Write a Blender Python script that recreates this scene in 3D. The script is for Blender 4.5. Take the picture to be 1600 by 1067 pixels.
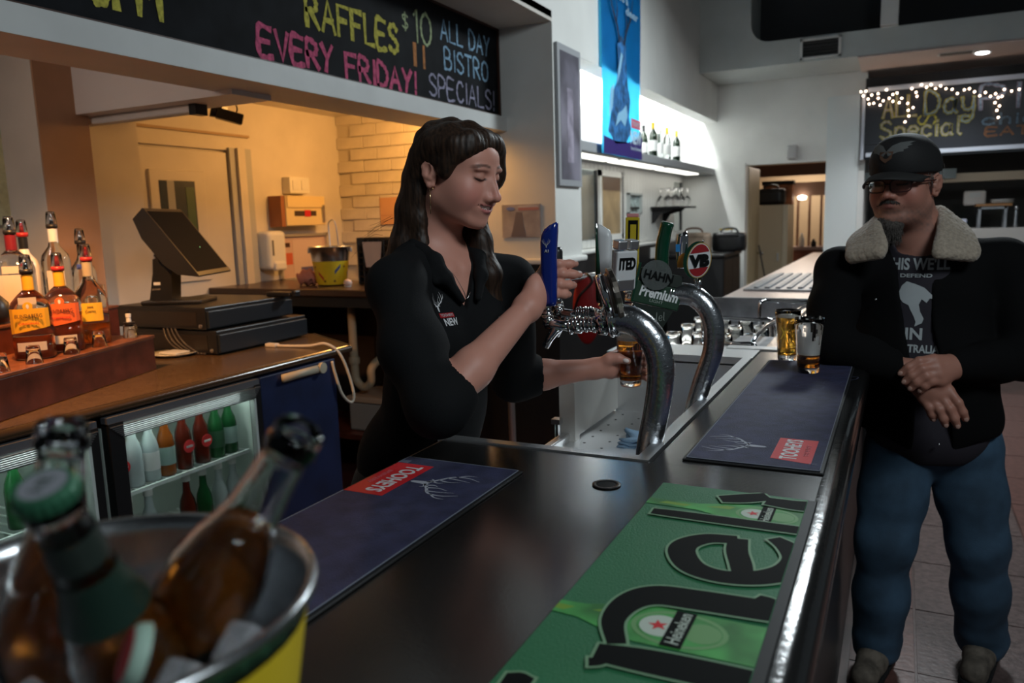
import bpy, bmesh, math, random
import numpy as np
from mathutils import Vector, Matrix, Euler
random.seed(7)
for o in list(bpy.data.objects): bpy.data.objects.remove(o)
SC = bpy.context.scene
COL = SC.collection
R = math.radians
# ---------------------------------------------------------------- camera
cd = bpy.data.cameras.new('camera'); cam = bpy.data.objects.new('camera', cd); COL.objects.link(cam)
yaw, pitch, roll = R(26.41), R(8.78), R(-1.70)
fw = Vector((-math.sin(yaw)*math.cos(pitch), math.cos(yaw)*math.cos(pitch), -math.sin(pitch)))
rt = Vector((math.cos(yaw), math.sin(yaw), 0)); up = rt.cross(fw)
rt2 = math.cos(roll)*rt + math.sin(roll)*up; up2 = -math.sin(roll)*rt + math.cos(roll)*up
m = Matrix((rt2, up2, -fw)).transposed().to_4x4(); m.translation = (0, 0, 1.5)
cam.matrix_world = m
cd.sensor_width = 36; cd.lens = 1220/1600*36; cd.clip_start = 0.05
cd.dof.use_dof = True; cd.dof.focus_distance = 1.6; cd.dof.aperture_fstop = 4.6
SC.camera = cam
# ---------------------------------------------------------------- world, exposure
w = bpy.data.worlds.new('dim_room'); SC.world = w; w.use_nodes = True
w.node_tree.nodes['Background'].inputs[0].default_value = (0.75, 0.9, 1.0, 1)
w.node_tree.nodes['Background'].inputs[1].default_value = 0.045
SC.view_settings.view_transform = 'Standard'; SC.view_settings.look = 'None'
SC.view_settings.gamma = 1; SC.view_settings.use_curve_mapping = False
SC.view_settings.exposure = 0.0
def light(kind, name, loc, energy, col, size=0.3, size_y=None, target=None, spot=None):
    l = bpy.data.lights.new(name, kind); l.energy = energy; l.color = col
    if kind == 'AREA':
        l.size = size
        if size_y: l.shape = 'RECTANGLE'; l.size_y = size_y
    else: l.shadow_soft_size = size
    if kind == 'SPOT' and spot: l.spot_size = R(spot); l.spot_blend = 0.6
    o = bpy.data.objects.new(name, l); COL.objects.link(o); o.location = loc
    if target is not None:
        o.rotation_euler = (Vector(target)-Vector(loc)).to_track_quat('-Z', 'Y').to_euler()
    return o
WARM = (1.0, 0.47, 0.12); COOL = (0.86, 0.96, 1.0); PINK = (1.0, 0.74, 0.6)
# the public room's dim ceiling lamps, behind and beside the camera
light('AREA', 'room_ceiling_light', (1.5, 0.2, 3.2), 40, COOL, 1.2, 0.6, target=(-0.6, 1.6, 1.0))
light('AREA', 'room_ceiling_light_far', (0.1, 5.6, 3.3), 85, COOL, 0.6, 0.6, target=(-0.6, 4.8, 0))
# warm lamp in the back room, fixed to the ceiling behind the beam
light('POINT', 'back_room_lamp', (-2.75, 4.25, 2.16), 27, WARM, 0.08)
light('SPOT', 'bottle_spotlight', (-2.26, 1.40, 2.03), 95, (1.0, 0.45, 0.13), 0.03, target=(-2.62, 1.75, 1.15), spot=95)
light('POINT', 'back_bar_fill_light', (-2.9, 1.05, 2.2), 7, (1, 0.80, 0.70), 0.06)  # unseen lamp added to brighten the pillar and cross beam
# fluorescent tubes of the niche over the wine shelf, hidden behind the upper wall
light('AREA', 'niche_tube_light', (-2.12, 7.0, 2.635), 6, (0.95, 1.0, 1.0), 4.0, 0.1, target=(-2.22, 7.0, 2.2)).rotation_euler = (R(2), 0, R(90))
light('AREA', 'under_shelf_light', (-2.1, 7.0, 1.945), 9, (1, 0.98, 0.9), 4.0, 0.06).rotation_euler = (0, 0, R(90))
light('SPOT', 'kitchen_downlight', (0.35, 8.2, 2.84), 60, (0.95, 0.97, 1.0), 0.05, target=(0.35, 8.5, 0), spot=120)
light('AREA', 'kitchen_light', (-1.2, 11.6, 2.3), 30, (1, 0.85, 0.7), 0.8, target=(-1.2, 11.2, 0))
# ---------------------------------------------------------------- helpers
MATS = {}
def mat(name, col=(.5,.5,.5), rough=0.5, metal=0.0, noise=None, bump=None, trans=0.0, ior=1.45, emit=None, estr=1.0,
        coat=0.0, alpha=1.0, spec=None, sub=0.0, sheen=0.0):
    """noise=(scale, amount, detail), bump=(scale, strength)"""
    if name in MATS: return MATS[name]
    mt = bpy.data.materials.new(name); mt.use_nodes = True; nt = mt.node_tree; b = nt.nodes['Principled BSDF']
    b.inputs['Base Color'].default_value = (*col, 1); b.inputs['Roughness'].default_value = rough
    b.inputs['Metallic'].default_value = metal; b.inputs['IOR'].default_value = ior
    b.inputs['Transmission Weight'].default_value = trans; b.inputs['Coat Weight'].default_value = coat
    b.inputs['Alpha'].default_value = alpha
    if spec is not None: b.inputs['Specular IOR Level'].default_value = spec
    if sub: b.inputs['Subsurface Weight'].default_value = sub; b.inputs['Subsurface Radius'].default_value = (.012,.005,.003); b.inputs['Subsurface Scale'].default_value = 1
    if sheen: b.inputs['Sheen Weight'].default_value = sheen
    if emit: b.inputs['Emission Color'].default_value = (*emit, 1); b.inputs['Emission Strength'].default_value = estr
    tc = nt.nodes.new('ShaderNodeTexCoord')
    if noise:
        n = nt.nodes.new('ShaderNodeTexNoise'); n.inputs['Scale'].default_value = noise[0]; n.inputs['Detail'].default_value = noise[2] if len(noise) > 2 else 4
        nt.links.new(tc.outputs['Object'], n.inputs['Vector'])
        r = nt.nodes.new('ShaderNodeMixRGB'); r.blend_type = 'MIX'
        k = noise[1]
        r.inputs[1].default_value = tuple(max(0, c*(1-k)) for c in col)+(1,)
        r.inputs[2].default_value = tuple(min(1, c*(1+k)) for c in col)+(1,)
        cr = nt.nodes.new('ShaderNodeValToRGB'); cr.color_ramp.elements[0].position = .35; cr.color_ramp.elements[1].position = .65
        nt.links.new(n.outputs['Fac'], cr.inputs['Fac']); nt.links.new(cr.outputs['Color'], r.inputs[0])
        nt.links.new(r.outputs[0], b.inputs['Base Color'])
    if bump:
        n = nt.nodes.new('ShaderNodeTexNoise'); n.inputs['Scale'].default_value = bump[0]; n.inputs['Detail'].default_value = 3
        nt.links.new(tc.outputs['Object'], n.inputs['Vector'])
        bp = nt.nodes.new('ShaderNodeBump'); bp.inputs['Strength'].default_value = bump[1]; bp.inputs['Distance'].default_value = bump[2] if len(bump) > 2 else 0.004
        nt.links.new(n.outputs['Fac'], bp.inputs['Height']); nt.links.new(bp.outputs['Normal'], b.inputs['Normal'])
    MATS[name] = mt
    return mt
def vmat(name, rough=.5, attr='Col', bump=None, sub=0.0, spec=None):
    mt = mat(name, (1,1,1), rough, bump=bump, sub=sub, spec=spec); nt = mt.node_tree
    a = nt.nodes.new('ShaderNodeVertexColor'); a.layer_name = attr
    nt.links.new(a.outputs['Color'], nt.nodes['Principled BSDF'].inputs['Base Color'])
    return mt
def obj(name, bm, m, parent=None, smooth=False, loc=None, rot=None, kind=None):
    if isinstance(bm, bmesh.types.BMesh):
        me = bpy.data.meshes.new(name); bm.to_mesh(me); bm.free()
    else: me = bm
    ms = m if isinstance(m, (list, tuple)) else [m]
    for x in ms: me.materials.append(x)
    if smooth: me.shade_smooth()
    o = bpy.data.objects.new(name, me); COL.objects.link(o)
    if parent: o.parent = parent
    if loc is not None: o.location = loc
    if rot is not None: o.rotation_euler = rot
    if kind: o['kind'] = kind
    return o
def empty(name, label, cat, loc=(0,0,0), rot=(0,0,0), group=None):
    o = bpy.data.objects.new(name, None); COL.objects.link(o); o.location = loc; o.rotation_euler = rot
    o.empty_display_size = 0.05
    return tag(o, label, cat, group)
def tag(o, label, cat, group=None):
    o['label'] = label; o['category'] = cat
    if group: o['group'] = group
    return o
def struct(name, bm, m, parent=None, **k):
    return obj(name, bm, m, parent, kind=None if parent else 'structure', **k)
def copy_tree(o, parent=None):
    c = o.copy(); COL.objects.link(c)
    if parent: c.parent = parent
    for ch in list(o.children): copy_tree(ch, c)
    return c
def box(x0, x1, y0, y1, z0, z1, bm=None, bev=0.0, seg=2):
    bm = bm or bmesh.new()
    vs = [bm.verts.new((x, y, z)) for x in (x0, x1) for y in (y0, y1) for z in (z0, z1)]
    fs = [bm.faces.new([vs[i] for i in f]) for f in ((0,1,3,2),(4,6,7,5),(0,4,5,1),(2,3,7,6),(0,2,6,4),(1,5,7,3))]
    if bev:
        es = list({e for f in fs for e in f.edges})
        bmesh.ops.bevel(bm, geom=es, offset=bev, segments=seg, affect='EDGES', profile=.5)
    return bm
def prism(poly, z0, z1, bm=None, bev=0.0):
    """poly: xy outline, extruded in z"""
    bm = bm or bmesh.new()
    a = [bm.verts.new((p[0], p[1], z0)) for p in poly]; b = [bm.verts.new((p[0], p[1], z1)) for p in poly]
    n = len(poly)
    fs = [bm.faces.new(a[::-1]), bm.faces.new(b)]
    for i in range(n): fs.append(bm.faces.new((a[i], a[(i+1) % n], b[(i+1) % n], b[i])))
    bmesh.ops.recalc_face_normals(bm, faces=fs)
    if bev:
        es = [e for e in fs[1].edges]
        bmesh.ops.bevel(bm, geom=es, offset=bev, segments=2, affect='EDGES')
    return bm
def lathe(prof, n=24, bm=None, M=None, cap=True):
    """prof: [(r,z)...] from bottom to top"""
    bm = bm or bmesh.new(); rings = []; new = []
    for r, z in prof:
        if r < 1e-6: rings.append([bm.verts.new((0, 0, z))])
        else: rings.append([bm.verts.new((r*math.cos(2*math.pi*i/n), r*math.sin(2*math.pi*i/n), z)) for i in range(n)])
        new += rings[-1]
    for a, b in zip(rings, rings[1:]):
        for i in range(n):
            j = (i+1) % n
            if len(a) == 1 and len(b) == 1: continue
            if len(a) == 1: bm.faces.new((a[0], b[j], b[i]))
            elif len(b) == 1: bm.faces.new((a[i], a[j], b[0]))
            else: bm.faces.new((a[i], a[j], b[j], b[i]))
    if cap:
        if len(rings[0]) > 1: bm.faces.new(rings[0][::-1])
        if len(rings[-1]) > 1: bm.faces.new(rings[-1])
    if M is not None: bmesh.ops.transform(bm, matrix=M, verts=new)
    return bm
def tube(pts, r, n=10, bm=None, closed=False, cap=True):
    """pts list of points, r radius or list"""
    bm = bm or bmesh.new(); P = [Vector(p) for p in pts]; N = len(P)
    rr = r if isinstance(r, (list, tuple)) else [r]*N
    rings = []; prev = None
    for i in range(N):
        if closed: t = (P[(i+1) % N]-P[i-1])
        else: t = P[min(i+1, N-1)]-P[max(i-1, 0)]
        t.normalize()
        if prev is None:
            u = t.orthogonal().normalized()
        else:
            u = prev - t*prev.dot(t)
            u = u.normalized() if u.length > 1e-6 else t.orthogonal().normalized()
        prev = u; v = t.cross(u)
        rings.append([bm.verts.new(P[i]+rr[i]*(math.cos(2*math.pi*k/n)*u+math.sin(2*math.pi*k/n)*v)) for k in range(n)])
    M = N if closed else N-1
    for i in range(M):
        a, b = rings[i], rings[(i+1) % N]
        for k in range(n): bm.faces.new((a[k], a[(k+1) % n], b[(k+1) % n], b[k]))
    if cap and not closed: bm.faces.new(rings[0][::-1]); bm.faces.new(rings[-1])
    return bm
def smooth_path(pts, n=8):
    """Catmull-Rom through pts"""
    P = [np.array(p, float) for p in pts]; P = [2*P[0]-P[1]]+P+[2*P[-1]-P[-2]]; out = []
    for i in range(1, len(P)-2):
        for t in np.linspace(0, 1, n, endpoint=False):
            a, b, c, d = P[i-1:i+3]
            out.append(.5*((2*b)+(c-a)*t+(2*a-5*b+4*c-d)*t*t+(3*b-a-3*c+d)*t**3))
    out.append(P[-2]); return [tuple(x) for x in out]
def xf(bm, M): bmesh.ops.transform(bm, matrix=M, verts=bm.verts); return bm
def T(x, y, z): return Matrix.Translation((x, y, z))
def RX(a): return Matrix.Rotation(R(a), 4, 'X')
def RY(a): return Matrix.Rotation(R(a), 4, 'Y')
def RZ(a): return Matrix.Rotation(R(a), 4, 'Z')
def plane_M(origin, xdir, ydir):
    x = Vector(xdir).normalized(); y = Vector(ydir).normalized(); z = x.cross(y)
    M = Matrix((x, y, z)).transposed().to_4x4(); M.translation = origin; return M
def text(s, size, M, m, parent, name='lettering', width=None, bold=0.0, ext=0.0006, shear=0.0, align='CENTER', height=None, spacing=1.0):
    """flat lettering; fitted to width / height, placed by matrix M (x = reading direction, y = up)"""
    c = bpy.data.curves.new(name, 'FONT'); c.body = s; c.size = size; c.extrude = ext; c.offset = bold; c.shear = shear
    c.align_x = align; c.align_y = 'CENTER'; c.resolution_u = 3; c.space_character = spacing
    o = bpy.data.objects.new('tmp', c); COL.objects.link(o); bpy.context.view_layer.update()
    me = bpy.data.meshes.new_from_object(o.evaluated_get(bpy.context.evaluated_depsgraph_get()))
    bpy.data.objects.remove(o); bpy.data.curves.remove(c)
    me.name = name
    co = np.array([v.co[:] for v in me.vertices])
    if len(co):
        lo, hi = co.min(0), co.max(0); ctr = (lo+hi)/2
        sx = width/(hi[0]-lo[0]) if width else 1
        sy = height/(hi[1]-lo[1]) if height else (sx if width else 1)
        if not width and height: sx = sy
        S = Matrix.Diagonal((sx, sy, 1, 1)); off = -ctr.copy(); off[2] = 0
        if align == 'LEFT': off[0] = -lo[0]
        me.transform(M @ S @ Matrix.Translation(off))
    return obj(name, me, m, parent)
# a small brush alphabet: strokes on a unit box (x 0-.7, y 0-1)
GL = {
'A': [[(0,0),(.33,1),(.66,0)],[(.13,.36),(.55,.36)]], 'B': [[(0,0),(0,1),(.4,.95),(.48,.75),(.38,.56),(0,.52)],[(.36,.54),(.58,.4),(.56,.14),(.4,.02),(0,0)]],
'C': [[(.58,.82),(.4,1),(.15,.9),(.02,.5),(.15,.1),(.4,0),(.6,.16)]], 'D': [[(0,0),(0,1),(.35,.95),(.58,.7),(.6,.35),(.4,.07),(0,0)]],
'E': [[(.55,1),(0,1),(0,0),(.58,0)],[(0,.52),(.45,.52)]], 'F': [[(.58,1),(0,1),(0,0)],[(0,.52),(.45,.52)]], 'I': [[(.1,0),(.1,1)]],
'L': [[(0,1),(0,0),(.55,0)]], 'M': [[(0,0),(.08,1),(.38,.35),(.68,1),(.76,0)]], 'N': [[(0,0),(0,1),(.55,0),(.55,1)]],
'O': [[(.3,1),(.08,.85),(0,.5),(.08,.15),(.3,0),(.54,.15),(.62,.5),(.54,.85),(.3,1)]], 'P': [[(0,0),(0,1),(.42,.95),(.55,.75),(.42,.5),(0,.45)]],
'R': [[(0,0),(0,1),(.42,.95),(.52,.76),(.42,.55),(0,.5)],[(.2,.5),(.6,0)]], 'S': [[(.55,.85),(.35,1),(.1,.9),(.06,.68),(.3,.52),(.55,.36),(.54,.12),(.28,0),(.02,.14)]],
'T': [[(0,1),(.62,1)],[(.31,1),(.31,0)]], 'V': [[(0,1),(.3,0),(.6,1)]], 'Y': [[(0,1),(.3,.5)],[(.6,1),(.3,.5),(.2,0)]], '!': [[(.12,1),(.1,.3)],[(.09,.1),(.09,0)]],
'1': [[(0,.8),(.15,1),(.15,0)]], '0': [[(.28,1),(.06,.8),(0,.5),(.06,.2),(.28,0),(.5,.2),(.56,.5),(.5,.8),(.28,1)]],
'3': [[(.02,.9),(.3,1),(.5,.8),(.25,.55),(.52,.35),(.45,.08),(.2,0),(0,.12)]], '5': [[(.5,1),(.08,1),(.05,.58),(.35,.62),(.54,.4),(.45,.1),(.2,0),(0,.1)]],
':': [[(.08,.7),(.08,.6)],[(.08,.2),(.08,.1)]], '$': [[(.5,.82),(.28,.92),(.05,.72),(.5,.32),(.28,.1),(.02,.2)],[(.28,1.05),(.28,-.05)]],
'a': [[(.48,.55),(.25,.62),(.04,.42),(.06,.1),(.25,0),(.46,.16),(.5,.6),(.48,.1),(.58,0)]], 'y': [[(0,.62),(.06,.2),(.25,.08),(.45,.2),(.5,.62)],[(.5,.5),(.48,-.15),(.3,-.42),(.02,-.38),(.05,-.18),(.3,-.2)]],
'p': [[(.05,.6),(.05,-.4)],[(.05,.42),(.25,.62),(.5,.5),(.5,.15),(.28,0),(.05,.12)]], 'e': [[(.04,.32),(.5,.34),(.44,.56),(.24,.62),(.04,.42),(.06,.12),(.26,0),(.5,.1)]],
'c': [[(.48,.5),(.28,.62),(.05,.45),(.05,.14),(.25,0),(.5,.1)]], 'i': [[(.08,.6),(.08,0)],[(.08,.86),(.09,.8)]], 'l': [[(.08,1),(.06,.1),(.2,0)]],
'h': [[(.04,1),(.04,0)],[(.04,.4),(.22,.6),(.4,.5),(.42,0)]], ' ': [], '-': [[(0,.5),(.3,.5)]]}
def brush(s, M, m, parent, w, h, thick, name='chalk_lettering', gap=.22, z=0.001, m2=None, bump=0.0):
    """hand-painted lettering: ribbon strokes along each glyph, fitted to w x h"""
    strokes = []; x = 0
    for ch in s:
        g = GL[ch]; wd = max([p[0] for st in g for p in st], default=.3)
        for st in g: strokes.append([(x+p[0], p[1]) for p in st])
        x += wd+gap
    tot = max(x-gap, .01); sx = w/tot
    bm = bmesh.new()
    for st in strokes:
        P = [(p[0]*sx, p[1]*h, 0) for p in st]
        if len(P) > 3: P = smooth_path(P, 5)
        P = [Vector(p) for p in P]; L = []; Rr = []
        for i, p in enumerate(P):
            t = (P[min(i+1, len(P)-1)]-P[max(i-1, 0)]).normalized(); nrm = Vector((-t.y, t.x, 0))
            tk = thick*(.42+.13*math.sin(i*1.7+p.x*40))
            if i == 0: p = p-t*thick*.3
            if i == len(P)-1: p = p+t*thick*.3
            L.append(bm.verts.new((p+nrm*tk)+Vector((0, 0, z)))); Rr.append(bm.verts.new((p-nrm*tk)+Vector((0, 0, z))))
        for i in range(len(P)-1): bm.faces.new((Rr[i], Rr[i+1], L[i+1], L[i]))
        z += 0.00004
    xf(bm, M)
    return obj(name, bm, m, parent)
# ================================================================ materials of the place
M_cream = mat('cream_paint', (.62,.58,.52), .6, noise=(3,.06), bump=(60,.06))
M_white = mat('white_paint', (.72,.72,.69), .55, noise=(2.5,.05), bump=(50,.05))
M_tan = mat('tan_brown', (.42,.24,.14), .6, noise=(4,.08))
M_brick = mat('painted_brick', (.60,.55,.46), .6, noise=(9,.08), bump=(70,.2))
M_ceil = mat('dark_ceiling', (.035,.037,.04), .8)
M_bar = mat('black_speckled_laminate', (.010,.0092,.0085), .24, noise=(420,.7,2), bump=(230,.2,.0005), coat=1.0)
_b = M_bar.node_tree.nodes['Principled BSDF']; _b.inputs['Coat Roughness'].default_value = .2; _b.inputs['Coat IOR'].default_value = 1.6; M_bar.node_tree.links.new(M_bar.node_tree.nodes['Bump'].outputs[0], _b.inputs['Coat Normal'])
M_barp = mat('bar_front_panel', (.02,.02,.021), .35)
M_back = mat('brown_laminate', (.085,.05,.025), .25, noise=(220,.55,2), bump=(90,.1))
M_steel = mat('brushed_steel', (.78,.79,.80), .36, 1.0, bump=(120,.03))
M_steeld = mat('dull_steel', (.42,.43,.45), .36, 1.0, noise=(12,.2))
M_chrome = mat('chrome', (.72,.73,.75), .10, 1.0)
M_black = mat('black_plastic', (.012,.012,.013), .35)
M_blackm = mat('matt_black', (.008,.008,.009), .7)
M_navy = mat('navy_panel', (.006,.014,.055), .5, noise=(8,.2))
M_floor = mat('red_brown_floor', (.070,.034,.028), .4, noise=(5,.3), bump=(30,.2))
M_tile = mat('grey_brown_tile', (.12,.083,.078), .3, noise=(40,.25), bump=(60,.25))
M_glass = mat('clear_glass', (1,1,1), .02, trans=1.0, ior=1.45)
M_darkw = mat('dark_wood', (.10,.022,.012), .35, noise=(14,.3))
M_wood = mat('tan_wood', (.42,.28,.16), .5, noise=(7,.2))
M_dark = mat('dark_recess', (.02,.02,.02), .8)
M_paper = mat('white_paper', (.7,.7,.68), .7)
M_lamp = mat('lit_diffuser', (1,1,1), .5, emit=(1,.99,.93), estr=3.0)
# ================================================================ floor
fl = struct('floor', box(-5, 6, -2.5, 14, -.1, 0), M_floor)
k = 0
for iy in range(16):
    y0 = 1.2+iy*.46
    for x0, x1, mm in ((-.094, .104, 0), (.112, .56, 1), (.568, 1.02, 0)):
        if iy > 12: continue
        o = obj('floor_tile', box(x0, x1, y0+.10, y0+.552, 0, .002+.001*random.random(), bev=.0008, seg=1), M_tile if mm else mat('red_tile', (.13,.06,.05), .35, noise=(30,.2), bump=(50,.2)), fl)
# ================================================================ walls of the back room
XL, YB = -3.8, 4.8
wl = struct('wall_back_left', box(XL-.12, XL, -1, YB+.1, 0, 2.3), M_cream)
bk = struct('wall_brick', box(XL-.1, -2.26, YB+.02, YB+.2, 0, 2.3), mat('mortar', (.57,.52,.43), .8))
# painted bricks in running bond
bmk = box(-.1175, .1175, -.02, 0.007, -.0405, .0405, bev=.003, seg=1); me_b = bpy.data.meshes.new('brick'); bmk.to_mesh(me_b); bmk.free(); me_b.materials.append(M_brick)
nb = 0
for r_ in range(9, 27):
    z = .0375+.086*r_
    for c_ in range(0, 8):
        x = XL+.12+.24*c_+(.12 if r_ % 2 else 0)
        if x > -2.36 or z > 2.28: continue
        o = bpy.data.objects.new('brick', me_b); COL.objects.link(o); o.parent = bk
        o.location = (x, YB+.021, z); o.scale = (1, random.uniform(.8, 1.15), 1); nb += 1
struct('ceiling_back_room', box(XL-.1, -2.5, -1, YB+.2, 2.3, 2.36), M_cream)
# beam carrying the blackboard, its soffit and the opening under it
struct('wall_beam', box(-2.50, -2.215, -1, 4.48, 2.05, 2.135), mat('beam_paint', (.60,.61,.60), .5, noise=(4,.05)))
struct('wall_beam_upper', box(-2.50, -2.275, -1, 4.48, 2.135, 2.70), M_cream)
struct('ceiling_soffit', box(-2.5, -1.9, -1, 4.48, 2.66, 2.72), M_cream)
struct('wall_upper_front', box(-2.05, -1.9, -1, 4.48, 2.68, 4.0), M_white)
# column between bar opening and niche
struct('wall_column', box(-2.6, -1.9, 4.48, 4.92, 0, 4.0), M_white)
struct('trim_1', box(-2.62, -1.87, 4.445, 4.95, 1.225, 1.262, bev=.012), M_white)
struct('wall_column_base', box(-2.61, -1.885, 4.47, 4.93, 0, 1.226), mat('black_skirting', (.012,.012,.013), .4))
# cross beam with its white face, and pillars at far left
struct('wall_cross_beam', box(XL, -2.40, 2.40, 2.62, 2.03, 2.3), mat('bright_white', (.8,.78,.76), .5))
struct('wall_pier_back', box(XL, -3.62, 2.62, 2.93, 0, 2.3), M_cream)
struct('wall_pier_side', box(-3.62, -3.36, 2.22, 2.30, 0, 2.3), [M_cream])
struct('wall_pier_side_tan', box(-3.36, -3.35, 2.222, 2.46, 0, 2.3), M_tan)  # thin tan-brown skin on one side of the cream pier
struct('wall_pier_rear', box(-3.62, -3.36, 2.30, 2.40, 0, 2.3), M_tan)
struct('trim_2', box(XL, XL+.03, 2.93, 3.9, 1.985, 2.005), M_cream)
struct('trim_3', box(XL, XL+.02, 2.93, 3.9, 2.075, 2.09), mat('tan_trim', (.4,.28,.16), .6))
# ================================================================ niche, upper wall, far wall
struct('wall_upper_banner', box(-2.05, -1.9, 4.92, 9.2, 2.53, 4.2), M_white)
struct('wall_niche_back', box(-2.42, -2.30, 4.9, 9.2, 0, 2.7), mat('niche_white', (.8,.8,.78), .5))
struct('ceiling_niche', box(-2.3, -1.95, 4.92, 9.2, 2.66, 2.7), M_white)
struct('wall_niche_panel', box(-2.3, -2.285, 4.92, 9.2, 1.26, 1.95), mat('grooved_panel', (.66,.66,.63), .5))

pm = box(-.006, .0, -.046, .046, 0, .69, bev=.003, seg=1); me_p = bpy.data.meshes.new('panel_board'); pm.to_mesh(me_p); pm.free(); me_p.materials.append(MATS['grooved_panel'])
np_ = bpy.data.objects['wall_niche_panel']
for i in range(44):   # vertical grooved boards of the niche
    o = bpy.data.objects.new('panel_board', me_p); COL.objects.link(o); o.parent = np_
    o.rotation_euler = (0, 0, math.pi); o.location = (-2.285, 4.98+.098*i, 1.26)
struct('trim_4', box(-2.31, -1.92, 4.92, 9.2, 1.95, 2.02, bev=.006), mat('grey_shelf', (.36,.37,.38), .5))      # the wine shelf
struct('trim_5', box(-2.3, -2.18, 4.92, 9.2, 1.225, 1.255, bev=.01), M_white)                                     # white ledge
struct('wall_niche_base', box(-2.31, -2.2, 4.92, 9.2, 0, 1.226), MATS['black_skirting'])
for i, (y0, y1) in enumerate(((4.95, 5.95), (6.08, 7.28), (7.45, 8.7))):
    struct('trim_%d' % (6+i), box(-2.12, -1.99, y0, y1, 1.938, 1.95, bev=.004), mat('shelf_lamp', (1,1,1), .5, emit=(1,.98,.88), estr=2.2))
for y0 in (5.0, 6.4, 7.8):
    t_ = empty('fluorescent_tube', ('nearest', 'middle', 'farthest')[int((y0-5)/1.4+.1)]+' fluorescent tube of the three hidden behind the upper wall over the wine shelf', 'light', (-2.09, y0, 2.642)); obj('lamp_tube', tube([(0,.04,0),(0,1.26,0)], .013, 10), mat('tube_glow', (1,1,1), .5, emit=(.95,1,1), estr=170), t_); obj('end_socket', box(-.02,.02,0,.04,-.02,.018), M_white, t_); obj('end_socket', box(-.02,.02,1.26,1.30,-.02,.018), M_white, t_)
# far wall with its door opening
fw_ = struct('wall_far', box(-2.4, -1.60, 9.2, 9.34, 0, 2.95), M_white)
struct('wall_far_over_door', box(-1.60, -.735, 9.2, 9.34, 2.035, 2.95), M_white)
struct('wall_far_right', box(-.735, -.36, 9.2, 9.34, 0, 2.95), M_white)
struct('wall_pier_far', box(-.735, -.42, 9.13, 9.2, 0, 2.69), mat('pale_paint', (.66,.71,.71), .5))
struct('trim_9', box(-1.615, -1.575, 9.17, 9.36, 0, 2.06), M_white)
struct('wall_bulkhead', box(-2.0, 3, 8.317, 9.2, 2.93, 3.16), mat('bulkhead_paint', (.50,.53,.51), .6, noise=(3,.05)))
struct('wall_bulkhead_upper', box(-2.0, -1.40, 8.317, 9.2, 3.16, 4.2), MATS['bulkhead_paint'])
struct('wall_bulkhead_beam', box(-.235, -.09, 8.2, 9.0, 3.16, 4.2), M_white)
struct('ceiling_void', box(-1.5, 3, 8.9, 9.2, 3.16, 4.2), M_ceil)
struct('ceiling', box(-1.9, 6, -3, 9.4, 4.0, 4.1), M_ceil)
struct('trim_10', box(-.9, -.899, 8.312, 8.33, 2.93, 3.16), M_dark)
bm = bmesh.new()    # rounded corner at the left end of the dark opening
poly = [(-1.40, 3.16), (-1.22, 3.16)] + [(-1.22-.18*math.sin(a), 3.34-.18*math.cos(a)) for a in np.linspace(0, math.pi/2, 7)]
prism(poly, 0, .3, bm); xf(bm, Matrix.Translation((0, 8.62, 0)) @ RX(90)); struct('trim_11', bm, MATS['bulkhead_paint'])
# kitchen alcove at far right
struct('wall_alcove_left', box(-.42, -.36, 9.34, 11, 0, 2.95), M_white)
struct('ceiling_alcove', box(-.42, 3, 8.317, 11, 2.915, 2.935), mat('alcove_ceiling', (.62,.5,.45), .5))
struct('wall_kitchen_back', box(-.4, 3, 10.6, 10.7, 0, 2.9), mat('kitchen_wall', (.05,.046,.04), .6))
struct('trim_12', box(-.36, 3, 9.45, 9.6, 1.765, 1.85), mat('cream_beam', (.62,.5,.36), .5))
struct('trim_13', box(-.36, .5, 9.40, 9.45, 1.80, 1.90), mat('grey_green', (.22,.26,.26), .5))
struct('wall_servery', box(-.36, 3, 9.5, 10.1, 0, 1.28), mat('servery', (.5,.48,.45), .5))
# room beyond the door
struct('wall_beyond', box(-4, 0, 12.3, 12.4, 0, 2.6), mat('beyond_wall', (.5,.38,.24), .6))
struct('wall_beyond_left', box(-2.6, -2.5, 9.34, 12.3, 0, 2.6), MATS['beyond_wall'])
struct('ceiling_beyond', box(-2.6, -.3, 9.34, 12.3, 2.35, 2.4), M_cream)
struct('trim_14', box(-2.5, -.4, 11.3, 11.4, 1.99, 2.14), mat('brown_beam', (.07,.03,.018), .5))
d1 = struct('door_1', box(-1.60, -1.565, 9.36, 10.12, .01, 2.03, bev=.004), mat('door_tan', (.44,.36,.22), .45, noise=(3,.08)))
bm = lathe([(.012,0),(.012,.03),(.028,.04),(.03,.06),(.02,.075),(0,.078)], 14, M=T(-1.565, 10.0, 1.02) @ RY(90))
struct('door_handle', bm, M_chrome, d1, smooth=True)
# door with its window in the back room
d2 = struct('door_2', box(XL, XL+.03, 2.98, 3.68, 0, 1.97, bev=.004), M_cream)
bm = box(XL+.03, XL+.045, 3.09, 3.48, 1.2, 1.845, bev=.004); struct('window_frame', bm, M_cream, d2)
struct('window_glass', box(XL+.045, XL+.048, 3.15, 3.40, 1.26, 1.785), mat('door_window', (.03,.04,.04), .1), d2)
struct('curtain_strip', box(XL+.048, XL+.05, 3.20, 3.25, 1.26, 1.785), mat('grey_strip', (.3,.31,.32), .5), d2)
struct('notice', box(XL+.048, XL+.05, 3.33, 3.39, 1.45, 1.75), mat('green_notice', (.03,.08,.04), .5), d2)
struct('trim_15', box(XL, XL+.05, 3.69, 3.87, 0, 2.0), mat('grey_jamb', (.42,.43,.44), .5))
struct('trim_16', box(XL, XL+.07, 3.74, 3.80, 0, 2.0), M_cream)
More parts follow.
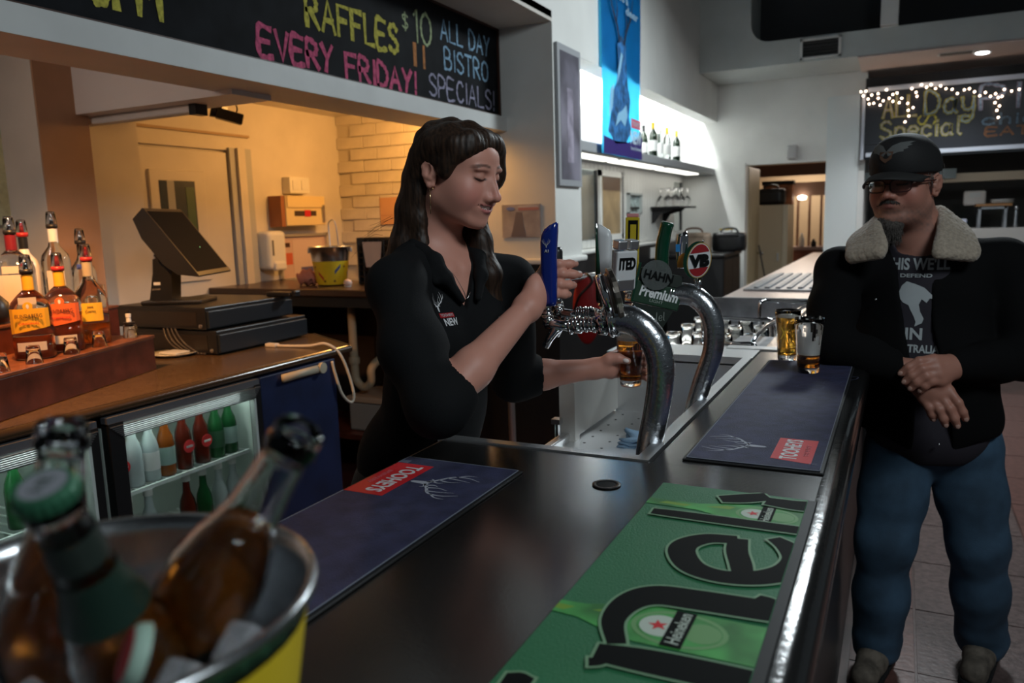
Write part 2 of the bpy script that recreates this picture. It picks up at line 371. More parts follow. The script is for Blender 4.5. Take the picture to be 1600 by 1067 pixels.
# floor platform behind the bar
struct('floor_bar_side', box(-3.8, -.85, .3, 4.48, 0, .012), mat('red_duckboard', (.06,.012,.01), .5, noise=(9,.3)))
# ================================================================ the bar counter
B = 1.06
def at0(bm, p): return xf(bm, T(*(-Vector(p))))
M_nose = mat('glossy_black_nosing', (.012,.012,.012), .16, coat=.5, bump=(70,.12))
def bar_part(label, x0, x1, y0, y1, nose=True):
    P = (x0, (y0+y1)/2, 0); b = empty('bar_counter', label, 'bar counter', P)
    obj('counter_top', at0(box(x0, x1, y0, y1, B-.05, B), P), M_bar, b)
    obj('bar_front', at0(box(max(x0, -.82)+(.025 if x0 > -.5 else 0), x1-.02, y0, y1, 0, B-.05), P), M_barp, b)
    if nose:   # rounded front nosing (half pipe lying along the bar)
        bm = bmesh.new(); prof = [(-.10, B), (-.085, B), (-.071, B-.004), (-.062, B-.014), (-.058, B-.03), (-.062, B-.044), (-.072, B-.052), (-.10, B-.054)]
        rings = [[bm.verts.new((x, y, z)) for x, z in prof] for y in (y0, y1)]
        for i in range(len(prof)-1): bm.faces.new((rings[0][i], rings[1][i], rings[1][i+1], rings[0][i+1]))
        obj('front_nosing', at0(bm, P), M_nose, b, smooth=True)
    return b, P
bar, P0 = bar_part('wide near section of the black speckled laminate bar, carrying the green runner', -.822, -.10, -.9, 1.332)
bar_part('narrow black bar section alongside the taps and sink, under the two beers', -.385, -.10, 1.3325, 4.222)
far, PF = bar_part('far bar section, light painted into its pale top, running away behind the customer', -.835, .02, 4.238, 9.1, False)
obj('inner_edge_strip', at0(box(-.832, -.822, -.9, 1.332, B-.045, B-.003), P0), mat('brown_edge', (.10,.055,.03), .4), bar)
obj('cable_hole', at0(lathe([(.020,0),(.024,.0015),(.024,0.002),(.017,.002),(.016,-.001)], 20, M=T(-.421,1.186,B), cap=False), P0), M_black, bar, smooth=True)
obj('hole_plug', at0(lathe([(.016,0),(.016,.0012)], 20, M=T(-.421,1.186,B)), P0), M_dark, bar)
# steel tap station let into the bar
st = empty('tap_station', 'sunken stainless steel drip tray station let into the black bar', 'drip tray', (-.6, 1.35, 0.8))
P1 = (-.6, 1.35, .8)
bm = bmesh.new()
box(-.84, -.392, 1.332, 1.357, B-.03, B+.003, bm); box(-.418, -.392, 1.357, 2.45, B-.03, B+.003, bm)
obj('steel_rim', at0(bm, P1), M_steel, st)
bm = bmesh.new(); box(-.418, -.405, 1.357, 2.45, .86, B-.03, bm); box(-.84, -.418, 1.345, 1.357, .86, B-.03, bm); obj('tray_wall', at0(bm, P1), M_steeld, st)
bm = box(-.835, -.405, 1.357, 2.45, .845, .862)
obj('tray_base', at0(bm, P1), M_steel, st)
bm = bmesh.new(); box(-.86, -.835, 1.357, 2.45, .83, .885, bm, bev=.004); obj('tray_lip', at0(bm, P1), M_steel, st)
bm = bmesh.new()
for i in range(12):
    for j in range(6): lathe([(.004,0),(.004,.0006)], 8, bm, T(-.79+.065*j, 1.62+.07*i+(.035 if j%2 else 0), .8621))
o = obj('drain_hole', at0(bm, P1), M_dark, st); o['kind'] = 'stuff'
bm = box(-.83, -.405, 2.44, 2.46, .84, B-.02); obj('splash_back', at0(bm, P1), M_steel, st)
bm = bmesh.new(); box(-.86, -.39, 2.44, 2.64, B-.025, B+.002, bm); obj('end_shelf', at0(bm, P1), M_steel, st)
bm = box(-.850, -.822, 2.07, 2.44, .87, 1.03, bev=.003); box(-.866, -.818, 2.04, 2.075, .60, 1.035, bm); obj('side_panel', at0(bm, P1), mat('cream_metal', (.48,.47,.44), .45), st)
bm = tube([(-.868,2.03,.80),(-.868,2.03,.92)], .010, 10); box(-.882,-.856,2.015,2.045,.915,.93,bm); obj('cabinet_hinge', at0(bm, P1), M_chrome, st)
# folded blue cloth in the tray
bm = bmesh.new()
for k in range(3):
    n = 8; g = [[bm.verts.new((-.69+.145*i/n+.01*k*math.sin(j), 2.03+.12*j/5+.012*k, .864+.007*k+.004*math.sin(i*1.7+j*1.2+k))) for i in range(n+1)] for j in range(6)]
    for j in range(5):
        for i in range(n): bm.faces.new((g[j][i], g[j][i+1], g[j+1][i+1], g[j+1][i]))
o = obj('bar_cloth', bm, mat('blue_cloth', (.22,.36,.52), .85, bump=(200,.3)), smooth=True)
md = o.modifiers.new('s', 'SOLIDIFY'); md.thickness = .005
tag(o, 'folded pale blue cleaning cloth lying on the steel drip tray', 'cloth')
# ================================================================ sink bay with basket rails
sk = empty('sink_bay', 'stainless steel sink bay with rails beyond the tap station', 'sink', (-.6, 3.4, .8)); P2 = (-.6, 3.4, .8)
bm = bmesh.new(); box(-.90, -.335, 2.64, 4.23, .80, .82, bm); box(-.347, -.335, 2.64, 4.23, .82, B, bm); box(-.90, -.335, 4.218, 4.228, .82, B+.001, bm)
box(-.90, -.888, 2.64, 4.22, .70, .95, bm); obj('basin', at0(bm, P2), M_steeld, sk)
obj('basin_rim', at0(box(-.50, -.33, 2.60, 2.66, B-.004, B+.004), P2), M_steel, sk)
obj('steel_sheet', at0(box(-.52, -.34, 2.66, 2.98, B-.03, B-.012), P2), M_steeld, sk)
bm = box(-.90, -.74, 2.66, 2.9, .90, 1.0, bev=.004); obj('ice_lid', at0(bm, P2), mat('pale_lid', (.62,.64,.63), .4), sk)
def rail(x0, x1, y0, y1, z0, z1):
    pts = smooth_path([(x0,y0,z0),(x0,y0,z1-.03),(x0+.012,y0+.02,z1),(x0+.03,y0+.05,z1),(x1-.05,y1,z1),(x1,y1,z1-.0),(x1+.012,y1,z1-.03),(x1+.012,y1,z0)], 5)
    return tube(pts, .0085, 10)
for (a, b_) in (((-.60,2.72),(-.44,2.74)), ((-.72,3.25),(-.46,3.27)), ((-.60,3.95),(-.37,3.97)), ((-.44,2.74),(-.43,3.3)), ((-.40,3.3),(-.36,3.95))):
    bm = rail(a[0], b_[0], a[1], b_[1], .82, B+.012 if a[1] > 3 else B-.005) if abs(a[0]-b_[0]) > .1 else tube(smooth_path([(a[0],a[1],.9),(a[0],a[1]+.01,B),(b_[0],b_[1]-.03,B),(b_[0],b_[1],.9)],5), .008, 10)
    obj('basket_rail', at0(bm, P2), M_chrome, sk, smooth=True)
for i in range(7):
    bm = tube([(-.86+.075*i, 2.95, .93), (-.86+.075*i, 4.2, .93)], .005, 8); obj('rack_wire', at0(bm, P2), M_steel, sk)
for j in range(6):
    bm = tube([(-.88, 3.0+.22*j, .935), (-.36, 3.0+.22*j, .935)], .005, 8); obj('rack_wire', at0(bm, P2), M_steel, sk)
# upside-down glasses in the rack
proto = None
for i in range(4):
    for j in range(3):
        if proto is None:
            proto = obj('rack_glass', lathe([(.036,0),(.036,.006),(.033,.08),(.028,.1),(0,.1),(0,.096),(.026,.096),(.033,.006),(.0365,0)], 14, cap=False), M_glass, smooth=True); o = proto
        else: o = proto.copy(); COL.objects.link(o)
        o.location = (-.80+.1*i, 3.08+.24*j+.02*(i % 2), .941)
        tag(o, 'upside-down glass draining in the steel rack of the sink bay', 'glass', 'glasses draining in the sink rack')
# steel drip mat on the far counter
dm = empty('drip_mat', 'ribbed steel drip tray lying on the far counter beyond the sink', 'drip tray', (-.55, 5.2, B+.0042))
obj('mat_frame', box(-.24, .26, -.62, .62, 0, .012, bev=.004), M_steeld, dm)
for i in range(7): obj('rib', box(-.19+.06*i, -.165+.06*i, -.56, .56, .012, .02), mat('rib_grey', (.25,.26,.28), .4, .6), dm)
# the far counter's pinkish top, with the lights' brightening put into its colour
obj('pale_lit_top', at0(box(-.835, .02, 4.238, 9.1, B, B+.004), PF), mat('pinkish_lit_steel', (.50,.40,.36), .28, .3), far)
obj('steel_edge', at0(box(-.837, .02, 4.222, 4.236, B-.06, B+.004), PF), M_steel, far)
# ================================================================ bar runners
M_run = mat('navy_runner', (.026,.030,.075), .75, noise=(30,.25), bump=(400,.3))
M_runedge = mat('runner_rubber', (.01,.01,.011), .6)
M_red = mat('label_red', (.55,.012,.02), .6); M_lett = mat('label_white', (.62,.62,.64), .6); M_antler = mat('pale_print', (.38,.40,.47), .7)
def antlers(M, m, parent, s=1.0, name='antler_print'):
    bm = bmesh.new()
    def st(pts, w):
        P = [Vector((x*s, y*s, 0)) for x, y in [(p[0], p[1]) for p in smooth_path([(p[0], p[1], 0) for p in pts], 4)]]
        L = []; Q = []
        for i, p in enumerate(P):
            t = (P[min(i+1, len(P)-1)]-P[max(0, i-1)]).normalized(); nn = Vector((-t.y, t.x, 0)); k = w*s*(1-.85*i/(len(P)-1))
            L.append(bm.verts.new(p+nn*k)); Q.append(bm.verts.new(p-nn*k))
        for i in range(len(P)-1): bm.faces.new((Q[i], Q[i+1], L[i+1], L[i]))
    for q in (-1, 1):
        st([(q*.05,.18),(q*.22,.30),(q*.42,.45),(q*.46,.72),(q*.36,.98)], .035)
        for a, b, c in (((.2,.29),(.16,.5),(.22,.7)), ((.34,.38),(.32,.6),(.27,.86)), ((.43,.5),(.56,.66),(.58,.84)), ((.1,.22),(.06,.36),(.12,.46))):
            st([(q*a[0],a[1]),(q*b[0],b[1]),(q*c[0],c[1])], .02)
        st([(q*.04,.16),(q*.16,.2),(q*.2,.14)], .03)
    pts = [(-.07,.18),(0,.22),(.07,.18),(.06,.02),(.04,-.12),(0,-.16),(-.04,-.12),(-.06,.02)]
    bm.faces.new([bm.verts.new((x*s, y*s, 0)) for x, y in pts])
    bmesh.ops.recalc_face_normals(bm, faces=bm.faces)
    xf(bm, M); return obj(name, bm, m, parent)
def runner(x0, x1, y0, y1, label, flip):
    cx, cy = (x0+x1)/2, (y0+y1)/2
    t = empty('bar_runner', label, 'bar runner', (cx, cy, B), group=None)
    w, l = (x1-x0)/2, (y1-y0)/2
    obj('rubber_base', box(-w, w, -l, l, 0, .004, bev=.0015, seg=1), M_runedge, t)
    obj('navy_mat', box(-w+.007, w-.007, -l+.007, l-.007, .003, .0058, bev=.001, seg=1), M_run, t)
    bm = bmesh.new(); e = .0062
    for a in ((-w+.006, -w+.0075, -l+.006, l-.006), (w-.0075, w-.006, -l+.006, l-.006), (-w+.006, w-.006, -l+.006, -l+.0075), (-w+.006, w-.006, l-.0075, l-.006)): box(a[0], a[1], a[2], a[3], .0052, e, bm)
    obj('worn_edge', bm, mat('worn_edge_grey', (.17,.19,.24), .8), t)
    return t, w, l
# right hand runner: text runs away from the camera, tops to the left
r1, w, l = runner(-.338, -.098, 1.362, 2.412, 'navy bar runner under the two beers, with red label and pale antlers', 1)
yy = 1.405-1.887; z = .0062
obj('red_label', prism([(.026,yy+.01),(.096,yy-.005),(.096,yy+.148),(.026,yy+.148)], z-.0006, z), M_red, r1)
text('TOOHEYS', .05, plane_M((.055, yy+.075, z), (0,1,0), (-1,0,0)), M_lett, r1, width=.13, height=.030, bold=.001)
text('BREWERY', .05, plane_M((.083, yy+.075, z), (0,1,0), (-1,0,0)), mat('label_pink', (.5,.1,.12), .6), r1, width=.07, height=.009)
antlers(plane_M((-.005, yy+.075, z), (0,1,0), (-1,0,0)), M_antler, r1, .10)
text('1905', .05, plane_M((.10, yy-.005, z), (1,0,0), (0,1,0)), mat('dim_print', (.10,.11,.17), .7), r1, width=.014, height=.01, name='small_print')
brush('SeS', plane_M((.045, .12, z), (.45,.9,0), (-.9,.45,0)), mat('faint_scrawl', (.05,.06,.12), .7), r1, .22, .06, .0025, name='faint_print', z=0)
# left hand runner: text read from the bartender's side
r2, w, l = runner(-.82, -.578, .16, 1.194, 'navy bar runner nearest the ice bucket, red label reading upside down', -1)
yy = 1.06-.677
obj('red_label', box(-.115, -.037, yy-.07, yy+.09, z-.0006, z), M_red, r2)
text('TOOHEYS', .05, plane_M((-.066, yy+.01, z), (0,-1,0), (1,0,0)), M_lett, r2, width=.135, height=.032, bold=.001)
text('BREWERY', .05, plane_M((-.098, yy+.01, z), (0,-1,0), (1,0,0)), MATS['label_pink'], r2, width=.07, height=.009)
antlers(plane_M((-.018, yy+.01, z), (0,-1,0), (1,0,0)), M_antler, r2, .10)
obj('small_print', box(-.112, -.095, .475, .49, z-.0006, z), mat('dim_label', (.10,.11,.16), .7), r2)
# green runner
gx0, gx1, gy0, gy1 = -.336, -.095, .15, 1.222
t = empty('bar_runner', 'bright green bar runner with big black lettering, nearest the camera', 'bar runner', ((gx0+gx1)/2, (gy0+gy1)/2, B)); cx, cy = t.location.x, t.location.y
M_green = mat('runner_green', (.022,.145,.060), .6, noise=(3,.12), bump=(400,.25)); M_gl = mat('bottle_print_green', (.05,.27,.06), .6, noise=(16,.45,2)); M_gy = mat('bottle_print_lime', (.16,.30,.03), .6)
M_halo = mat('letter_outline', (.16,.30,.17), .6); M_let = mat('letter_black', (.004,.005,.005), .7, spec=.1); M_gw = mat('print_white', (.45,.52,.45), .6)
obj('rubber_base', box(gx0-cx, gx1-cx, gy0-cy, gy1-cy, 0, .004, bev=.0015, seg=1), M_runedge, t)
obj('green_mat', box(gx0-cx+.003, -.1085-cx, gy0-cy+.004, gy1-cy-.004, .003, .0055), M_green, t)
def layer(k): return .0056+.00028*k
def clip(bm, x1):   # trim print at the runner's border
    bmesh.ops.bisect_plane(bm, geom=bm.verts[:]+bm.edges[:]+bm.faces[:], plane_co=(x1, 0, 0), plane_no=(1, 0, 0), clear_outer=True)
    bmesh.ops.bisect_plane(bm, geom=bm.verts[:]+bm.edges[:]+bm.faces[:], plane_co=(gx0-cx+.003, 0, 0), plane_no=(-1, 0, 0), clear_outer=True)
    bmesh.ops.bisect_plane(bm, geom=bm.verts[:]+bm.edges[:]+bm.faces[:], plane_co=(0, gy1-cy-.004, 0), plane_no=(0, 1, 0), clear_outer=True)
    return bm
def flat(poly, k):
    bm = bmesh.new(); f = bm.faces.new([bm.verts.new((x-cx, y-cy, layer(k))) for x, y in poly]); bmesh.ops.recalc_face_normals(bm, faces=[f])
    if f.normal.z < 0: f.normal_flip()
    bmesh.ops.triangulate(bm, faces=bm.faces[:])
    return clip(bm, -.1085-cx)
def ell(x, y, a, b, k, n=28): return flat([(x+a*math.cos(i*2*math.pi/n), y+b*math.sin(i*2*math.pi/n)) for i in range(n)], k)
def bottle_print(y, xs, s=1.0):
    W_ = .036*s
    out = [(-.333,y-.012*s),(-.333,y+.012*s),(xs-.04,y+.014*s),(xs+.0,y+W_*.8),(xs+.03,y+W_),(-.1,y+W_),(-.1,y-W_),(xs+.03,y-W_),(xs,y-W_*.8),(xs-.04,y-.014*s)]
    obj('bottle_print', flat(out, 3), M_gl, t)
    obj('bottle_shine', flat([(xs-.03,y+.004*s),(xs+.005,y+.006*s),(xs+.012,y+.018*s),(xs-.0,y+.02*s)], 3.3), M_gy, t)
    obj('bottle_shine', flat([(xs-.10,y-.004*s),(xs-.06,y-.006*s),(xs-.05,y+.004*s),(xs-.09,y+.006*s)], 3.3), M_gy, t)
    lx = xs+.062*s
    obj('bottle_label', ell(lx, y, .046*s, .033*s, 4), mat('label_pale_green', (.13,.30,.11), .6), t)
    obj('bottle_label', ell(lx, y, .041*s, .028*s, 4.5), MATS['bottle_print_green'], t)
    obj('bottle_label', ell(lx-.018*s, y, .020*s, .020*s, 5), M_gw, t)
    obj('bottle_label', ell(lx+.022*s, y, .018*s, .018*s, 5), MATS['label_pale_green'], t)
    st = [( (lx-.020*s)+.010*s*(1 if i % 2 == 0 else .42)*math.cos(i*math.pi/5+math.pi), y+.010*s*(1 if i % 2 == 0 else .42)*math.sin(i*math.pi/5+math.pi)) for i in range(10)]
    obj('red_star', flat(st, 6), M_red, t)
    obj('name_band', flat([(lx-.010*s,y-.034*s),(lx+.010*s,y-.034*s),(lx+.010*s,y+.034*s),(lx-.010*s,y+.034*s)], 7), M_let, t)
    text('Heineken', .02, plane_M((lx-cx, y-cy, layer(8)), (0,1,0), (-1,0,0)), M_gw, t, width=.058*s, height=.013*s)
bottle_print(1.128, -.215, .95); bottle_print(.765, -.262, 1.12)
def stroke_poly(pts, wds):
    P = [Vector((p[0], p[1])) for p in pts]; L = []; Q = []
    for i, p in enumerate(P):
        tt = (P[min(i+1, len(P)-1)]-P[max(0, i-1)]).normalized(); nn = Vector((-tt.y, tt.x)); k = wds[i] if isinstance(wds, list) else wds
        L.append(p+nn*k); Q.append(p-nn*k)
    return L, Q
def fat(name, strokes):
    """big letter from thick strokes: halo below, black above.  strokes: (points (x,y), half width list)"""
    for k, mm, grow, nm in ((8.4, M_halo, .0032, name+'_outline'), (9.0, M_let, 0, name)):
        bm = bmesh.new(); kk = 0
        for pts, wd in strokes:
            P3 = smooth_path([(p[0], p[1], q) for p, q in zip(pts, wd)], 7)
            L, Q = stroke_poly([(p[0], p[1]) for p in P3], [p[2]+grow for p in P3])
            if grow:
                d0 = (Vector(P3[0][:2])-Vector(P3[1][:2])).normalized()*grow; d1 = (Vector(P3[-1][:2])-Vector(P3[-2][:2])).normalized()*grow
                L[0] += d0; Q[0] += d0; L[-1] += d1; Q[-1] += d1
            vl = [bm.verts.new((a.x-cx, a.y-cy, layer(k)+kk*.00002)) for a in L]; vq = [bm.verts.new((a.x-cx, a.y-cy, layer(k)+kk*.00002)) for a in Q]
            for i in range(len(vl)-1): bm.faces.new((vq[i], vq[i+1], vl[i+1], vl[i]))
            kk += 1
        for f in bm.faces:
            f.normal_update()
            if f.normal.z < 0: f.normal_flip()
        obj(nm, clip(bm, -.1085-cx), mm, t)
# 'e' tilted, opening to the right and away
th = [(-.178,1.022),(-.215,1.012),(-.237,.985),(-.237,.955),(-.215,.918),(-.18,.905),(-.14,.915),(-.108,.945),(-.098,.985),(-.112,1.02),(-.135,1.045)]
fat('letter_e', [(th, [.013,.015,.017,.018,.018,.017,.018,.019,.019,.016,.010]), ([(-.178,1.026),(-.172,.985),(-.160,.945),(-.150,.905)], [.013,.014,.014,.012])])
# 'n': two stems joined by an arch at the left
fat('letter_n', [([(-.258,.688),(-.21,.692),(-.15,.694),(-.08,.694)], [.016,.021,.022,.022]), ([(-.243,.71),(-.262,.755),(-.258,.80),(-.235,.828),(-.19,.835),(-.12,.84),(-.08,.845)], [.010,.013,.018,.023,.024,.024,.024]), ([(-.258,.668),(-.248,.672),(-.24,.68)], [.008,.006,.002]), ([(-.128,.868),(-.115,.862),(-.10,.85)], [.006,.01,.012])])
# 'k': tall stem and arms
fat('letter_k', [([(-.313,1.082),(-.28,1.083),(-.2,1.084),(-.08,1.086)], [.011,.013,.014,.014]), ([(-.23,1.168),(-.20,1.183),(-.165,1.205)], [.014,.018,.016]), ([(-.165,1.185),(-.12,1.182),(-.08,1.19)], [.016,.02,.022])])
# 'i' with its dot
fat('letter_i', [([(-.25,.565),(-.2,.57),(-.13,.572),(-.08,.572)], [.018,.021,.021,.021]), ([(-.322,.602),(-.308,.603),(-.294,.604)], [.017,.022,.017])])
# ================================================================ beer glasses on the bar
M_beer = mat('lager_beer', (.95,.48,.06), .02, trans=1.0, ior=1.33); M_foam = mat('beer_foam', (.78,.75,.68), .8)
M_beerd = mat('dark_lager', (.80,.30,.03), .02, trans=1.0, ior=1.33)
def pint(name, label, loc, h, rb, rt, fill, foam, grp=None, beer=None, lacing=0, rot=(0,0,0)):
    g = empty(name, label, 'beer glass', loc, rot, group=grp)
    def rr(z): u = z/h; return rb+(rt-rb)*(u**1.15)
    Z = [0, .006, .012]+[h*k/8 for k in range(2, 9)]
    out = [(0, 0), (rb*.92, 0)]+[(rr(z), z) for z in Z[1:]]
    inn = [(rr(z)-.0022, z) for z in Z[::-1] if z > .014]+[(rb*.85, .016), (0, .016)]
    obj('glass_wall', lathe(out+inn, 28, cap=False), M_glass, g, smooth=True)
    zf = .0165+(h-.02)*fill
    zs = np.linspace(.0168, zf, 7)
    if fill > 0: obj('beer', lathe([(0, .0167)]+[(rr(z)-.0030, z) for z in zs]+[(0, zf)], 24, cap=False), beer or M_beer, g, smooth=True)
    if foam: 
        zs = np.linspace(zf+.0003, zf+foam, 4)
        obj('foam', lathe([(0, zf+.0003)]+[(rr(z)-.0032, z) for z in zs]+[(0, zf+foam)], 24, cap=False), M_foam, g, smooth=True)
    if lacing:
        bm = bmesh.new(); n = 40; z0 = zf+foam; zz = np.linspace(z0, z0+lacing, 9); V = []
        for i in range(n):
            a = 2*math.pi*i/n; V.append([bm.verts.new(((rr(z)-.0030)*math.cos(a), (rr(z)-.0030)*math.sin(a), z)) for z in zz])
        rng = random.Random(3)
        for i in range(n):
            top = 8*(.55+.25*math.sin(i*.5)+.2*math.sin(i*1.3+1))
            for j in range(8):
                if j < top and (j < 4 or rng.random() > .18): bm.faces.new((V[i][j], V[(i+1) % n][j], V[(i+1) % n][j+1], V[i][j+1]))
        obj('foam_lacing', bm, mat('foam_film', (.75,.75,.73), .7, alpha=.85), g, smooth=True)
    return g
gb = pint('beer_glass', 'full beer glass standing behind, beyond the end of the navy runner', (-.291, 2.455, B), .152, .027, .038, .86, .012)
text('X', .05, plane_M((-.006, -.0335, .085), (1,0,0), (0,.08,1)), mat('gold_print', (.6,.4,.05), .4), gb, width=.02, height=.035, name='gold_print')
pint('beer_glass', 'mostly drunk beer glass with foamy sides, standing on the navy runner', (-.209, 2.24, B+.0062), .150, .028, .040, .26, .004, lacing=.098, beer=M_beerd)
# ================================================================ beer fonts and taps
M_wet = mat('wet_steel_pipe', (.50,.52,.55), .25, 1.0, bump=(130,.22))
def wetdrops(parent, path, r, n, seed):
    rng = random.Random(seed); bm = bmesh.new()
    for i in range(n):
        j = rng.randrange(len(path)-1); t = rng.random(); a = Vector(path[j]).lerp(Vector(path[j+1]), t)
        d = (Vector(path[j+1])-Vector(path[j])).normalized(); u = d.orthogonal().normalized(); v = d.cross(u); th = rng.random()*6.283
        c = a+(u*math.cos(th)+v*math.sin(th))*r; s = rng.uniform(.0006, .0014)
        bmesh.ops.create_icosphere(bm, subdivisions=1, radius=s, matrix=Matrix.Translation(c))
    o = obj('water_droplets', bm, mat('water', (1,1,1), .02, trans=1, ior=1.33), parent, smooth=True); o['kind'] = 'stuff'
def tap_body(bm, o, d=-1, spout=True):
    """tap with its base at o; spout leaning to -x"""
    x, y, z = o
    tube([(x+.075,y,z),(x+.055,y,z)], .014, 16, bm); tube([(x+.055,y,z),(x+.05,y,z)], .017, 16, bm)
    tube([(x+.05,y,z),(x+.03,y,z+.002),(x+.012,y,z+.004),(x-.004,y,z+.003)], [.011,.0105,.011,.010], 14, bm)
    tube([(x+.03,y,z+.002),(x+.018,y,z-.008),(x+.004,y,z-.026),(x-.006,y,z-.045)], [.010,.0105,.0085,.0075], 12, bm)
    tube([(x+.002,y,z+.002),(x+.001,y,z+.012),(x,y,z+.014)], [.012,.011,.0095], 14, bm)
    tube([(x,y,z+.014),(x,y,z+.020)], .013, 14, bm); tube([(x,y,z+.022),(x,y,z+.029)], .0115, 14, bm); tube([(x,y,z+.029),(x,y,z+.048)], [.008,.010], 12, bm)
def collars(bm, x0, x1, y, z):
    n = 7
    for i in range(n):
        a = x0+(x1-x0)*i/n; tube([(a,y,z),(a+(x1-x0)/n*.6,y,z)], .0165 if i % 2 else .0145, 18, bm)
    tube([(x0,y,z),(x1,y,z)], .012, 14, bm)
# ---- front font
f1 = empty('beer_font', 'wet steel swan-neck beer font nearest the camera, rising from the drip tray', 'beer font', (-.43, 1.46, .862)); Q1 = (-.43, 1.46, .862)
def fc(name, bm, m, p, q, **k): return obj(name, at0(bm, q), m, p, **k)
path = smooth_path([(-.440,1.46,.862),(-.437,1.46,.96),(-.428,1.46,1.05),(-.414,1.46,1.12),(-.405,1.46,1.19),(-.411,1.46,1.245),(-.437,1.46,1.285),(-.468,1.46,1.302),(-.505,1.46,1.303)], 7)
N = len(path); fc('pipe', tube(path, [.0235+.0055*(i/N) for i in range(N)], 28), M_wet, f1, Q1, smooth=True)
pl = [tuple(Vector(p)-Vector(Q1)) for p in path]; wetdrops(f1, pl[28:], .0278, 420, 2)
fc('base_flange', lathe([(.04,0),(.04,.008),(.026,.014)], 24, M=T(-.44,1.46,.862)), M_chrome, f1, Q1, smooth=True)
bm = tube([(-.487,1.46,1.300),(-.505,1.46,1.300)], .031, 24); tube([(-.497,1.46,1.30),(-.502,1.46,1.30)], .034, 24, bm); fc('neck_clamp', bm, M_chrome, f1, Q1, smooth=True)
bm = bmesh.new()
for yy in (1.445, 1.475):
    for zz in (1.28, 1.305): tube([(-.525,yy,zz),(-.508,yy,zz)], .008, 8, bm)
tube([(-.512,1.46,1.296),(-.530,1.46,1.294)], .021, 12, bm); fc('clamp_bolts', bm, M_chrome, f1, Q1, smooth=True)
bm = bmesh.new(); collars(bm, -.585, -.525, 1.46, 1.290); fc('shank_collar', bm, M_chrome, f1, Q1, smooth=True)
bm = bmesh.new(); tap_body(bm, (-.642,1.46,1.285)); tp = fc('tap', bm, M_chrome, f1, Q1, smooth=True)
bm = tube([(-.530,1.47,1.30),(-.555,1.53,1.302),(-.575,1.545,1.302)], .012, 12); collars(bm, -.61, -.57, 1.545, 1.300); tap_body(bm, (-.654,1.545,1.296)); tp2 = fc('tap', bm, M_chrome, f1, Q1, smooth=True)
bm = tube([(-.545,1.56,1.302),(-.55,1.62,1.302),(-.56,1.68,1.302)], .012, 12); tap_body(bm, (-.590,1.66,1.290)); tp3 = fc('tap', bm, M_chrome, f1, Q1, smooth=True)
# medallion disc mounted over the neck, seen edge-on
Mm = T(-.497,1.46,1.350) @ RZ(27) @ RY(77)
fc('badge_disc', xf(lathe([(0,-.006),(.050,-.006),(.055,-.004),(.055,.004),(.050,.006),(0,.006)], 32), Mm), mat('badge_bronze', (.34,.30,.26), .3, 1.0), f1, Q1, smooth=False)
fc('badge_back', xf(lathe([(.046,-.028),(.048,-.020),(.045,-.006)], 28), Mm), M_chrome, f1, Q1, smooth=True)
fc('badge_ring', xf(lathe([(.048,-.017),(.050,-.0155),(.048,-.014)], 28, cap=False), Mm), mat('badge_dark', (.05,.03,.03), .3), f1, Q1, smooth=True)
# blue tap handle: flat-sided, rounded top that slants
def handle_loft(secs, n=18, sq=3.2):
    """secs: (cx, cz, half_x, half_y) rounded-rect sections up the handle"""
    bm = bmesh.new(); rings = []
    for cx_, cz_, hx, hy, sl in secs:
        ring = []
        for i in range(n):
            a = 2*math.pi*i/n; c, s_ = math.cos(a), math.sin(a)
            x = hx*math.copysign(abs(c)**(2/sq), c); y = hy*math.copysign(abs(s_)**(2/sq), s_)
            ring.append(bm.verts.new((cx_+x, y, cz_+sl*x)))
        rings.append(ring)
    for a, b in zip(rings, rings[1:]):
        for i in range(n): bm.faces.new((a[i], a[(i+1) % n], b[(i+1) % n], b[i]))
    bm.faces.new(rings[0][::-1]); bm.faces.new(rings[-1]); return bm
M_blue = mat('blue_handle', (.005,.02,.20), .16, coat=.6)
h = handle_loft([(0,0,.0155,.010,0),(.000,.01,.0165,.011,0),(.002,.06,.0165,.012,0),(.002,.10,.0160,.013,0),(.003,.13,.0170,.0135,0),(.005,.147,.0170,.013,.25),(.008,.160,.0145,.011,.45),(.012,.165,.009,.007,.45)])
ho = fc('tap_handle', xf(h, T(-.638,1.46,1.326)), M_blue, f1, Q1, smooth=True)
ax = Vector((.896,.445,0))
antlers(T(*-Vector(Q1)) @ plane_M((-.635,1.4455,1.447), (1,0,0), (0,0,1)), M_lett, ho, .016, name='antler_print')
text('A1', .01, T(*-Vector(Q1)) @ plane_M((-.635,1.4462,1.438), (1,0,0), (0,0,1)), M_lett, ho, height=.006)
# short black handle under the hand
fc('tap_handle', xf(handle_loft([(0,0,.008,.008,0),(0,.02,.011,.011,0),(0,.09,.012,.012,0),(0,.10,.009,.009,0)], sq=2.2), T(-.654,1.545,1.342)), M_black, f1, Q1, smooth=True)
# white and green handle: a blade with a dark green left side
M_hw = mat('handle_white', (.62,.63,.64), .25); M_hg = mat('handle_green', (.004,.035,.018), .2, coat=.4)
h = handle_loft([(0,0,.011,.011,0),(.001,.01,.013,.013,0),(.003,.06,.0145,.014,0),(.005,.11,.0155,.013,0),(.005,.150,.0160,.010,-.3),(.004,.168,.0135,.007,-.55)])
hw = fc('tap_handle', xf(h, T(-.592,1.66,1.312)), M_hw, f1, Q1, smooth=True)
h = handle_loft([(-.002,0,.0115,.0115,0),(-.0035,.01,.0115,.0135,0),(-.006,.06,.0085,.0145,0),(-.0085,.11,.0050,.0135,0),(-.0115,.150,.0018,.0105,0),(-.0130,.176,.0006,.003,0)])
fc('green_flank', xf(h, T(-.592,1.6585,1.3122)), M_hg, hw, Q1, smooth=True)
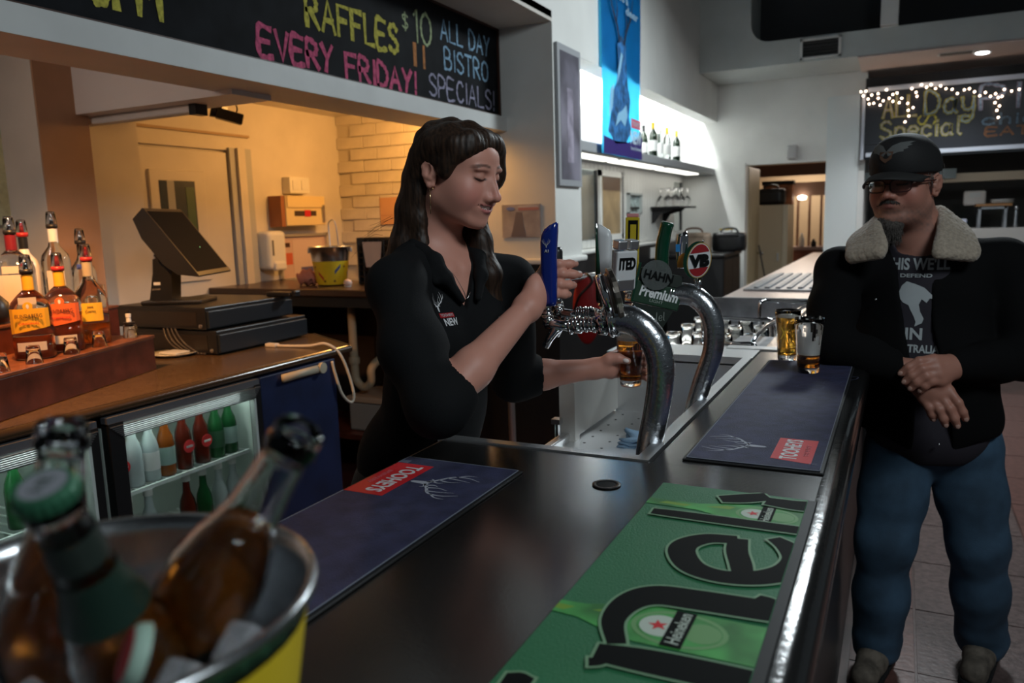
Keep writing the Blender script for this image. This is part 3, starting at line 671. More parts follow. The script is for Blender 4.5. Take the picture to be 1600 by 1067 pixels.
# tall white badge with black lettering behind the disc
bd = T(-.522,1.60,1.402) @ RZ(52) @ RX(8)
fc('badge_block', xf(box(-.026,.026,-.010,.010,-.055,.03, bev=.004), bd), M_hw, f1, Q1)
bm = xf(box(-.026,-.003,-.012,.012,.032,.052, bev=.003), bd); xf_ = box(.003,.026,-.012,.012,.032,.052, bev=.003); xf(xf_, bd)
fc('badge_cap', bm, M_steel, f1, Q1); fc('badge_cap', xf_, M_steel, f1, Q1)
text('ITED', .03, T(*-Vector(Q1)) @ bd @ plane_M((.0,-.0115,.003), (1,0,0), (0,0,1)), M_let, f1, width=.040, height=.025, bold=.0010, ext=.001)
fc('badge_base', xf(box(-.022,.022,-.009,.009,-.056,-.03, bev=.003), bd @ T(0,-.002,0)), M_steel, f1, Q1)
# ---- rear font
f2 = empty('beer_font', 'second swan-neck beer font, behind the first, carrying a green badge', 'beer font', (-.44, 1.85, .862)); Q2 = (-.44, 1.85, .862)
path = smooth_path([(-.452,1.85,.862),(-.447,1.85,.95),(-.432,1.85,1.03),(-.412,1.85,1.10),(-.388,1.85,1.175),(-.384,1.85,1.23),(-.396,1.85,1.275),(-.420,1.85,1.303),(-.448,1.85,1.315),(-.485,1.85,1.315)], 7)
N = len(path); fc('pipe', tube(path, [.0215+.005*(i/N) for i in range(N)], 28), M_wet, f2, Q2, smooth=True)
pl = [tuple(Vector(p)-Vector(Q2)) for p in path]; wetdrops(f2, pl[36:], .0255, 260, 3)
fc('base_flange', lathe([(.04,0),(.04,.008),(.026,.014)], 24, M=T(-.452,1.85,.862)), M_chrome, f2, Q2, smooth=True)
bm = tube([(-.470,1.85,1.313),(-.495,1.85,1.313)], .028, 20); tube([(-.478,1.85,1.313),(-.484,1.85,1.313)], .032, 20, bm); tube([(-.49,1.85,1.30),(-.60,1.85,1.30)], .012, 12, bm)
fc('neck_clamp', bm, M_chrome, f2, Q2, smooth=True)
bm = bmesh.new(); tap_body(bm, (-.592,1.85,1.300)); fc('tap', bm, M_chrome, f2, Q2, smooth=True)
# yellow handle: square post with black border panel
yh = fc('tap_handle', xf(box(-.0165,.0165,-.013,.013,0,.155, bev=.002), T(-.586,1.85,1.345) @ RY(1.5) @ RZ(14)), mat('yellow_handle', (.50,.38,.02), .3), f2, Q2)
Yh = T(-.586,1.85,1.345) @ RY(1.5) @ RZ(14)
fc('black_panel', xf(box(-.0095,.0135,-.0142,-.0132,.006,.148), Yh), M_let, yh, Q2); fc('yellow_panel', xf(box(-.0045,.0095,-.0150,-.0143,.012,.138), Yh), MATS['yellow_handle'], yh, Q2)
fc('pink_top', xf(box(-.014,.014,-.011,.011,.155,.164, bev=.002), Yh), mat('pink_cap', (.6,.25,.25), .4), yh, Q2)
# dark green curved handle
fc('tap_handle', tube(smooth_path([(-.513,1.86,1.37),(-.513,1.86,1.40),(-.511,1.86,1.43),(-.505,1.86,1.46),(-.498,1.86,1.486)],5), [.0165]*14+[.0155]*5+[.0165,.013][:2], 18), mat('bottle_green_handle', (.004,.045,.022), .22, coat=.4), f2, Q2, smooth=True)
# green badge with its clear half disc
bd = T(-.512,1.815,1.320) @ RZ(20) @ RY(14) @ RX(-10)
M_bg = mat('badge_green', (.005,.035,.014), .35); M_bgd = mat('badge_green_dark', (.005,.012,.007), .35)
fc('badge_plate', xf(box(-.056,.056,-.006,.006,-.032,.020, bev=.002), bd), M_bg, f2, Q2)
fc('badge_head', xf(box(-.050,.052,-.005,.007,.020,.052, bev=.002), bd), M_bgd, f2, Q2)
fc('badge_foot', xf(prism([(-.054,-.034),(.046,-.034),(.030,-.082),(.018,-.085)], -.004, .004), bd @ RX(90)), M_bgd, f2, Q2)
fc('badge_rim', xf(box(-.058,-.052,-.008,.008,-.034,.062, bev=.001), bd), M_hg, f2, Q2)
bm = bmesh.new(); n = 26; r_ = .036
fc('clear_disc', xf(lathe([(0,-.003),(r_,-.003),(r_,.003),(0,.003)], 30), bd @ T(-.012,-.010,.040) @ RX(90)), mat('clear_acrylic', (.30,.33,.32), .12, trans=.75), f2, Q2, smooth=False)
text('HAHN', .03, T(*-Vector(Q2)) @ bd @ plane_M((-.006,-.0150,.038), (1,0,0), (0,0,1)), M_let, f2, width=.068, height=.020, bold=.0006, ext=.001)
text('Premium', .03, T(*-Vector(Q2)) @ bd @ plane_M((.004,-.0068,-.002), (1,0,0), (0,0,1)), mat('print_bright', (.72,.74,.74), .5), f2, width=.092, height=.026, bold=.0010, shear=.15)
text('LIGHT', .03, T(*-Vector(Q2)) @ bd @ plane_M((.002,-.0066,-.021), (1,0,0), (0,0,1)), mat('print_grey', (.32,.36,.33), .5), f2, width=.032, height=.007)
brush('lel', T(*-Vector(Q2)) @ bd @ plane_M((.012,-.0050,-.066), (1,.0,.3), (-.2,0,1)), MATS['print_grey'], f2, .02, .02, .0012, name='signature')
# oval badge on its stem
vb = T(-.420,1.845,1.395) @ RZ(16) @ RY(12) @ RX(-6)
def oval(rx, rz, y0, y1): 
    return prism([(rx*math.cos(i*2*math.pi/36), rz*math.sin(i*2*math.pi/36)) for i in range(36)], y0, y1)
flatM = vb @ RX(90)
fc('oval_back', xf(oval(.0300,.0440,-.004,.006), flatM @ T(-.006,0,0)), M_hg, f2, Q2)
fc('oval_gold', xf(oval(.0275,.0420,.006,.0072), flatM), mat('gold_ring', (.55,.36,.10), .35, .6), f2, Q2)
fc('oval_white', xf(oval(.0255,.0398,.0072,.0080), flatM), M_hw, f2, Q2)
def oval_cut(sgn):
    bm = oval(.0240,.0380,.0080,.0086); nrm = Vector((-.35,1,0)).normalized()
    bmesh.ops.bisect_plane(bm, geom=bm.verts[:]+bm.edges[:]+bm.faces[:], plane_co=nrm*.0175*sgn, plane_no=nrm*sgn, clear_inner=True); return bm
for sgn in (-1, 1): fc('oval_red', xf(oval_cut(sgn), flatM), mat('badge_red', (.28,.008,.012), .35), f2, Q2)
text('VB', .03, T(*-Vector(Q2)) @ vb @ plane_M((.001,-.0092,-.001), (.96,0,.28), (-.28,0,.96)), M_let, f2, width=.044, height=.030, bold=.0022, ext=.0015, shear=.1)
bm = tube([(-.421,1.85,1.355),(-.419,1.85,1.325)], .006, 8); tube([(-.430,1.85,1.362),(-.425,1.85,1.325)], .004, 8, bm); fc('badge_stem', bm, M_chrome, f2, Q2, smooth=True)
fc('oval_pin', xf(lathe([(.003,0),(.003,.006),(0,.007)], 8), vb @ T(-.001,-.002,.043)), M_chrome, f2, Q2, smooth=True)
# small silver, blue and orange handle between the badges
sh = fc('tap_handle', xf(handle_loft([(0,0,.012,.008,0),(0,.02,.014,.009,0),(0,.045,.015,.008,0),(.002,.075,.013,.007,0),(.001,.085,.010,.006,.4)], sq=2.4), T(-.466,1.87,1.375)), M_chrome, f2, Q2, smooth=True)
fc('orange_panel', xf(handle_loft([(0,0,.012,.001,0),(0,.012,.0125,.001,0),(.001,.026,.010,.001,0),(.004,.034,.003,.001,0)], sq=2.2), T(-.462,1.856,1.378)), mat('orange_panel', (.55,.22,.02), .35), sh, Q2)
fc('blue_panel', xf(box(-.015,-.006,-.0105,-.0085,.040,.058), T(-.464,1.87,1.375)), mat('panel_blue', (.03,.25,.6), .35), sh, Q2)
# the glass being filled, held upright under the rear tap
pint('beer_glass', 'beer glass being filled, held in her left hand under the rear tap', (-.608, 1.907, 1.070), .150, .027, .040, .80, .010, beer=M_beerd)
# ================================================================ blackboard over the bar opening
def sub(bm, o): return xf(bm, T(*(-Vector(o))))
def thing1(name, label, cat, loc, group=None): return empty(name, label, cat, loc, group=group)
M_bb = mat('blackboard', (.007,.008,.010), .7, noise=(9,.35), spec=.12); M_frame = mat('dark_frame', (.05,.018,.010), .45)
bd_ = thing1('blackboard', 'long chalkboard sign above the bar opening with painted raffle and bistro lettering', 'sign', (-2.275, 2.0, 2.14)); O = (-2.275, 2.0, 2.14)
obj('board', sub(box(-2.275,-2.262,-.6,4.465,2.140,2.655), O), M_bb, bd_)
bm = bmesh.new(); box(-2.275,-2.250,-.6,4.478,2.136,2.150,bm); box(-2.275,-2.250,4.462,4.478,2.136,2.66,bm); box(-2.275,-2.250,-.6,4.478,2.650,2.66,bm); obj('frame', sub(bm, O), M_frame, bd_)
def bpl(y, z): return T(*(-Vector(O))) @ plane_M((-2.2615, y, z), (0,1,0), (0,0,1))
Cy, Cp, Cb, Cpu, Co, Cw, Cg = (mat('chalk_'+n, c, .9, noise=(60,.3)) for n, c in (('yellow', (.42,.38,.06)), ('pink', (.50,.08,.17)), ('blue', (.20,.34,.48)), ('violet', (.27,.26,.36)), ('orange', (.40,.16,.05)), ('white', (.5,.5,.46)), ('green', (.30,.36,.20))))
for s_, y, z, w_, h_, th, m_ in (('RAFFLES', 2.715, 2.335, .66, .125, .030, Cy), ('EVERY', 2.425, 2.168, .44, .105, .028, Cp), ('FRIDAY!', 2.96, 2.158, .57, .105, .026, Cp), ('ALL DAY', 3.80, 2.480, .56, .105, .015, Cb), ('BISTRO', 3.83, 2.330, .50, .110, .015, Cb), ('SPECIALS!', 3.66, 2.172, .74, .110, .015, Cpu), ('130 5PM', 1.45, 2.205, .52, .17, .030, Cy), ('10', 3.54, 2.42, .16, .16, .018, Cg), ('$', 3.43, 2.46, .05, .08, .010, Cg)):
    brush(s_, bpl(y, z), m_, bd_, w_, h_, th)
brush('II', bpl(2.17, 2.345), Cg, bd_, .09, .10, .02, gap=.5); brush('II', bpl(3.52, 2.305), Co, bd_, .10, .10, .03, gap=.5)
# poster panel on the column, photo on its side
fp = thing1('picture_frame', 'tall narrow framed poster on the white column beside the niche', 'picture', (-1.9, 4.68, 2.1)); O = (-1.9, 4.68, 2.1)
bm = box(-1.9,-1.878,4.505,4.885,1.705,2.55,bev=.003); obj('frame', sub(bm, O), mat('grey_frame', (.34,.35,.37), .4), fp)
mp_ = mat('poster_print', (.17,.16,.20), .35, noise=(3.5,.45,3)); obj('poster', sub(box(-1.879,-1.8765,4.54,4.85,1.745,2.51), O), mp_, fp)
obj('poster_figure', sub(box(-1.877,-1.8755,4.64,4.74,1.85,2.30), O), mat('poster_blur', (.30,.27,.34), .5, noise=(9,.4)), fp)
ph = thing1('photo_print', 'laminated photo print pinned to the column side above the warm-lit ledge', 'poster', (-2.13, 4.47, 1.5)); O = (-2.13, 4.47, 1.5)
obj('print', sub(box(-2.265,-2.0,4.472,4.48,1.395,1.60), O), mat('photo_grey', (.36,.33,.34), .35, noise=(7,.25)), ph)
obj('blue_patch', sub(prism([(.03*math.cos(a)-2.215,.010*math.sin(a)+1.578) for a in np.linspace(0,6.28,18)[:-1]],0,.002), (0,0,0)) if False else sub(xf(lathe([(0,0),(.030,0),(.030,.002),(0,.002)],18,cap=False), T(-2.205,4.4715,1.575) @ RX(90) @ Matrix.Diagonal((1,.36,1,1))), O), mat('photo_blue', (.16,.22,.5), .4), ph)
obj('red_strip', sub(box(-2.15,-2.01,4.4705,4.4725,1.562,1.580), O), mat('photo_red', (.42,.20,.20), .4), ph); obj('pale_strip', sub(box(-2.15,-2.01,4.4705,4.4725,1.580,1.592), O), mat('photo_pale', (.45,.43,.48), .4), ph)
bm = prism([(-2.205,1.40),(-2.10,1.40),(-2.115,1.47),(-2.125,1.55),(-2.165,1.555),(-2.185,1.47)], 0, .002); xf(bm, T(0,4.4725,0) @ RX(90)); obj('dark_figure', sub(bm, O), mat('photo_dark', (.17,.15,.17), .4), ph)
# ================================================================ banner
bn = thing1('banner', 'tall blue hanging banner with a stag in front of the bright niche', 'banner', (-1.885, 5.75, 1.95)); O = (-1.885, 5.75, 1.95)
mbn = mat('banner_blue', (.010,.085,.26), .6, noise=(2.5,.5,2)); nt = mbn.node_tree
bsdf = nt.nodes['Principled BSDF']; tr = nt.nodes.new('ShaderNodeBsdfTranslucent'); mx = nt.nodes.new('ShaderNodeMixShader'); mx.inputs[0].default_value = .72
tr.inputs['Color'].default_value = (.05,.50,.85,1); nt.links.new(bsdf.outputs[0], mx.inputs[1]); nt.links.new(tr.outputs[0], mx.inputs[2]); nt.links.new(mx.outputs[0], nt.nodes['Material Output'].inputs['Surface'])
bm = bmesh.new(); g = []
for j in range(30):
    row = []
    for i in range(13):
        row.append(bm.verts.new((.010*math.sin(i*.9+j*.12)*(1-j/40), -.46+.92*i/12, 1.45*j/29)))
    g.append(row)
for j in range(29):
    for i in range(12): bm.faces.new((g[j][i], g[j][i+1], g[j+1][i+1], g[j+1][i]))
obj('cloth', bm, mbn, bn, smooth=True)
mpu = mat('banner_purple', (.030,.014,.15), .6); mbw = mat('banner_white', (.5,.6,.7), .6); mst = mat('stag_brown', (.012,.022,.05), .6); mice = mat('stag_ice', (.25,.50,.70), .6)
def bp_(pts, m_, name, off=.013):
    bm = bmesh.new(); bm.faces.new([bm.verts.new((off, y, z)) for y, z in pts]); bmesh.ops.recalc_face_normals(bm, faces=bm.faces)
    if bm.faces[:][0].normal.x < 0: bm.faces[:][0].normal_flip()
    bmesh.ops.triangulate(bm, faces=bm.faces[:]); obj(name, bm, m_, bn)
bp_([(-.455,.0),(.455,.0),(.455,.17),(.1,.11),(-.2,.10),(-.455,.12)], mpu, 'purple_base')
bp_([(-.36,.16),(-.28,.30),(-.26,.42),(-.16,.52),(-.12,.66),(-.14,.78),(-.04,.86),(.06,.80),(.06,.68),(.10,.52),(.16,.42),(.12,.30),(.18,.20),(.05,.10),(-.2,.08)], mat('stag_body', (.025,.13,.33), .6, noise=(16,.6)), 'stag_body')
for pts in ([(-.2,.2),(-.08,.26),(.02,.22),(.08,.30),(.05,.38),(-.04,.33),(-.14,.30)], [(-.16,.5),(-.08,.6),(-.02,.72),(-.06,.74),(-.12,.62)], [(-.34,.25),(-.3,.45),(-.22,.5),(-.26,.33)]): bp_(pts, mice, 'ice_splash', .0145)
for q in (-1, 1):
    L_, Q_ = stroke_poly([(-.04+q*.05,.80),(-.04+q*.10,.90),(-.04+q*.22,1.02),(-.04+q*.26,1.16)], [.018,.016,.012,.006]); bp_([tuple(v) for v in L_]+[tuple(v) for v in Q_[::-1]], mst, 'antler', .015)
    L_, Q_ = stroke_poly([(-.04+q*.12,.92),(-.04+q*.10,1.02),(-.04+q*.13,1.10)], [.012,.009,.004]); bp_([tuple(v) for v in L_]+[tuple(v) for v in Q_[::-1]], mst, 'antler', .0152)
text('NEW', .1, plane_M((.015,.29,.155), (0,1,0), (0,0,1)), mbw, bn, width=.28, height=.10, bold=.004)
bp_([(.17,.225),(.42,.225),(.42,.295),(.17,.295)], mat('banner_red', (.6,.10,.16), .6), 'red_tag', .0145); text('TOOHEYS', .05, plane_M((.0155,.295,.26), (0,1,0), (0,0,1)), mbw, bn, width=.20, height=.035)
text('born & brewed', .05, plane_M((.0155,.29,.075), (0,1,0), (0,0,1)), mbw, bn, width=.26, height=.03)
for s_, y, z, w_ in (("how to", -.02, 1.30, .40), ('cold', .30, 1.26, .24), ("there's a", -.12, 1.12, .46), ('deer', .20, 1.05, .30)): text(s_, .06, plane_M((.016,y,z), (0,1,0), (0,0,1)), mat('banner_pale', (.25,.42,.58), .6), bn, width=w_, height=.06, bold=.002)
# ================================================================ wine bottles on the niche shelf
M_dgl = mat('dark_green_glass', (.012,.02,.012), .08, coat=.5); M_yl = mat('yellow_foil', (.55,.38,.02), .4); M_clr = mat('bottle_glass', (.93,.97,.95), .03, trans=1.0, ior=1.3)
def wine(loc, glass, label, foil, lab, group='wine bottles on the niche shelf', s=1.0, cat='bottle'):
    b = empty('wine_bottle', lab, cat, loc, group=None)
    pr = [(0,0),(.036,0),(.038,.008),(.038,.175),(.034,.205),(.018,.235),(.0145,.26),(.0145,.285),(.016,.286),(.016,.298),(.013,.30),(0,.30)]
    obj('glass_body', lathe([(r*s,z*s) for r,z in pr], 18, cap=False), glass, b, smooth=True)
    obj('label', lathe([(.0388*s,.055*s),(.0388*s,.145*s)], 18, cap=False), label, b, smooth=True)
    obj('foil', lathe([(.0172*s,.238*s),(.0160*s,.255*s),(.0158*s,.285*s),(.0170*s,.287*s),(.0170*s,.300*s),(0,.302*s)], 14, cap=False), foil, b, smooth=True)
    return b
wl_ = [(6.40,-2.02,M_dgl,M_paper,M_yl,'dark wine bottle with yellow foil, nearest the blue banner on the niche shelf'), (6.56,-2.10,M_dgl,M_paper,M_black,'black-capped dark bottle right behind the first yellow-foiled one'), (6.74,-2.08,M_dgl,mat('green_label', (.1,.2,.1), .6),M_black,'stout green bottle without yellow foil in the middle of the row'), (6.93,-1.99,M_dgl,M_paper,M_yl,'second yellow-foiled wine bottle along from the banner'), (7.08,-2.12,M_dgl,M_paper,M_black,'slim dark bottle behind the second yellow-foiled one'), (7.24,-2.02,M_clr,M_paper,mat('pale_cap', (.7,.65,.6), .4),'clear wine bottle with pale cap between the yellow-foiled ones'), (7.40,-1.99,M_clr,M_paper,M_yl,'clear wine bottle with yellow foil, third from the banner'), (7.56,-2.10,M_dgl,M_paper,M_black,'dark bottle at the back, beside the last yellow-foiled one'), (7.74,-1.99,M_dgl,M_paper,M_yl,'dark wine bottle with yellow foil at the far end of the row')]
for y, x, g_, l_, f_, lab in wl_: wine((x, y, 2.02), g_, l_, f_, lab)['group'] = 'wine bottles on the niche shelf'
# ================================================================ niche wall furniture (facing +x, on the grooved panel)
def wallx(name, label, cat, y0, y1, z0, z1, x=-2.279): return thing1(name, label, cat, (x, (y0+y1)/2, (z0+z1)/2))
def fr_box(y0, y1, z0, z1, w_, d, bm=None):
    bm = bm or bmesh.new()
    for a in ((y0,y0+w_,z0,z1),(y1-w_,y1,z0,z1),(y0,y1,z0,z0+w_),(y0,y1,z1-w_,z1)): box(0,d,a[0],a[1],a[2],a[3],bm)
    return bm
M_mir = mat('mirror_glass', (.75,.8,.78), .03, 1.0)
t = wallx('mirror', 'narrow pale mirror strip at the near end of the niche wall', 'mirror', 5.0,6.2,1.33,1.89); obj('mirror_glass', box(0,.008,-.6,.6,-.28,.28), mat('pale_mirror', (.60,.68,.66), .08, .9), t); obj('black_edge', box(0,.02,.60,.63,-.28,.28), M_black, t)
t = wallx('mirror', 'framed wall mirror with a painted reflection of a tan door, on the niche wall', 'mirror', 6.27,6.9,1.31,1.9); obj('frame', fr_box(-.31,.31,-.295,.295,.05,.025), M_white, t); obj('painted_reflection', box(.004,.010,-.2,.28,-.25,.25), mat('painted_tan_reflection', (.36,.25,.13), .3, noise=(6,.15)), t); obj('brown_top', box(.010,.012,-.2,.28,.13,.25), mat('painted_brown_reflection', (.16,.09,.05), .3), t); obj('black_edge', box(.0,.028,.27,.30,-.26,.26), M_black, t)  # the reflected door is painted on as tan and brown sheets
t = wallx('wall_cubby', 'small recessed wall cubby with a glimpse of glassware', 'cubby', 7.06,7.46,1.53,1.72); obj('frame', fr_box(-.2,.2,-.1,.1,.02,.03), mat('grey_edge', (.4,.43,.42), .4), t); obj('back', box(0,.004,-.19,.19,-.09,.09), mat('cubby_blue', (.32,.40,.40), .3, noise=(20,.5)), t); obj('ledge', box(.004,.03,-.19,.1,-.05,-.03), M_black, t)
t = wallx('wall_shelf', 'small black bracket shelf holding upside-down glasses', 'shelf', 7.78,8.6,1.55,1.61); obj('board', box(0,.30,-.36,.36,0,.018,bev=.004), M_blackm, t)
for yy in (-.30, .12):
    bm = prism([(0,0),(.24,0),(.20,-.03),(.08,-.06),(.03,-.14),(0,-.15)], -.012, .012); xf(bm, T(0,yy,0) @ RX(90)); obj('bracket', bm, M_blackm, t)
pr_ = None
for i in range(9):
    loc = (-2.02-.10*(i % 3), 7.86+.085*i*.9, 1.5985+.0005)
    if pr_ is None: pr_ = obj('wine_glass', lathe([(.034,0),(.038,.03),(.036,.07),(.020,.10),(.005,.112),(.004,.17),(.030,.182),(.031,.184),(.003,.186),(0,.186)],14,cap=False), M_glass, smooth=True); o = pr_
    else: o = pr_.copy(); COL.objects.link(o)
    o.location = loc; tag(o, 'upside-down stemmed glass among those on the black bracket shelf', 'glass', 'upside-down glasses on the bracket shelf')
t = wallx('mirror', 'tall thin mirror strip at the far end of the niche wall, past the shelf', 'mirror', 8.75,9.05,1.33,1.88); obj('mirror_glass', box(0,.008,-.15,.12,-.27,.27), M_mir, t); obj('black_edge', box(0,.02,.12,.15,-.27,.27), M_black, t)
t = wallx('power_outlet', 'white power outlet on the dark splashback under the niche ledge', 'outlet', 7.55,7.75,1.09,1.2, x=-2.199); obj('plate', box(0,.012,-.10,.10,-.055,.055,bev=.004), M_white, t); obj('switch', box(.012,.016,-.06,-.03,-.01,.02), M_paper, t); obj('switch', box(.012,.016,.03,.06,-.01,.02), M_paper, t)
# counter end with bags in the niche
t = thing1('black_cabinet', 'black cabinet under the bags at the end of the niche', 'cabinet', (-1.75, 8.3, 0)); obj('body', box(-.36,.20,-.45,.45,0,1.08), M_blackm, t); obj('top', box(-.38,.22,-.47,.47,1.08,1.115,bev=.008), mat('black_top', (.015,.015,.016), .3), t); obj('door', box(.20,.21,-.42,0,.05,1.05), mat('brown_black', (.022,.016,.012), .4), t); obj('door', box(.20,.21,.02,.42,.05,1.05), MATS['brown_black'], t)
def bag(name, label, loc, s, m_, strap):
    b = empty(name, label, 'bag', loc); bm = box(-.17*s,.17*s,-.08*s,.08*s,0,.20*s)
    bmesh.ops.subdivide_edges(bm, edges=bm.edges[:], cuts=3, use_grid_fill=True); bmesh.ops.smooth_vert(bm, verts=bm.verts, factor=.5, use_axis_x=True, use_axis_y=True, use_axis_z=True); obj('body', bm, m_, b, smooth=True)
    obj('flap', box(-.12*s,.12*s,-.085*s,.07*s,.15*s,.185*s,bev=.01), m_, b)
    obj('handle', tube(smooth_path([(-.10*s,0,.17*s),(-.06*s,0,.235*s),(.06*s,0,.235*s),(.10*s,0,.17*s)],6), .010*s, 8), strap, b, smooth=True)
bag('handbag', 'tan and cream handbag on the black cabinet, left of the black bag', (-1.90, 8.10, 1.1155), 1.05, mat('tan_leather', (.30,.22,.16), .5, noise=(5,.5)), mat('brown_strap', (.10,.05,.03), .5)); bag('handbag', 'black handbag on the black cabinet, nearest the door', (-1.60, 8.42, 1.1155), 1.0, mat('black_leather', (.012,.012,.013), .35), M_black)
t = thing1('tissue_box', 'small white box with yellow lid behind the black bag', 'box', (-1.68, 8.66, 1.1155)); obj('body', box(-.06,.06,-.05,.05,0,.22,bev=.004), M_paper, t); obj('lid', box(-.062,.062,-.052,.052,.22,.235), M_yl, t)
t = thing1('steel_rail', 'bent stainless grab rail behind the taps', 'rail', (-1.6, 4.2, 1.0)); obj('rail_tube', tube(smooth_path([(-.45,-.1,-1.0),(-.45,-.1,.06),(-.40,-.1,.10),(.15,.12,.19),(.22,.15,.17),(.22,.15,-1.0)],6), .02, 14), M_steel, t, smooth=True)
t = thing1('red_pouch', 'red pouch with a black strap hanging from the steel rail behind the taps', 'pouch', (-1.62, 4.255, .76)); bm = bmesh.new(); bmesh.ops.create_uvsphere(bm, u_segments=20, v_segments=14, radius=1, matrix=Matrix.Translation((0,0,.22)) @ Matrix.Diagonal((.085,.05,.21,1))); obj('bag_body', bm, mat('pouch_red', (.30,.010,.012), .6, bump=(90,.3)), t, smooth=True); obj('strap', tube(smooth_path([(-.07,-.03,.20),(-.02,-.06,.30),(.05,-.04,.38),(.02,-.02,.42),(0,.0,.425)],6), .008, 6), M_black, t)
# ================================================================ far wall and kitchen
t = thing1('wall_speaker', 'small pale wall speaker above the doorway', 'speaker', (-1.08, 9.2, 2.14)); obj('case', box(-.055,.055,-.09,0,-.07,.08,bev=.02,seg=3), mat('speaker_grey', (.5,.5,.49), .6), t, smooth=False); obj('grille', box(-.04,.04,-.094,-.088,-.05,.06,bev=.003), mat('grille_grey', (.36,.36,.36), .7), t)
t = thing1('air_vent', 'dark slatted air vent with white frame on the bulkhead', 'vent', (-.75, 8.317, 3.045)); bm = bmesh.new()
for a in ((-.185,.185,-.095,-.075),(-.185,.185,.075,.095),(-.185,-.160,-.095,.095),(.160,.185,-.095,.095)): box(a[0],a[1],-.02,0,a[2],a[3],bm)
obj('frame', bm, M_white, t); obj('recess', box(-.16,.16,-.004,-.001,-.075,.075), M_dark, t)
for i in range(5): obj('slat', xf(box(-.16,.16,-.012,.0,-.002,.002), T(0,-.004,-.06+.03*i) @ RX(35)), mat('slat_grey', (.05,.05,.05), .5), t)
t = thing1('ceiling_vent', 'flat dark ceiling vent over the kitchen board', 'vent', (.40, 8.62, 2.915)); obj('grille', box(-.13,.13,-.06,.06,-.008,0), mat('vent_grey', (.14,.13,.12), .6), t); obj('frame', box(-.15,.15,-.08,.08,-.004,0), M_white, t)
t = thing1('downlight', 'bright round downlight in the kitchen ceiling', 'light', (.62, 8.72, 2.915)); obj('lamp', lathe([(0,-.012),(.05,-.012),(.055,0)],24,cap=False), mat('downlight_lit', (1,1,1), .5, emit=(.95,.97,1), estr=14), t); obj('trim_ring', lathe([(.055,-.004),(.075,-.008),(.08,0)],24,cap=False), M_white, t)
kb = thing1('menu_board', 'kitchen chalkboard with big outlined special lettering under fairy lights', 'sign', (.8, 9.12, 2.3)); O = (.8, 9.12, 2.3)
obj('board', sub(box(-.37,2.2,9.10,9.14,2.02,2.80), O), mat('menu_black', (.014,.017,.024), .35), kb); obj('top_panel', sub(box(-.37,2.2,9.06,9.10,2.735,2.83), O), M_blackm, kb)
M_wb = mat('pale_aluminium', (.55,.60,.68), .35)
bm = box(-.35,2.2,9.04,9.06,2.69,2.735); obj('frame_rail', sub(bm, O), M_wb, kb); obj('frame_rail', sub(box(-.35,2.2,9.06,9.10,2.045,2.085), O), M_wb, kb); obj('frame_stile', sub(box(-.40,-.37,9.06,9.14,2.02,2.72), O), M_wb, kb)
def kpl(x, z): return T(*(-Vector(O))) @ plane_M((x, 9.098, z), (1,0,0), (0,0,1))
for s_, x, z, w_, h_, th, m1, m2 in (('ALL', -.20, 2.43, .30, .20, .040, Cy, Cpu), ('Day', .18, 2.43, .42, .22, .042, Cy, Cb), ('Special', -.22, 2.22, .72, .17, .036, Cy, Cpu), ('PIC', .66, 2.44, .60, .22, .046, Cpu, Cb), ('chicPea', .68, 2.29, .9, .10, .022, Cb, Cb), ('EAT', .72, 2.185, .35, .075, .024, Co, Co)):
    brush(s_, kpl(x, z), m1, kb, w_, h_, th*.85); brush(s_, kpl(x, z) @ T(0,0,.002), m2 if m1 is not m2 else MATS['menu_black'], kb, w_, h_, th*.32)
brush('S', kpl(.28, 2.33) @ RZ(90), Cy, kb, .09, .16, .02)
fl_ = [(-.414,2.698),(-.366,2.70),(-.312,2.657),(-.253,2.664),(-.178,2.694),(-.118,2.645),(-.036,2.60),(.052,2.684),(.135,2.713),(.219,2.705),(.303,2.684),(.404,2.644),(.508,2.628),(.595,2.602),(.686,2.587),(.771,2.567),(.961,2.59),(-.291,2.574),(-.203,2.591),(-.115,2.577),(-.057,2.559),(.027,2.477),(.035,2.421),(.003,2.367),(.101,2.606),(-.332,2.571),(.73,2.547),(.794,2.529),(.825,2.538),(.771,2.484),(.809,2.451),(.79,2.411),(.805,2.345),(-.25,2.62),(-.15,2.61),(-.08,2.655),(.02,2.545),(.07,2.50),(.09,2.645),(.18,2.685),(.26,2.665),(.35,2.655),(.45,2.60),(.55,2.635),(.64,2.56),(.84,2.60),(.9,2.58),(-.345,2.62),(-.23,2.55),(-.39,2.655)]
fy = thing1('fairy_lights', 'string of glowing fairy lights draped over the kitchen board', 'fairy lights', (.3, 9.02, 2.7)); O = (.3, 9.02, 2.7)
M_fy = mat('fairy_glow', (1,.8,.65), .5, emit=(1,.72,.52), estr=9); bmf = bmesh.new(); bmesh.ops.create_icosphere(bmf, subdivisions=1, radius=.011); mef = bpy.data.meshes.new('bulb'); bmf.to_mesh(mef); bmf.free(); mef.materials.append(M_fy)
for x, z in fl_:
    o = bpy.data.objects.new('bulb', mef); COL.objects.link(o); o.parent = fy; o.location = (x-O[0], 0, z-O[2])
sx_ = sorted(fl_); obj('wire', tube([(x-O[0], .008, z-O[2]) for x, z in sx_], .002, 4), mat('wire_dark', (.05,.04,.03), .6), fy)
t = thing1('paper_box', 'white paper box on the kitchen servery stand', 'box', (.70, 9.75, 1.52)); obj('box_body', box(-.10,.10,-.08,.08,0,.15,bev=.02,seg=3), mat('box_white', (.75,.70,.66), .6), t); obj('tuck_flap', box(-.05,.05,-.083,-.08,.08,.13), M_paper, t)
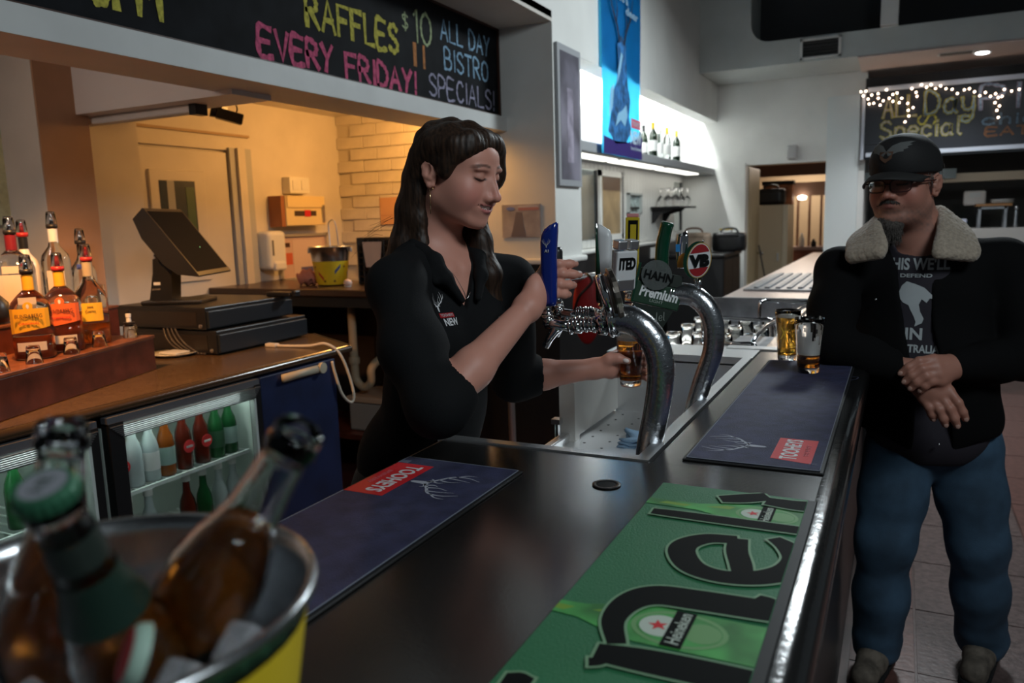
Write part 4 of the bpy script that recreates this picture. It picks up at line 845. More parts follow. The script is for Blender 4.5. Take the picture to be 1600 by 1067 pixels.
t = thing1('plate_stand', 'stack of brown boards and plates on a metal stand in the kitchen', 'plate stand', (.86, 9.62, 1.2805)); obj('boards', box(-.16,.16,-.12,.12,.225,.25), mat('brown_board', (.25,.12,.04), .5), t)
for i in range(3): obj('plate', lathe([(0,0),(.07,0),(.11,.012),(.10,.014),(0,.006)],20,M=T(.08,0,.25+.014*i),cap=False), M_paper, t)
for xx in (-.12,.11):
    obj('leg', box(xx-.012,xx+.012,-.08,-.06,0,.225), M_steeld, t); obj('leg', box(xx-.012,xx+.012,.06,.08,0,.225), M_steeld, t)
obj('rail', box(-.13,.13,-.08,.08,.195,.225), M_steeld, t)
t = thing1('receipt_tray', 'pale blue receipt tray on the kitchen servery at left of the stand', 'tray', (.52, 9.62, 1.2805)); obj('tray_body', box(-.11,.11,-.05,.05,0,.10,bev=.005), mat('tray_pale', (.60,.62,.75), .5), t); obj('blue_tag', box(-.13,-.06,-.055,-.05,.10,.15), mat('blue_tag', (.05,.35,.6), .5), t)
t = thing1('pepper_mill', 'slim steel pepper mill on the kitchen servery', 'pepper mill', (1.07, 9.62, 1.2805)); obj('body', lathe([(0,0),(.02,0),(.022,.02),(.015,.06),(.018,.16),(.012,.18),(0,.18)],14,cap=False), M_steeld, t, smooth=True); obj('knob', lathe([(0,.18),(.012,.18),(.018,.20),(.012,.22),(0,.222)],14,cap=False), M_steel, t, smooth=True)
# room beyond the doorway
t = thing1('cream_locker', 'tall cream locker standing beyond the open doorway', 'locker', (-1.42, 10.7, 0)); obj('body', box(-.28,.16,-.3,.3,0,1.60), mat('locker_cream', (.55,.45,.31), .5), t); obj('door', box(-.27,.09,-.31,-.30,.03,1.57), MATS['locker_cream'], t); obj('edge', box(.10,.16,-.31,-.30,0,1.6), mat('cream_light', (.66,.58,.44), .5), t); obj('handle', box(.04,.06,-.33,-.31,.9,1.0), M_steel, t)
bag('duffel_bag', 'black duffel bag heaped on top of the cream locker', (-1.50, 10.62, 1.6005), 1.05, MATS['black_leather'], M_black)
t = thing1('folder_box', 'dark storage box behind the black duffel on the locker', 'box', (-1.46, 10.88, 1.6005)); obj('body', box(-.17,.20,-.09,.09,0,.26), mat('box_orange', (.35,.13,.05), .5, noise=(9,.5)), t); obj('lid', box(-.18,.21,-.1,.1,.26,.31), M_blackm, t)
t = thing1('wooden_dresser', 'reddish wooden dresser with shelves glimpsed through the doorway', 'dresser', (-.98, 11.2, 0)); obj('carcass', box(-.3,.35,0,.35,0,1.0), mat('red_wood', (.20,.065,.04), .35), t); obj('top', box(-.33,.38,-.05,.36,1.0,1.04), mat('worn_top', (.35,.25,.24), .35), t)
for i in range(4): obj('door', box(-.28+.16*i,-.14+.16*i,-.012,0,.08,.94), M_darkw if i % 2 else MATS['red_wood'], t)
for i in range(5): obj('post', box(-.30+.15*i,-.27+.15*i,.28,.33,1.04,1.9), mat('post_wood', (.30,.17,.11), .4), t)
obj('canopy', box(-.34,.38,.20,.36,1.72,1.90), mat('canopy_wood', (.38,.24,.18), .5), t); obj('shade_lamp', lathe([(0,0),(.05,.01),(.06,.05),(0,.07)],14,M=T(-.22,.15,1.66),cap=False), mat('warm_lamp', (1,1,1), .5, emit=(1,.85,.7), estr=6), t); obj('shade_lamp', lathe([(0,0),(.025,.01),(.03,.04),(0,.05)],14,M=T(.16,.15,1.62),cap=False), MATS['warm_lamp'], t)
for i, (xx, hh) in enumerate(((-.2,.18),(-.05,.10),(.12,.07),(.25,.06))): 
    o = obj('bottle' if i == 0 else 'ornament', lathe([(0,0),(.035,0),(.035,hh*.6),(.015,hh*.8),(.015,hh),(0,hh)],12,M=T(-.98+xx,11.25,1.0405),cap=False), (M_paper, M_black, M_white, mat('green_orn', (.1,.3,.05), .4))[i], smooth=True)
    tag(o, ('white bottle on the dresser beyond the doorway', 'black ornament on the dresser beyond the doorway', 'low white ornament on the dresser beyond the doorway', 'green ornament at the right end of the dresser')[i], 'ornament' if i else 'bottle')
t = thing1('leaning_pole', 'thin dark pole leaning at the foot of the open door', 'pole', (-1.45, 9.9, 0)); obj('shaft', tube([(-.08,0,1.12),(.16,-.1,.0)], .010, 8), mat('pole_dark', (.06,.05,.045), .5), t); obj('tip', tube([(.16,-.1,.0),(.165,-.102,.03)], .014, 8), M_black, t)
# ================================================================ back room wall fittings (wall x = -3.8)
def wl(name, label, cat, y, z): return thing1(name, label, cat, (-3.8, y, z))
t = wl('light_switch', 'white double light switch box above the cream wall cabinet', 'switch', 4.29, 1.785); obj('box', box(0,.07,-.10,.10,-.055,.055,bev=.004), M_white, t); obj('rocker', box(.07,.076,-.075,-.015,-.03,.03), M_paper, t); obj('rocker', box(.07,.076,.015,.075,-.03,.03), M_paper, t)
t = wl('wall_cabinet', 'cream first-aid style wall box with a dark printed strip', 'box', 4.28, 1.61); mwb = mat('cream_box', (.72,.58,.30), .5); obj('box_body', box(0,.12,-.20,.20,-.10,.10,bev=.006), mwb, t); obj('lid', box(.11,.128,-.19,.19,.02,.10,bev=.004), mwb, t); obj('strip', box(.12,.1225,-.12,.10,-.035,.0), mat('strip_black', (.05,.03,.02), .5), t); obj('red_mark', box(.1225,.1235,-.02,.04,-.04,.005), M_red, t); obj('brown_side', box(0,.11,-.235,-.20,-.105,.10), mat('brown_side', (.32,.12,.05), .5), t); obj('latch', box(.12,.13,.16,.185,-.08,.04), M_steeld, t)
t = wl('soap_dispenser', 'white soap dispenser on the wall left of the framed licence', 'dispenser', 3.98, 1.35); obj('case', box(0,.12,-.085,.085,-.125,.13,bev=.03,seg=4), M_white, t, smooth=False); obj('window_slot', box(.119,.122,-.055,-.04,-.03,.07), mat('slot_grey', (.12,.12,.12), .4), t); obj('push_bar', box(.09,.135,-.05,.06,-.13,-.07,bev=.015), M_white, t)
t = wl('picture_frame', 'framed licence notice behind the steel and yellow bucket', 'picture', 4.35, 1.295); obj('frame', fr_box(-.25,.25,-.16,.16,.018,.03), mat('silver_frame', (.55,.52,.46), .35, .6), t); obj('sheet', box(0,.012,-.235,.235,-.145,.145), mat('sheet_pink', (.60,.42,.34), .5), t); obj('panel', box(.012,.014,-.11,.20,-.12,.12), mat('sheet_pale', (.66,.50,.42), .5), t); obj('red_square', box(.012,.014,-.20,-.12,-.05,.03), mat('sheet_red', (.6,.12,.05), .5), t); obj('blue_bar', box(.014,.016,-.04,.12,-.11,-.075), mat('sheet_blue', (.10,.09,.22), .5), t); obj('crest', box(.012,.014,-.19,-.14,.07,.10), M_frame, t)
t = thing1('security_camera', 'small black security camera hanging from the ceiling', 'camera', (-3.35, 3.27, 2.26)); obj('mount', tube([(0,0,0),(0,0,-.10)], .012, 10), mat('mount_cream', (.5,.4,.25), .5), t); obj('bracket', box(-.02,.02,-.02,.02,-.13,-.10), M_steeld, t); obj('case', xf(box(-.03,.03,-.07,.07,-.028,.028,bev=.006), T(.03,.02,-.15) @ RZ(-40) @ RX(-15)), M_black, t); obj('lens_hood', lathe([(.025,0),(.03,.03),(.025,.03),(.02,.01)],14,M=T(.03,.02,-.15) @ RZ(-40) @ RX(-15) @ T(0,-.07,0) @ RX(90)), M_black, t); obj('cable', tube(smooth_path([(.0,0,-.02),(.06,.02,-.06),(.07,.04,-.11),(.04,.05,-.14)],6), .004, 6), M_black, t)
t = thing1('brick_sign', 'plain tan notice stuck on the painted brick wall', 'sign', (-3.3, 4.805, 1.6)); obj('sheet', box(-.13,.13,-.012,-.008,-.10,.095), mat('tan_sheet', (.55,.30,.15), .6), t); obj('fold', box(-.13,.13,-.014,-.012,-.036,-.032), mat('tan_fold', (.4,.2,.1), .6), t)
t = thing1('ceiling_batten', 'thin dark batten on the warm back-room ceiling', 'batten', (-3.1, 4.2, 2.3)); obj('strip', xf(box(-.20,.20,-.012,.012,-.015,0), RZ(15)), mat('batten_tan', (.30,.15,.05), .6), t); obj('cap_end', xf(box(.20,.22,-.014,.014,-.017,0), RZ(15)), mat('batten_cap', (.2,.1,.04), .6), t)
t = thing1('fluorescent_batten', 'unlit fluorescent tube fitting under the white cross beam', 'light', (-3.15, 2.51, 2.03)); obj('tube_case', box(-.45,.42,-.03,.03,-.035,0,bev=.008), M_white, t); obj('end_cap', box(.42,.46,-.032,.032,-.045,0), M_black, t)
t = thing1('menu_poster', 'pale green menu poster far left behind the tan pillar', 'poster', (-3.78, 2.1, 1.9)); obj('sheet', box(0,.01,-.45,.25,-.35,.12), mat('poster_green', (.42,.55,.48), .5, noise=(30,.15)), t); obj('dark_top', box(0,.012,-.45,.25,.14,.8), mat('poster_dark', (.04,.05,.05), .4), t)
# high bench along the back with its clutter
t = thing1('back_bench', 'dark high bench along the brick wall holding the steel and yellow bucket', 'bench', (-3.05, 3.45, 0)); obj('bench_top', box(-.75,.70,0,.62,1.11,1.15,bev=.008), mat('bench_brown', (.06,.032,.018), .3, noise=(200,.4)), t); obj('front_rail', box(-.74,.69,.02,.05,1.05,1.11), M_blackm, t); obj('leg', box(.62,.68,.04,.56,.012,1.11), M_blackm, t); obj('end_panel', box(-.74,-.18,.05,.08,.012,1.05), mat('grey_panel', (.28,.27,.26), .6), t); obj('lower_shelf', box(-.18,.66,.05,.5,.28,.31), M_darkw, t); obj('back_panel', box(-.75,.69,.54,.56,.012,1.10), mat('bench_shade', (.035,.022,.016), .6), t)  # dark back panel added to stand for the shade under the bench
def bucket(name, label, loc, s, rot=0, top=.148):
    b = empty(name, label, 'bucket', loc, (0,0,R(rot)))
    rr = lambda z: (.085+.039*z/.235)
    pr = [(0,0),(.080,0),(.085,.006)]+[(rr(z),z) for z in (.03,.09,.135)]; 
    prof = [(0,.002),(.080,.002)]+[(rr(z),z) for z in (.006,.08,.16,.228)]+[(.1270,.230),(.1295,.233),(.1270,.237),(.1235,.236)]+[(rr(z)-.0025,z) for z in (.225,.15,.08,.008)]+[(0,.006)]
    obj('steel_wall', lathe([(r*s,z*s) for r,z in prof], 48, cap=False), mat('bucket_steel', (.50,.52,.54), .25, 1.0), b, smooth=True)
    obj('yellow_wrap', lathe([((rr(z)+.0008)*s,z*s) for z in (.008,.05,.10,top)], 48, cap=False), mat('bucket_yellow', (.74,.52,.02), .45), b, smooth=True)
    bm = bmesh.new()
    for k in range(10):
        a = k*.63+.2; z = (.03 if k % 3 else .115); r_ = rr(z)+.0016; lathe([(0,0),(.007,0),(.007,.0006),(0,.0006)],8,bm,T(r_*s*math.cos(a),r_*s*math.sin(a),z*s) @ RZ(math.degrees(a)) @ RY(90),cap=False)
    obj('printed_dots', bm, mat('print_brown', (.16,.06,.01), .5), b)
    for k in range(6):
        a = k*1.05; z0 = .07; pts = []
        bm = bmesh.new(); vs = []
        for i in range(6):
            for dz in (0, .022): 
                aa = a+.07*i; zz = z0+.008*i*(1 if k % 2 else -1)+dz; r_ = rr(zz)+.0014; vs.append(bm.verts.new((r_*s*math.cos(aa), r_*s*math.sin(aa), zz*s)))
        for i in range(5): bm.faces.new((vs[2*i], vs[2*i+2], vs[2*i+3], vs[2*i+1]))
        obj('printed_flash', bm, mat('print_blue', (.05,.09,.25), .5) if k % 3 != 1 else mat('print_red', (.5,.06,.02), .5), b)
    for a in (.1, math.pi+.1):
        obj('handle_lug', xf(box(-.006,.006,-.012,.012,-.014,.014,bev=.003), T((.128)*s*math.cos(a),(.128)*s*math.sin(a),.212*s) @ RZ(math.degrees(a))), M_steel, b)
    return b
bk1 = bucket('ice_bucket', 'steel and yellow printed bucket on the high bench by the brick wall', (-3.04, 3.72, 1.151), .98, 20)
t = thing1('plastic_crate', 'black wire caddy with a white paper, beside the far bucket', 'caddy', (-2.775, 3.84, 1.151)); bm = bmesh.new()
for i in range(9): tube([(-.15+.0375*i,0,0),(-.15+.0375*i,0,.27)], .0045, 6, bm)
for j in range(8): tube([(-.15,0,.005+.037*j),(.15,0,.005+.037*j)], .0045, 6, bm)
obj('mesh_front', bm, M_black, t); obj('back_panel', box(-.155,.155,.06,.07,0,.275), M_blackm, t); obj('side', box(-.158,-.15,0,.07,0,.275), M_black, t); obj('side', box(.15,.158,0,.07,0,.275), M_black, t); obj('base', box(-.155,.155,0,.07,0,.01), M_black, t)
bm = prism([(-.11,.25),(.03,.25),(.01,.10),(-.09,.10)], 0, .003); xf(bm, T(0,-.006,0) @ RX(90)); obj('paper', bm, MATS['sheet_pale'], t)
t = thing1('egg_timer', 'tiny pale round lump on the high bench by the bucket', 'ornament', (-2.86, 3.64, 1.151)); obj('shell', lathe([(0,0),(.02,.004),(.026,.02),(.02,.036),(0,.044)],14,cap=False), mat('shell_pink', (.7,.5,.42), .5), t, smooth=True); obj('foot', lathe([(0,0),(.02,0),(.02,.004),(0,.005)],12,cap=False), M_paper, t)
t = thing1('pink_cloth', 'crumpled pink cloth behind the far bucket', 'cloth', (-3.2, 3.70, 1.151)); bm = bmesh.new(); bmesh.ops.create_icosphere(bm, subdivisions=3, radius=1)
for v in bm.verts: v.co = Vector((v.co.x*.08, v.co.y*.06, max(0, v.co.z*.05+.045)+.012*math.sin(v.co.x*9+v.co.y*7))); 
for v in bm.verts: v.co.z = max(v.co.z, 0)
obj('fold', bm, mat('cloth_pink', (.5,.20,.15), .9), t, smooth=True)
t = thing1('wire_hook', 'thin bent wire standing out of the far bucket', 'wire', (-3.04, 3.74, 1.20)); obj('wire', tube(smooth_path([(0,0,0),(-.015,0,.28),(.0,0,.33),(.03,0,.33),(.045,0,.26),(.05,0,.16)],6), .004, 6), M_steel, t); obj('loop_end', tube(smooth_path([(.05,0,.16),(.055,0,.14),(.045,0,.13)],4), .004, 6), M_steel, t)
t = thing1('drain_pipe', 'pale U-bend drain pipe under the high bench', 'pipe', (-2.80, 3.62, .6)); obj('u_bend', tube(smooth_path([(-.03,0,.45),(-.03,0,.08),(-.02,0,.0),(.03,0,-.035),(.08,0,0),(.09,0,.08),(.09,.1,.12),(.09,.30,.12)],6), .024, 14), mat('pipe_cream', (.42,.33,.22), .5), t, smooth=True); obj('collar', lathe([(.03,0),(.032,.01),(.032,.03),(.03,.04)],16,M=T(-.03,0,.10)), MATS['pipe_cream'], t)
t = thing1('storage_tub', 'clear and white plastic tub on the red shelf under the high bench', 'tub', (-2.66, 3.72, .311)); obj('tub', box(-.20,.16,-.14,.14,0,.17,bev=.012), mat('tub_plastic', (.30,.27,.24), .4), t); obj('lid', box(-.21,.17,-.15,.15,.17,.205,bev=.006), mat('tub_lid', (.5,.33,.22), .4), t)
# ================================================================ back bar counter, fridges
bb = thing1('back_bar', 'brown speckled back bar counter under the chalkboard', 'counter', (-2.6, 1.6, 0)); O = (-2.6, 1.6, 0)
poly = [(-2.215,-.6),(-2.215,2.80),(-2.62,3.03),(-3.3,3.03),(-3.3,-.6)]
obj('counter_top', sub(prism(poly,.945,.97), O), M_back, bb)
bm = bmesh.new(); prof = [(-2.225,.97),(-2.208,.968),(-2.198,.960),(-2.195,.950),(-2.20,.938),(-2.215,.934)]; rg0 = [[bm.verts.new((x,y,z)) for x,z in prof] for y in (-.6,2.80)]
for i in range(5): bm.faces.new((rg0[0][i], rg0[1][i], rg0[1][i+1], rg0[0][i+1]))
obj('front_nosing', sub(bm, O), mat('brown_nosing', (.05,.03,.016), .2, coat=.4, bump=(90,.15)), bb, smooth=True)
bm = bmesh.new(); dx, dy = Vector((-.405,.23,0)).normalized()[:2]
box(-2.23,-2.215,-.6,2.78,.935,.945,bm); prism([(-2.205,2.795),(-2.62,3.045),(-2.62,3.03),(-2.215,2.785)],.935,.971,bm); obj('edge_band', sub(bm, O), M_black, bb)
obj('carcass', sub(box(-3.3,-2.62,-.6,3.0,0,.945), O), M_blackm, bb)
obj('blue_panel', sub(box(-2.62,-2.19,2.215,2.665,.02,.93,bev=.003), O), M_navy, bb); obj('kick', sub(box(-2.62,-2.25,-.6,2.215,0,.12), O), M_blackm, bb)
obj('label_holder', sub(tube([(-2.185,2.33,.905),(-2.185,2.55,.905)], .017, 14), O), mat('holder_cream', (.36,.33,.26), .5), bb, smooth=True)
obj('holder_cap', sub(lathe([(0,0),(.023,0),(.023,.012),(0,.014)],16,M=T(-2.178,2.56,.908) @ RY(90)), O), mat('cap_cream', (.45,.40,.30), .5), bb)
def fridge(y0, y1, label, lit):
    f = thing1('bar_fridge', label, 'fridge', (-2.18, (y0+y1)/2, .12)); O = (-2.18, (y0+y1)/2, .12)
    bm = bmesh.new(); box(-2.61,-2.60,y0,y1,.13,.915,bm); box(-2.61,-2.22,y0,y0+.02,.13,.915,bm); box(-2.61,-2.22,y1-.02,y1,.13,.915,bm); box(-2.61,-2.22,y0,y1,.895,.915,bm); box(-2.61,-2.22,y0,y1,.13,.15,bm)
    obj('cabinet', sub(bm, O), mat('fridge_liner', (.55,.62,.58), .4), f)
    bm = bmesh.new(); box(-2.215,-2.18,y0,y0+.052,.13,.91,bm); box(-2.215,-2.18,y1-.028,y1,.13,.91,bm); box(-2.215,-2.18,y0,y1,.13,.19,bm); obj('door_frame', sub(bm, O), M_black, f)
    obj('top_panel', sub(box(-2.215,-2.185,y0,y1,.905,.93), O), mat('fridge_grey', (.10,.10,.11), .35), f)
    for i in range(7): obj('trim_slat', sub(box(-2.2,-2.176,y0+.004+.007*i,y1-.004-.005*i,.897-.0062*i,.9005-.0062*i), O), mat('silver_trim', (.45,.46,.48), .3, .9), f)
    obj('side_trim', sub(box(-2.2,-2.178,y1-.040,y1-.030,.2,.86), O), mat('pale_trim', (.5,.56,.54), .4), f)
    obj('door_glass', sub(box(-2.20,-2.196,y0+.05,y1-.03,.19,.86), O), mat('fridge_glass', (.95,1,.98), .02, trans=1, ior=1.1), f)
    lt = obj('light_tube', sub(tube([(-2.25,y0+.05,.882),(-2.25,y1-.05,.882)], .010, 8), O), mat('fridge_tube', (1,1,1), .5, emit=(.85,1,.95), estr=lit), f)
    for zs in (.655, .40):
        for i in range(15):
            yy = y0+.04+(y1-y0-.08)*i/14; obj('shelf_wire', sub(box(-2.56,-2.235,yy-.003,yy+.003,zs-.004,zs), O), mat('shelf_white', (.72,.78,.75), .4), f)
        obj('shelf_edge', sub(box(-2.24,-2.23,y0+.03,y1-.03,zs-.012,zs+.001), O), MATS['shelf_white'], f)
    return f
fridge(1.555, 2.205, 'right-hand lit bar fridge with red and green bottles, beside the navy panel', 9)
fridge(.84, 1.52, 'left-hand lit bar fridge, half hidden behind the ice bucket bottles', 13)
def lab_bottle(loc, glass, label, lc, body, cap_m, grp, s=1.0, rnd=False, lab2=None):
    b = empty('bottle', body, 'bottle', loc, group=grp)
    pr = [(0,0),(.028,0),(.030,.006),(.030,.115),(.026,.14),(.0145,.17),(.0125,.20),(.0125,.218),(.0145,.219),(.0145,.226),(0,.226)]
    obj('glass_body', lathe([(r*s,z*s) for r,z in pr],16,cap=False), glass, b, smooth=True)
    if label is not None:
        if rnd:
            o = obj('label', lathe([(0,0),(.024*s,0),(.024*s,.002),(0,.002)],20,M=T(.0295*s,0,.085*s) @ RY(90),cap=False), label, b); obj('label_print', box(.0318*s,.0324*s,-.013*s,.013*s,.080*s,.088*s), lab2 or M_paper, b)
            text('CARLTON' if lab2 is None else '', .01, plane_M((.0330*s,0,.085*s), (0,1,0), (0,0,1)), M_paper, b, width=.030*s, height=.009*s) if lab2 is None else None
        else: obj('label', lathe([(.0306*s,.04*s),(.0306*s,.105*s)],16,cap=False), label, b, smooth=True)
    obj('cap', lathe([(0,.232*s),(.0155*s,.232*s),(.0160*s,.212*s)],14,cap=False), cap_m, b, smooth=True)
    return b
M_amb = mat('amber_glass', (.25,.06,.008), .06, coat=.4); M_gre = mat('green_glass', (.015,.10,.03), .06, coat=.4); M_cid = mat('dark_cider', (.10,.012,.006), .07, coat=.5); M_redl = mat('label_bright_red', (.62,.03,.03), .5); M_clb = mat('frosted_bottle', (.45,.52,.52), .15)
rowf = [(1.64,M_cid,M_redl,1,M_redl,'red-labelled dark bottle at the left edge of the right fridge'), (1.70,M_clb,None,0,M_paper,'frosted pale bottle left of the amber one in the right fridge'), (1.765,M_clb,M_paper,0,M_paper,'tall milky bottle near the left of the right fridge shelf'), (1.83,M_amb,mat('label_grey_green', (.30,.42,.38), .5),0,mat('cap_orange', (.5,.2,.05), .4),'amber bottle with grey-green label on the right fridge shelf'), (1.905,M_cid,M_redl,1,mat('cap_pink', (.5,.16,.13), .4),'dark bottle with round red label, left one of the pair'), (1.985,M_cid,M_redl,1,M_redl,'dark bottle with round red label, right one of the pair'), (2.055,M_gre,mat('label_dark_green', (.04,.12,.06), .5),0,M_gre,'green bottle just right of the red-labelled pair'), (2.12,M_gre,MATS['label_grey_green'],0,M_steel,'green bottle with pale oval label at the right end of the shelf')]
for y, g_, l_, rnd, c_, lab in rowf: lab_bottle((-2.275, y, .6555), g_, l_, None, lab, c_, None, .98, rnd)
for i, (y, g_, nm_) in enumerate(((1.66,M_clb,'left-most'),(1.74,M_clb,'second'),(1.90,M_cid,'dark'),(1.975,M_gre,'green'),(2.05,M_clb,'pale right'),(2.12,M_clb,'right-most'))): lab_bottle((-2.275, y, .4005), g_, None, None, nm_+' bottle on the lower shelf of the right fridge', M_paper, 'bottles on the lower fridge shelf', .98)
for i in range(6): lab_bottle((-2.28, .93+.095*i, .6555 if i % 2 else .6555), (M_clb, M_gre, M_amb)[i % 3], M_paper if i % 2 else None, None, ('pale', 'green', 'amber', 'second pale', 'second green', 'second amber')[i]+' bottle in the left-hand fridge', M_paper, 'bottles in the left fridge', .98)
# ================================================================ stepped spirits shelf (turned to the counter edge)
sf = empty('spirit_shelf', 'red-brown stepped wooden bottle shelf on the back bar', 'shelf', (-2.57, 2.063, .9705), (0, 0, math.atan2(.758, -.27)+math.pi)); Ms = Matrix.Translation((-2.57,2.063,.9705)) @ Matrix.Rotation(math.atan2(.758,-.27)+math.pi, 4, 'Z')
# local: x runs from the right end towards the camera's left, +y is away from the aisle? resolved below
obj('lower_step', box(0,.95,-.26,0,0,.123,bev=.003), M_darkw, sf); obj('tread', box(-.002,.95,-.26,.004,.123,.135,bev=.002), mat('tread_wood', (.16,.055,.028), .3, noise=(14,.3)), sf)
obj('upper_step', box(-.19,.95,-.46,-.26,0,.225,bev=.003), M_darkw, sf); obj('tread', box(-.192,.95,-.46,-.256,.225,.235,bev=.002), MATS['tread_wood'], sf)
def onshelf(x, y, z): return Ms @ Vector((x, y, z))
M_pour = mat('pourer_black', (.015,.013,.012), .35); M_pourr = mat('pourer_red', (.35,.02,.02), .35); M_liq = mat('golden_spirit', (.9,.62,.22), .03, trans=.9, ior=1.33); M_rum = mat('dark_rum', (.20,.030,.008), .05, coat=.3); M_tint = mat('clear_spirit', (.96,.97,.93), .03, trans=1, ior=1.3)
def spirit(x, y, z, prof, glass, cat_lab, neck_m, pour_m, cup_m, liquid=None, cols=(), s=1.0, sq=None, liq_h=0):
    b = empty('spirit_bottle', cat_lab, 'bottle', onshelf(x, y, z), (0,0,R(50)))
    def sh(bm):
        if sq:
            for v in bm.verts:
                r_ = math.hypot(v.co.x, v.co.y)
                if r_ > .02: 
                    a = math.atan2(v.co.y, v.co.x); k = (abs(math.cos(a))**4+abs(math.sin(a))**4)**-.25; t_ = min(1, (r_-.018)/.012); k = 1+(k-1)*t_*.75; v.co.x *= k*(1.0); v.co.y *= k*sq
        return bm
    obj('glass_body', sh(lathe([(r*s,zz*s) for r,zz in prof],28,cap=False)), glass, b, smooth=True)
    zt_ = prof[-1][1]*s; rt_ = max(r for r, zz in prof if zz*s > zt_-.03)*s
    if liquid: obj('spirit', sh(lathe([(0,.006)]+[((r-.003)*s,max(zz*s,.006)) for r,zz in prof[1:] if zz*s < liq_h]+[((np.interp(liq_h/s,[q[1] for q in prof],[q[0] for q in prof])-.003)*s,liq_h),(0,liq_h)],24,cap=False)), liquid, b, smooth=True)
    obj('neck_band', lathe([(rt_+.0022,zt_-.055*s),(rt_+.0022,zt_-.006)],18,cap=False), neck_m, b, smooth=True)
    obj('pourer_collar', lathe([(0,zt_-.004),(.019,zt_-.004),(.0205,zt_+.004),(.0195,zt_+.012),(0,zt_+.012)],18,cap=False), pour_m, b, smooth=True)
    obj('pourer_spout', lathe([(0,zt_+.012),(.008,zt_+.012),(.0075,zt_+.03),(.005,zt_+.05),(0,zt_+.05)],12,cap=False), M_chrome if cup_m is None else cup_m, b, smooth=True)
    c = obj('cover_cup', lathe([(.0195,zt_+.0125),(.0165,zt_+.050),(.0145,zt_+.058),(0,zt_+.060),(0,zt_+.057),(.0130,zt_+.055),(.0180,zt_+.0125)],20,cap=False), M_glass, b, smooth=True)
    for w_, z0, z1, m_, nm in cols:
        bm = bmesh.new(); N_ = 9; vs = []
        for i in range(N_):
            a = -w_/2+w_*i/(N_-1)-math.pi/2
            zz0 = z0 if not isinstance(z0, tuple) else z0[0]+(z0[1]-z0[0])*i/(N_-1)
            rr_ = (np.interp((zz0+z1)/2/s,[q[1] for q in prof],[q[0] for q in prof])+.0012)*s; vs.append((bm.verts.new((rr_*math.cos(a),rr_*math.sin(a),zz0)), bm.verts.new((rr_*math.cos(a),rr_*math.sin(a),z1))))
        for i in range(N_-1): bm.faces.new((vs[i][0], vs[i+1][0], vs[i+1][1], vs[i][1]))
        obj(nm, sh(bm), m_, b)
    return b
P_sq = [(0,0),(.054,0),(.058,.006),(.058,.160),(.053,.182),(.034,.205),(.0165,.222),(.0145,.235),(.0145,.275),(0,.275)]
P_tall = [(0,0),(.046,0),(.049,.006),(.049,.19),(.043,.215),(.020,.245),(.0145,.27),(.0140,.315),(0,.315)]
P_rnd = [(0,0),(.049,0),(.052,.006),(.052,.15),(.046,.178),(.024,.21),(.0150,.235),(.0140,.285),(0,.285)]
Ly, Lo, Lw, Lg = mat('label_yellow', (.85,.42,.02), .5), mat('label_orange', (.80,.14,.03), .5), mat('label_cream', (.62,.52,.42), .5), mat('label_gold', (.80,.45,.03), .5)

ZL, ZU = .1352, .2352
spirit(.497,-.105,ZL,P_sq,M_tint,'dark rum bottle with slanted yellow label, front row left',Ly,M_pour,None,M_rum,[(1.9,(.085,.105),.165,Ly,'label'),(.9,.165,.20,Lw,'shoulder_label'),(1.3,.030,.058,Lw,'back_label')],1.0,1.0,.075)
b_ = spirit(.350,-.105,ZL,P_sq,M_tint,'dark rum bottle with slanted orange label, front row middle',Ly,M_pourr,M_pourr,M_rum,[(1.9,(.085,.105),.165,Lo,'label'),(1.3,.030,.058,Lw,'back_label')],1.0,1.0,.13)
spirit(.190,-.110,ZL,P_rnd,M_tint,'tequila bottle with small yellow label, front row right',mat('neck_gold', (.40,.33,.22), .4),M_pourr,M_pourr,mat('amber_spirit', (.75,.20,.03), .03, trans=.8),[(1.5,.085,.150,Lg,'label')],1.05,None,.075)
spirit(.27,-.33,ZU,P_sq,M_tint,'bottle with maroon neck in the back row, far left',mat('maroon_foil', (.16,.012,.02), .35),M_pour,None,None,[(1.6,.05,.16,Lw,'label'),(.8,.165,.19,Lw,'small_label')],1.10,1.0)
spirit(.11,-.41,ZU,P_tall,mat('white_bottle', (.72,.66,.58), .25),'white coconut liqueur bottle with black neck in the back row',M_black,M_pourr,M_pourr,None,(),.93)
spirit(.04,-.34,ZU,P_tall,M_tint,'tallest clear bottle with white neck band, back row',M_paper,M_pour,None,None,[(1.2,.07,.16,Lw,'label')],1.02)
spirit(-.112,-.34,ZU,P_rnd,M_tint,'clear vodka bottle with blue lettering at the right of the back row',M_tint,M_pour,None,None,[(1.0,.155,.175,mat('label_blue', (.05,.09,.4), .5),'blue_lettering')],.90)
spirit(.40,-.33,ZU,[(0,0),(.05,.005),(.058,.03),(.055,.07),(.03,.10),(.016,.12),(.014,.15),(0,.15)],M_black,'squat black bottle at the far left edge, back row',M_black,M_pour,None,None,[(1.2,.03,.07,mat('label_slate', (.06,.07,.09), .5),'label')],1.0)
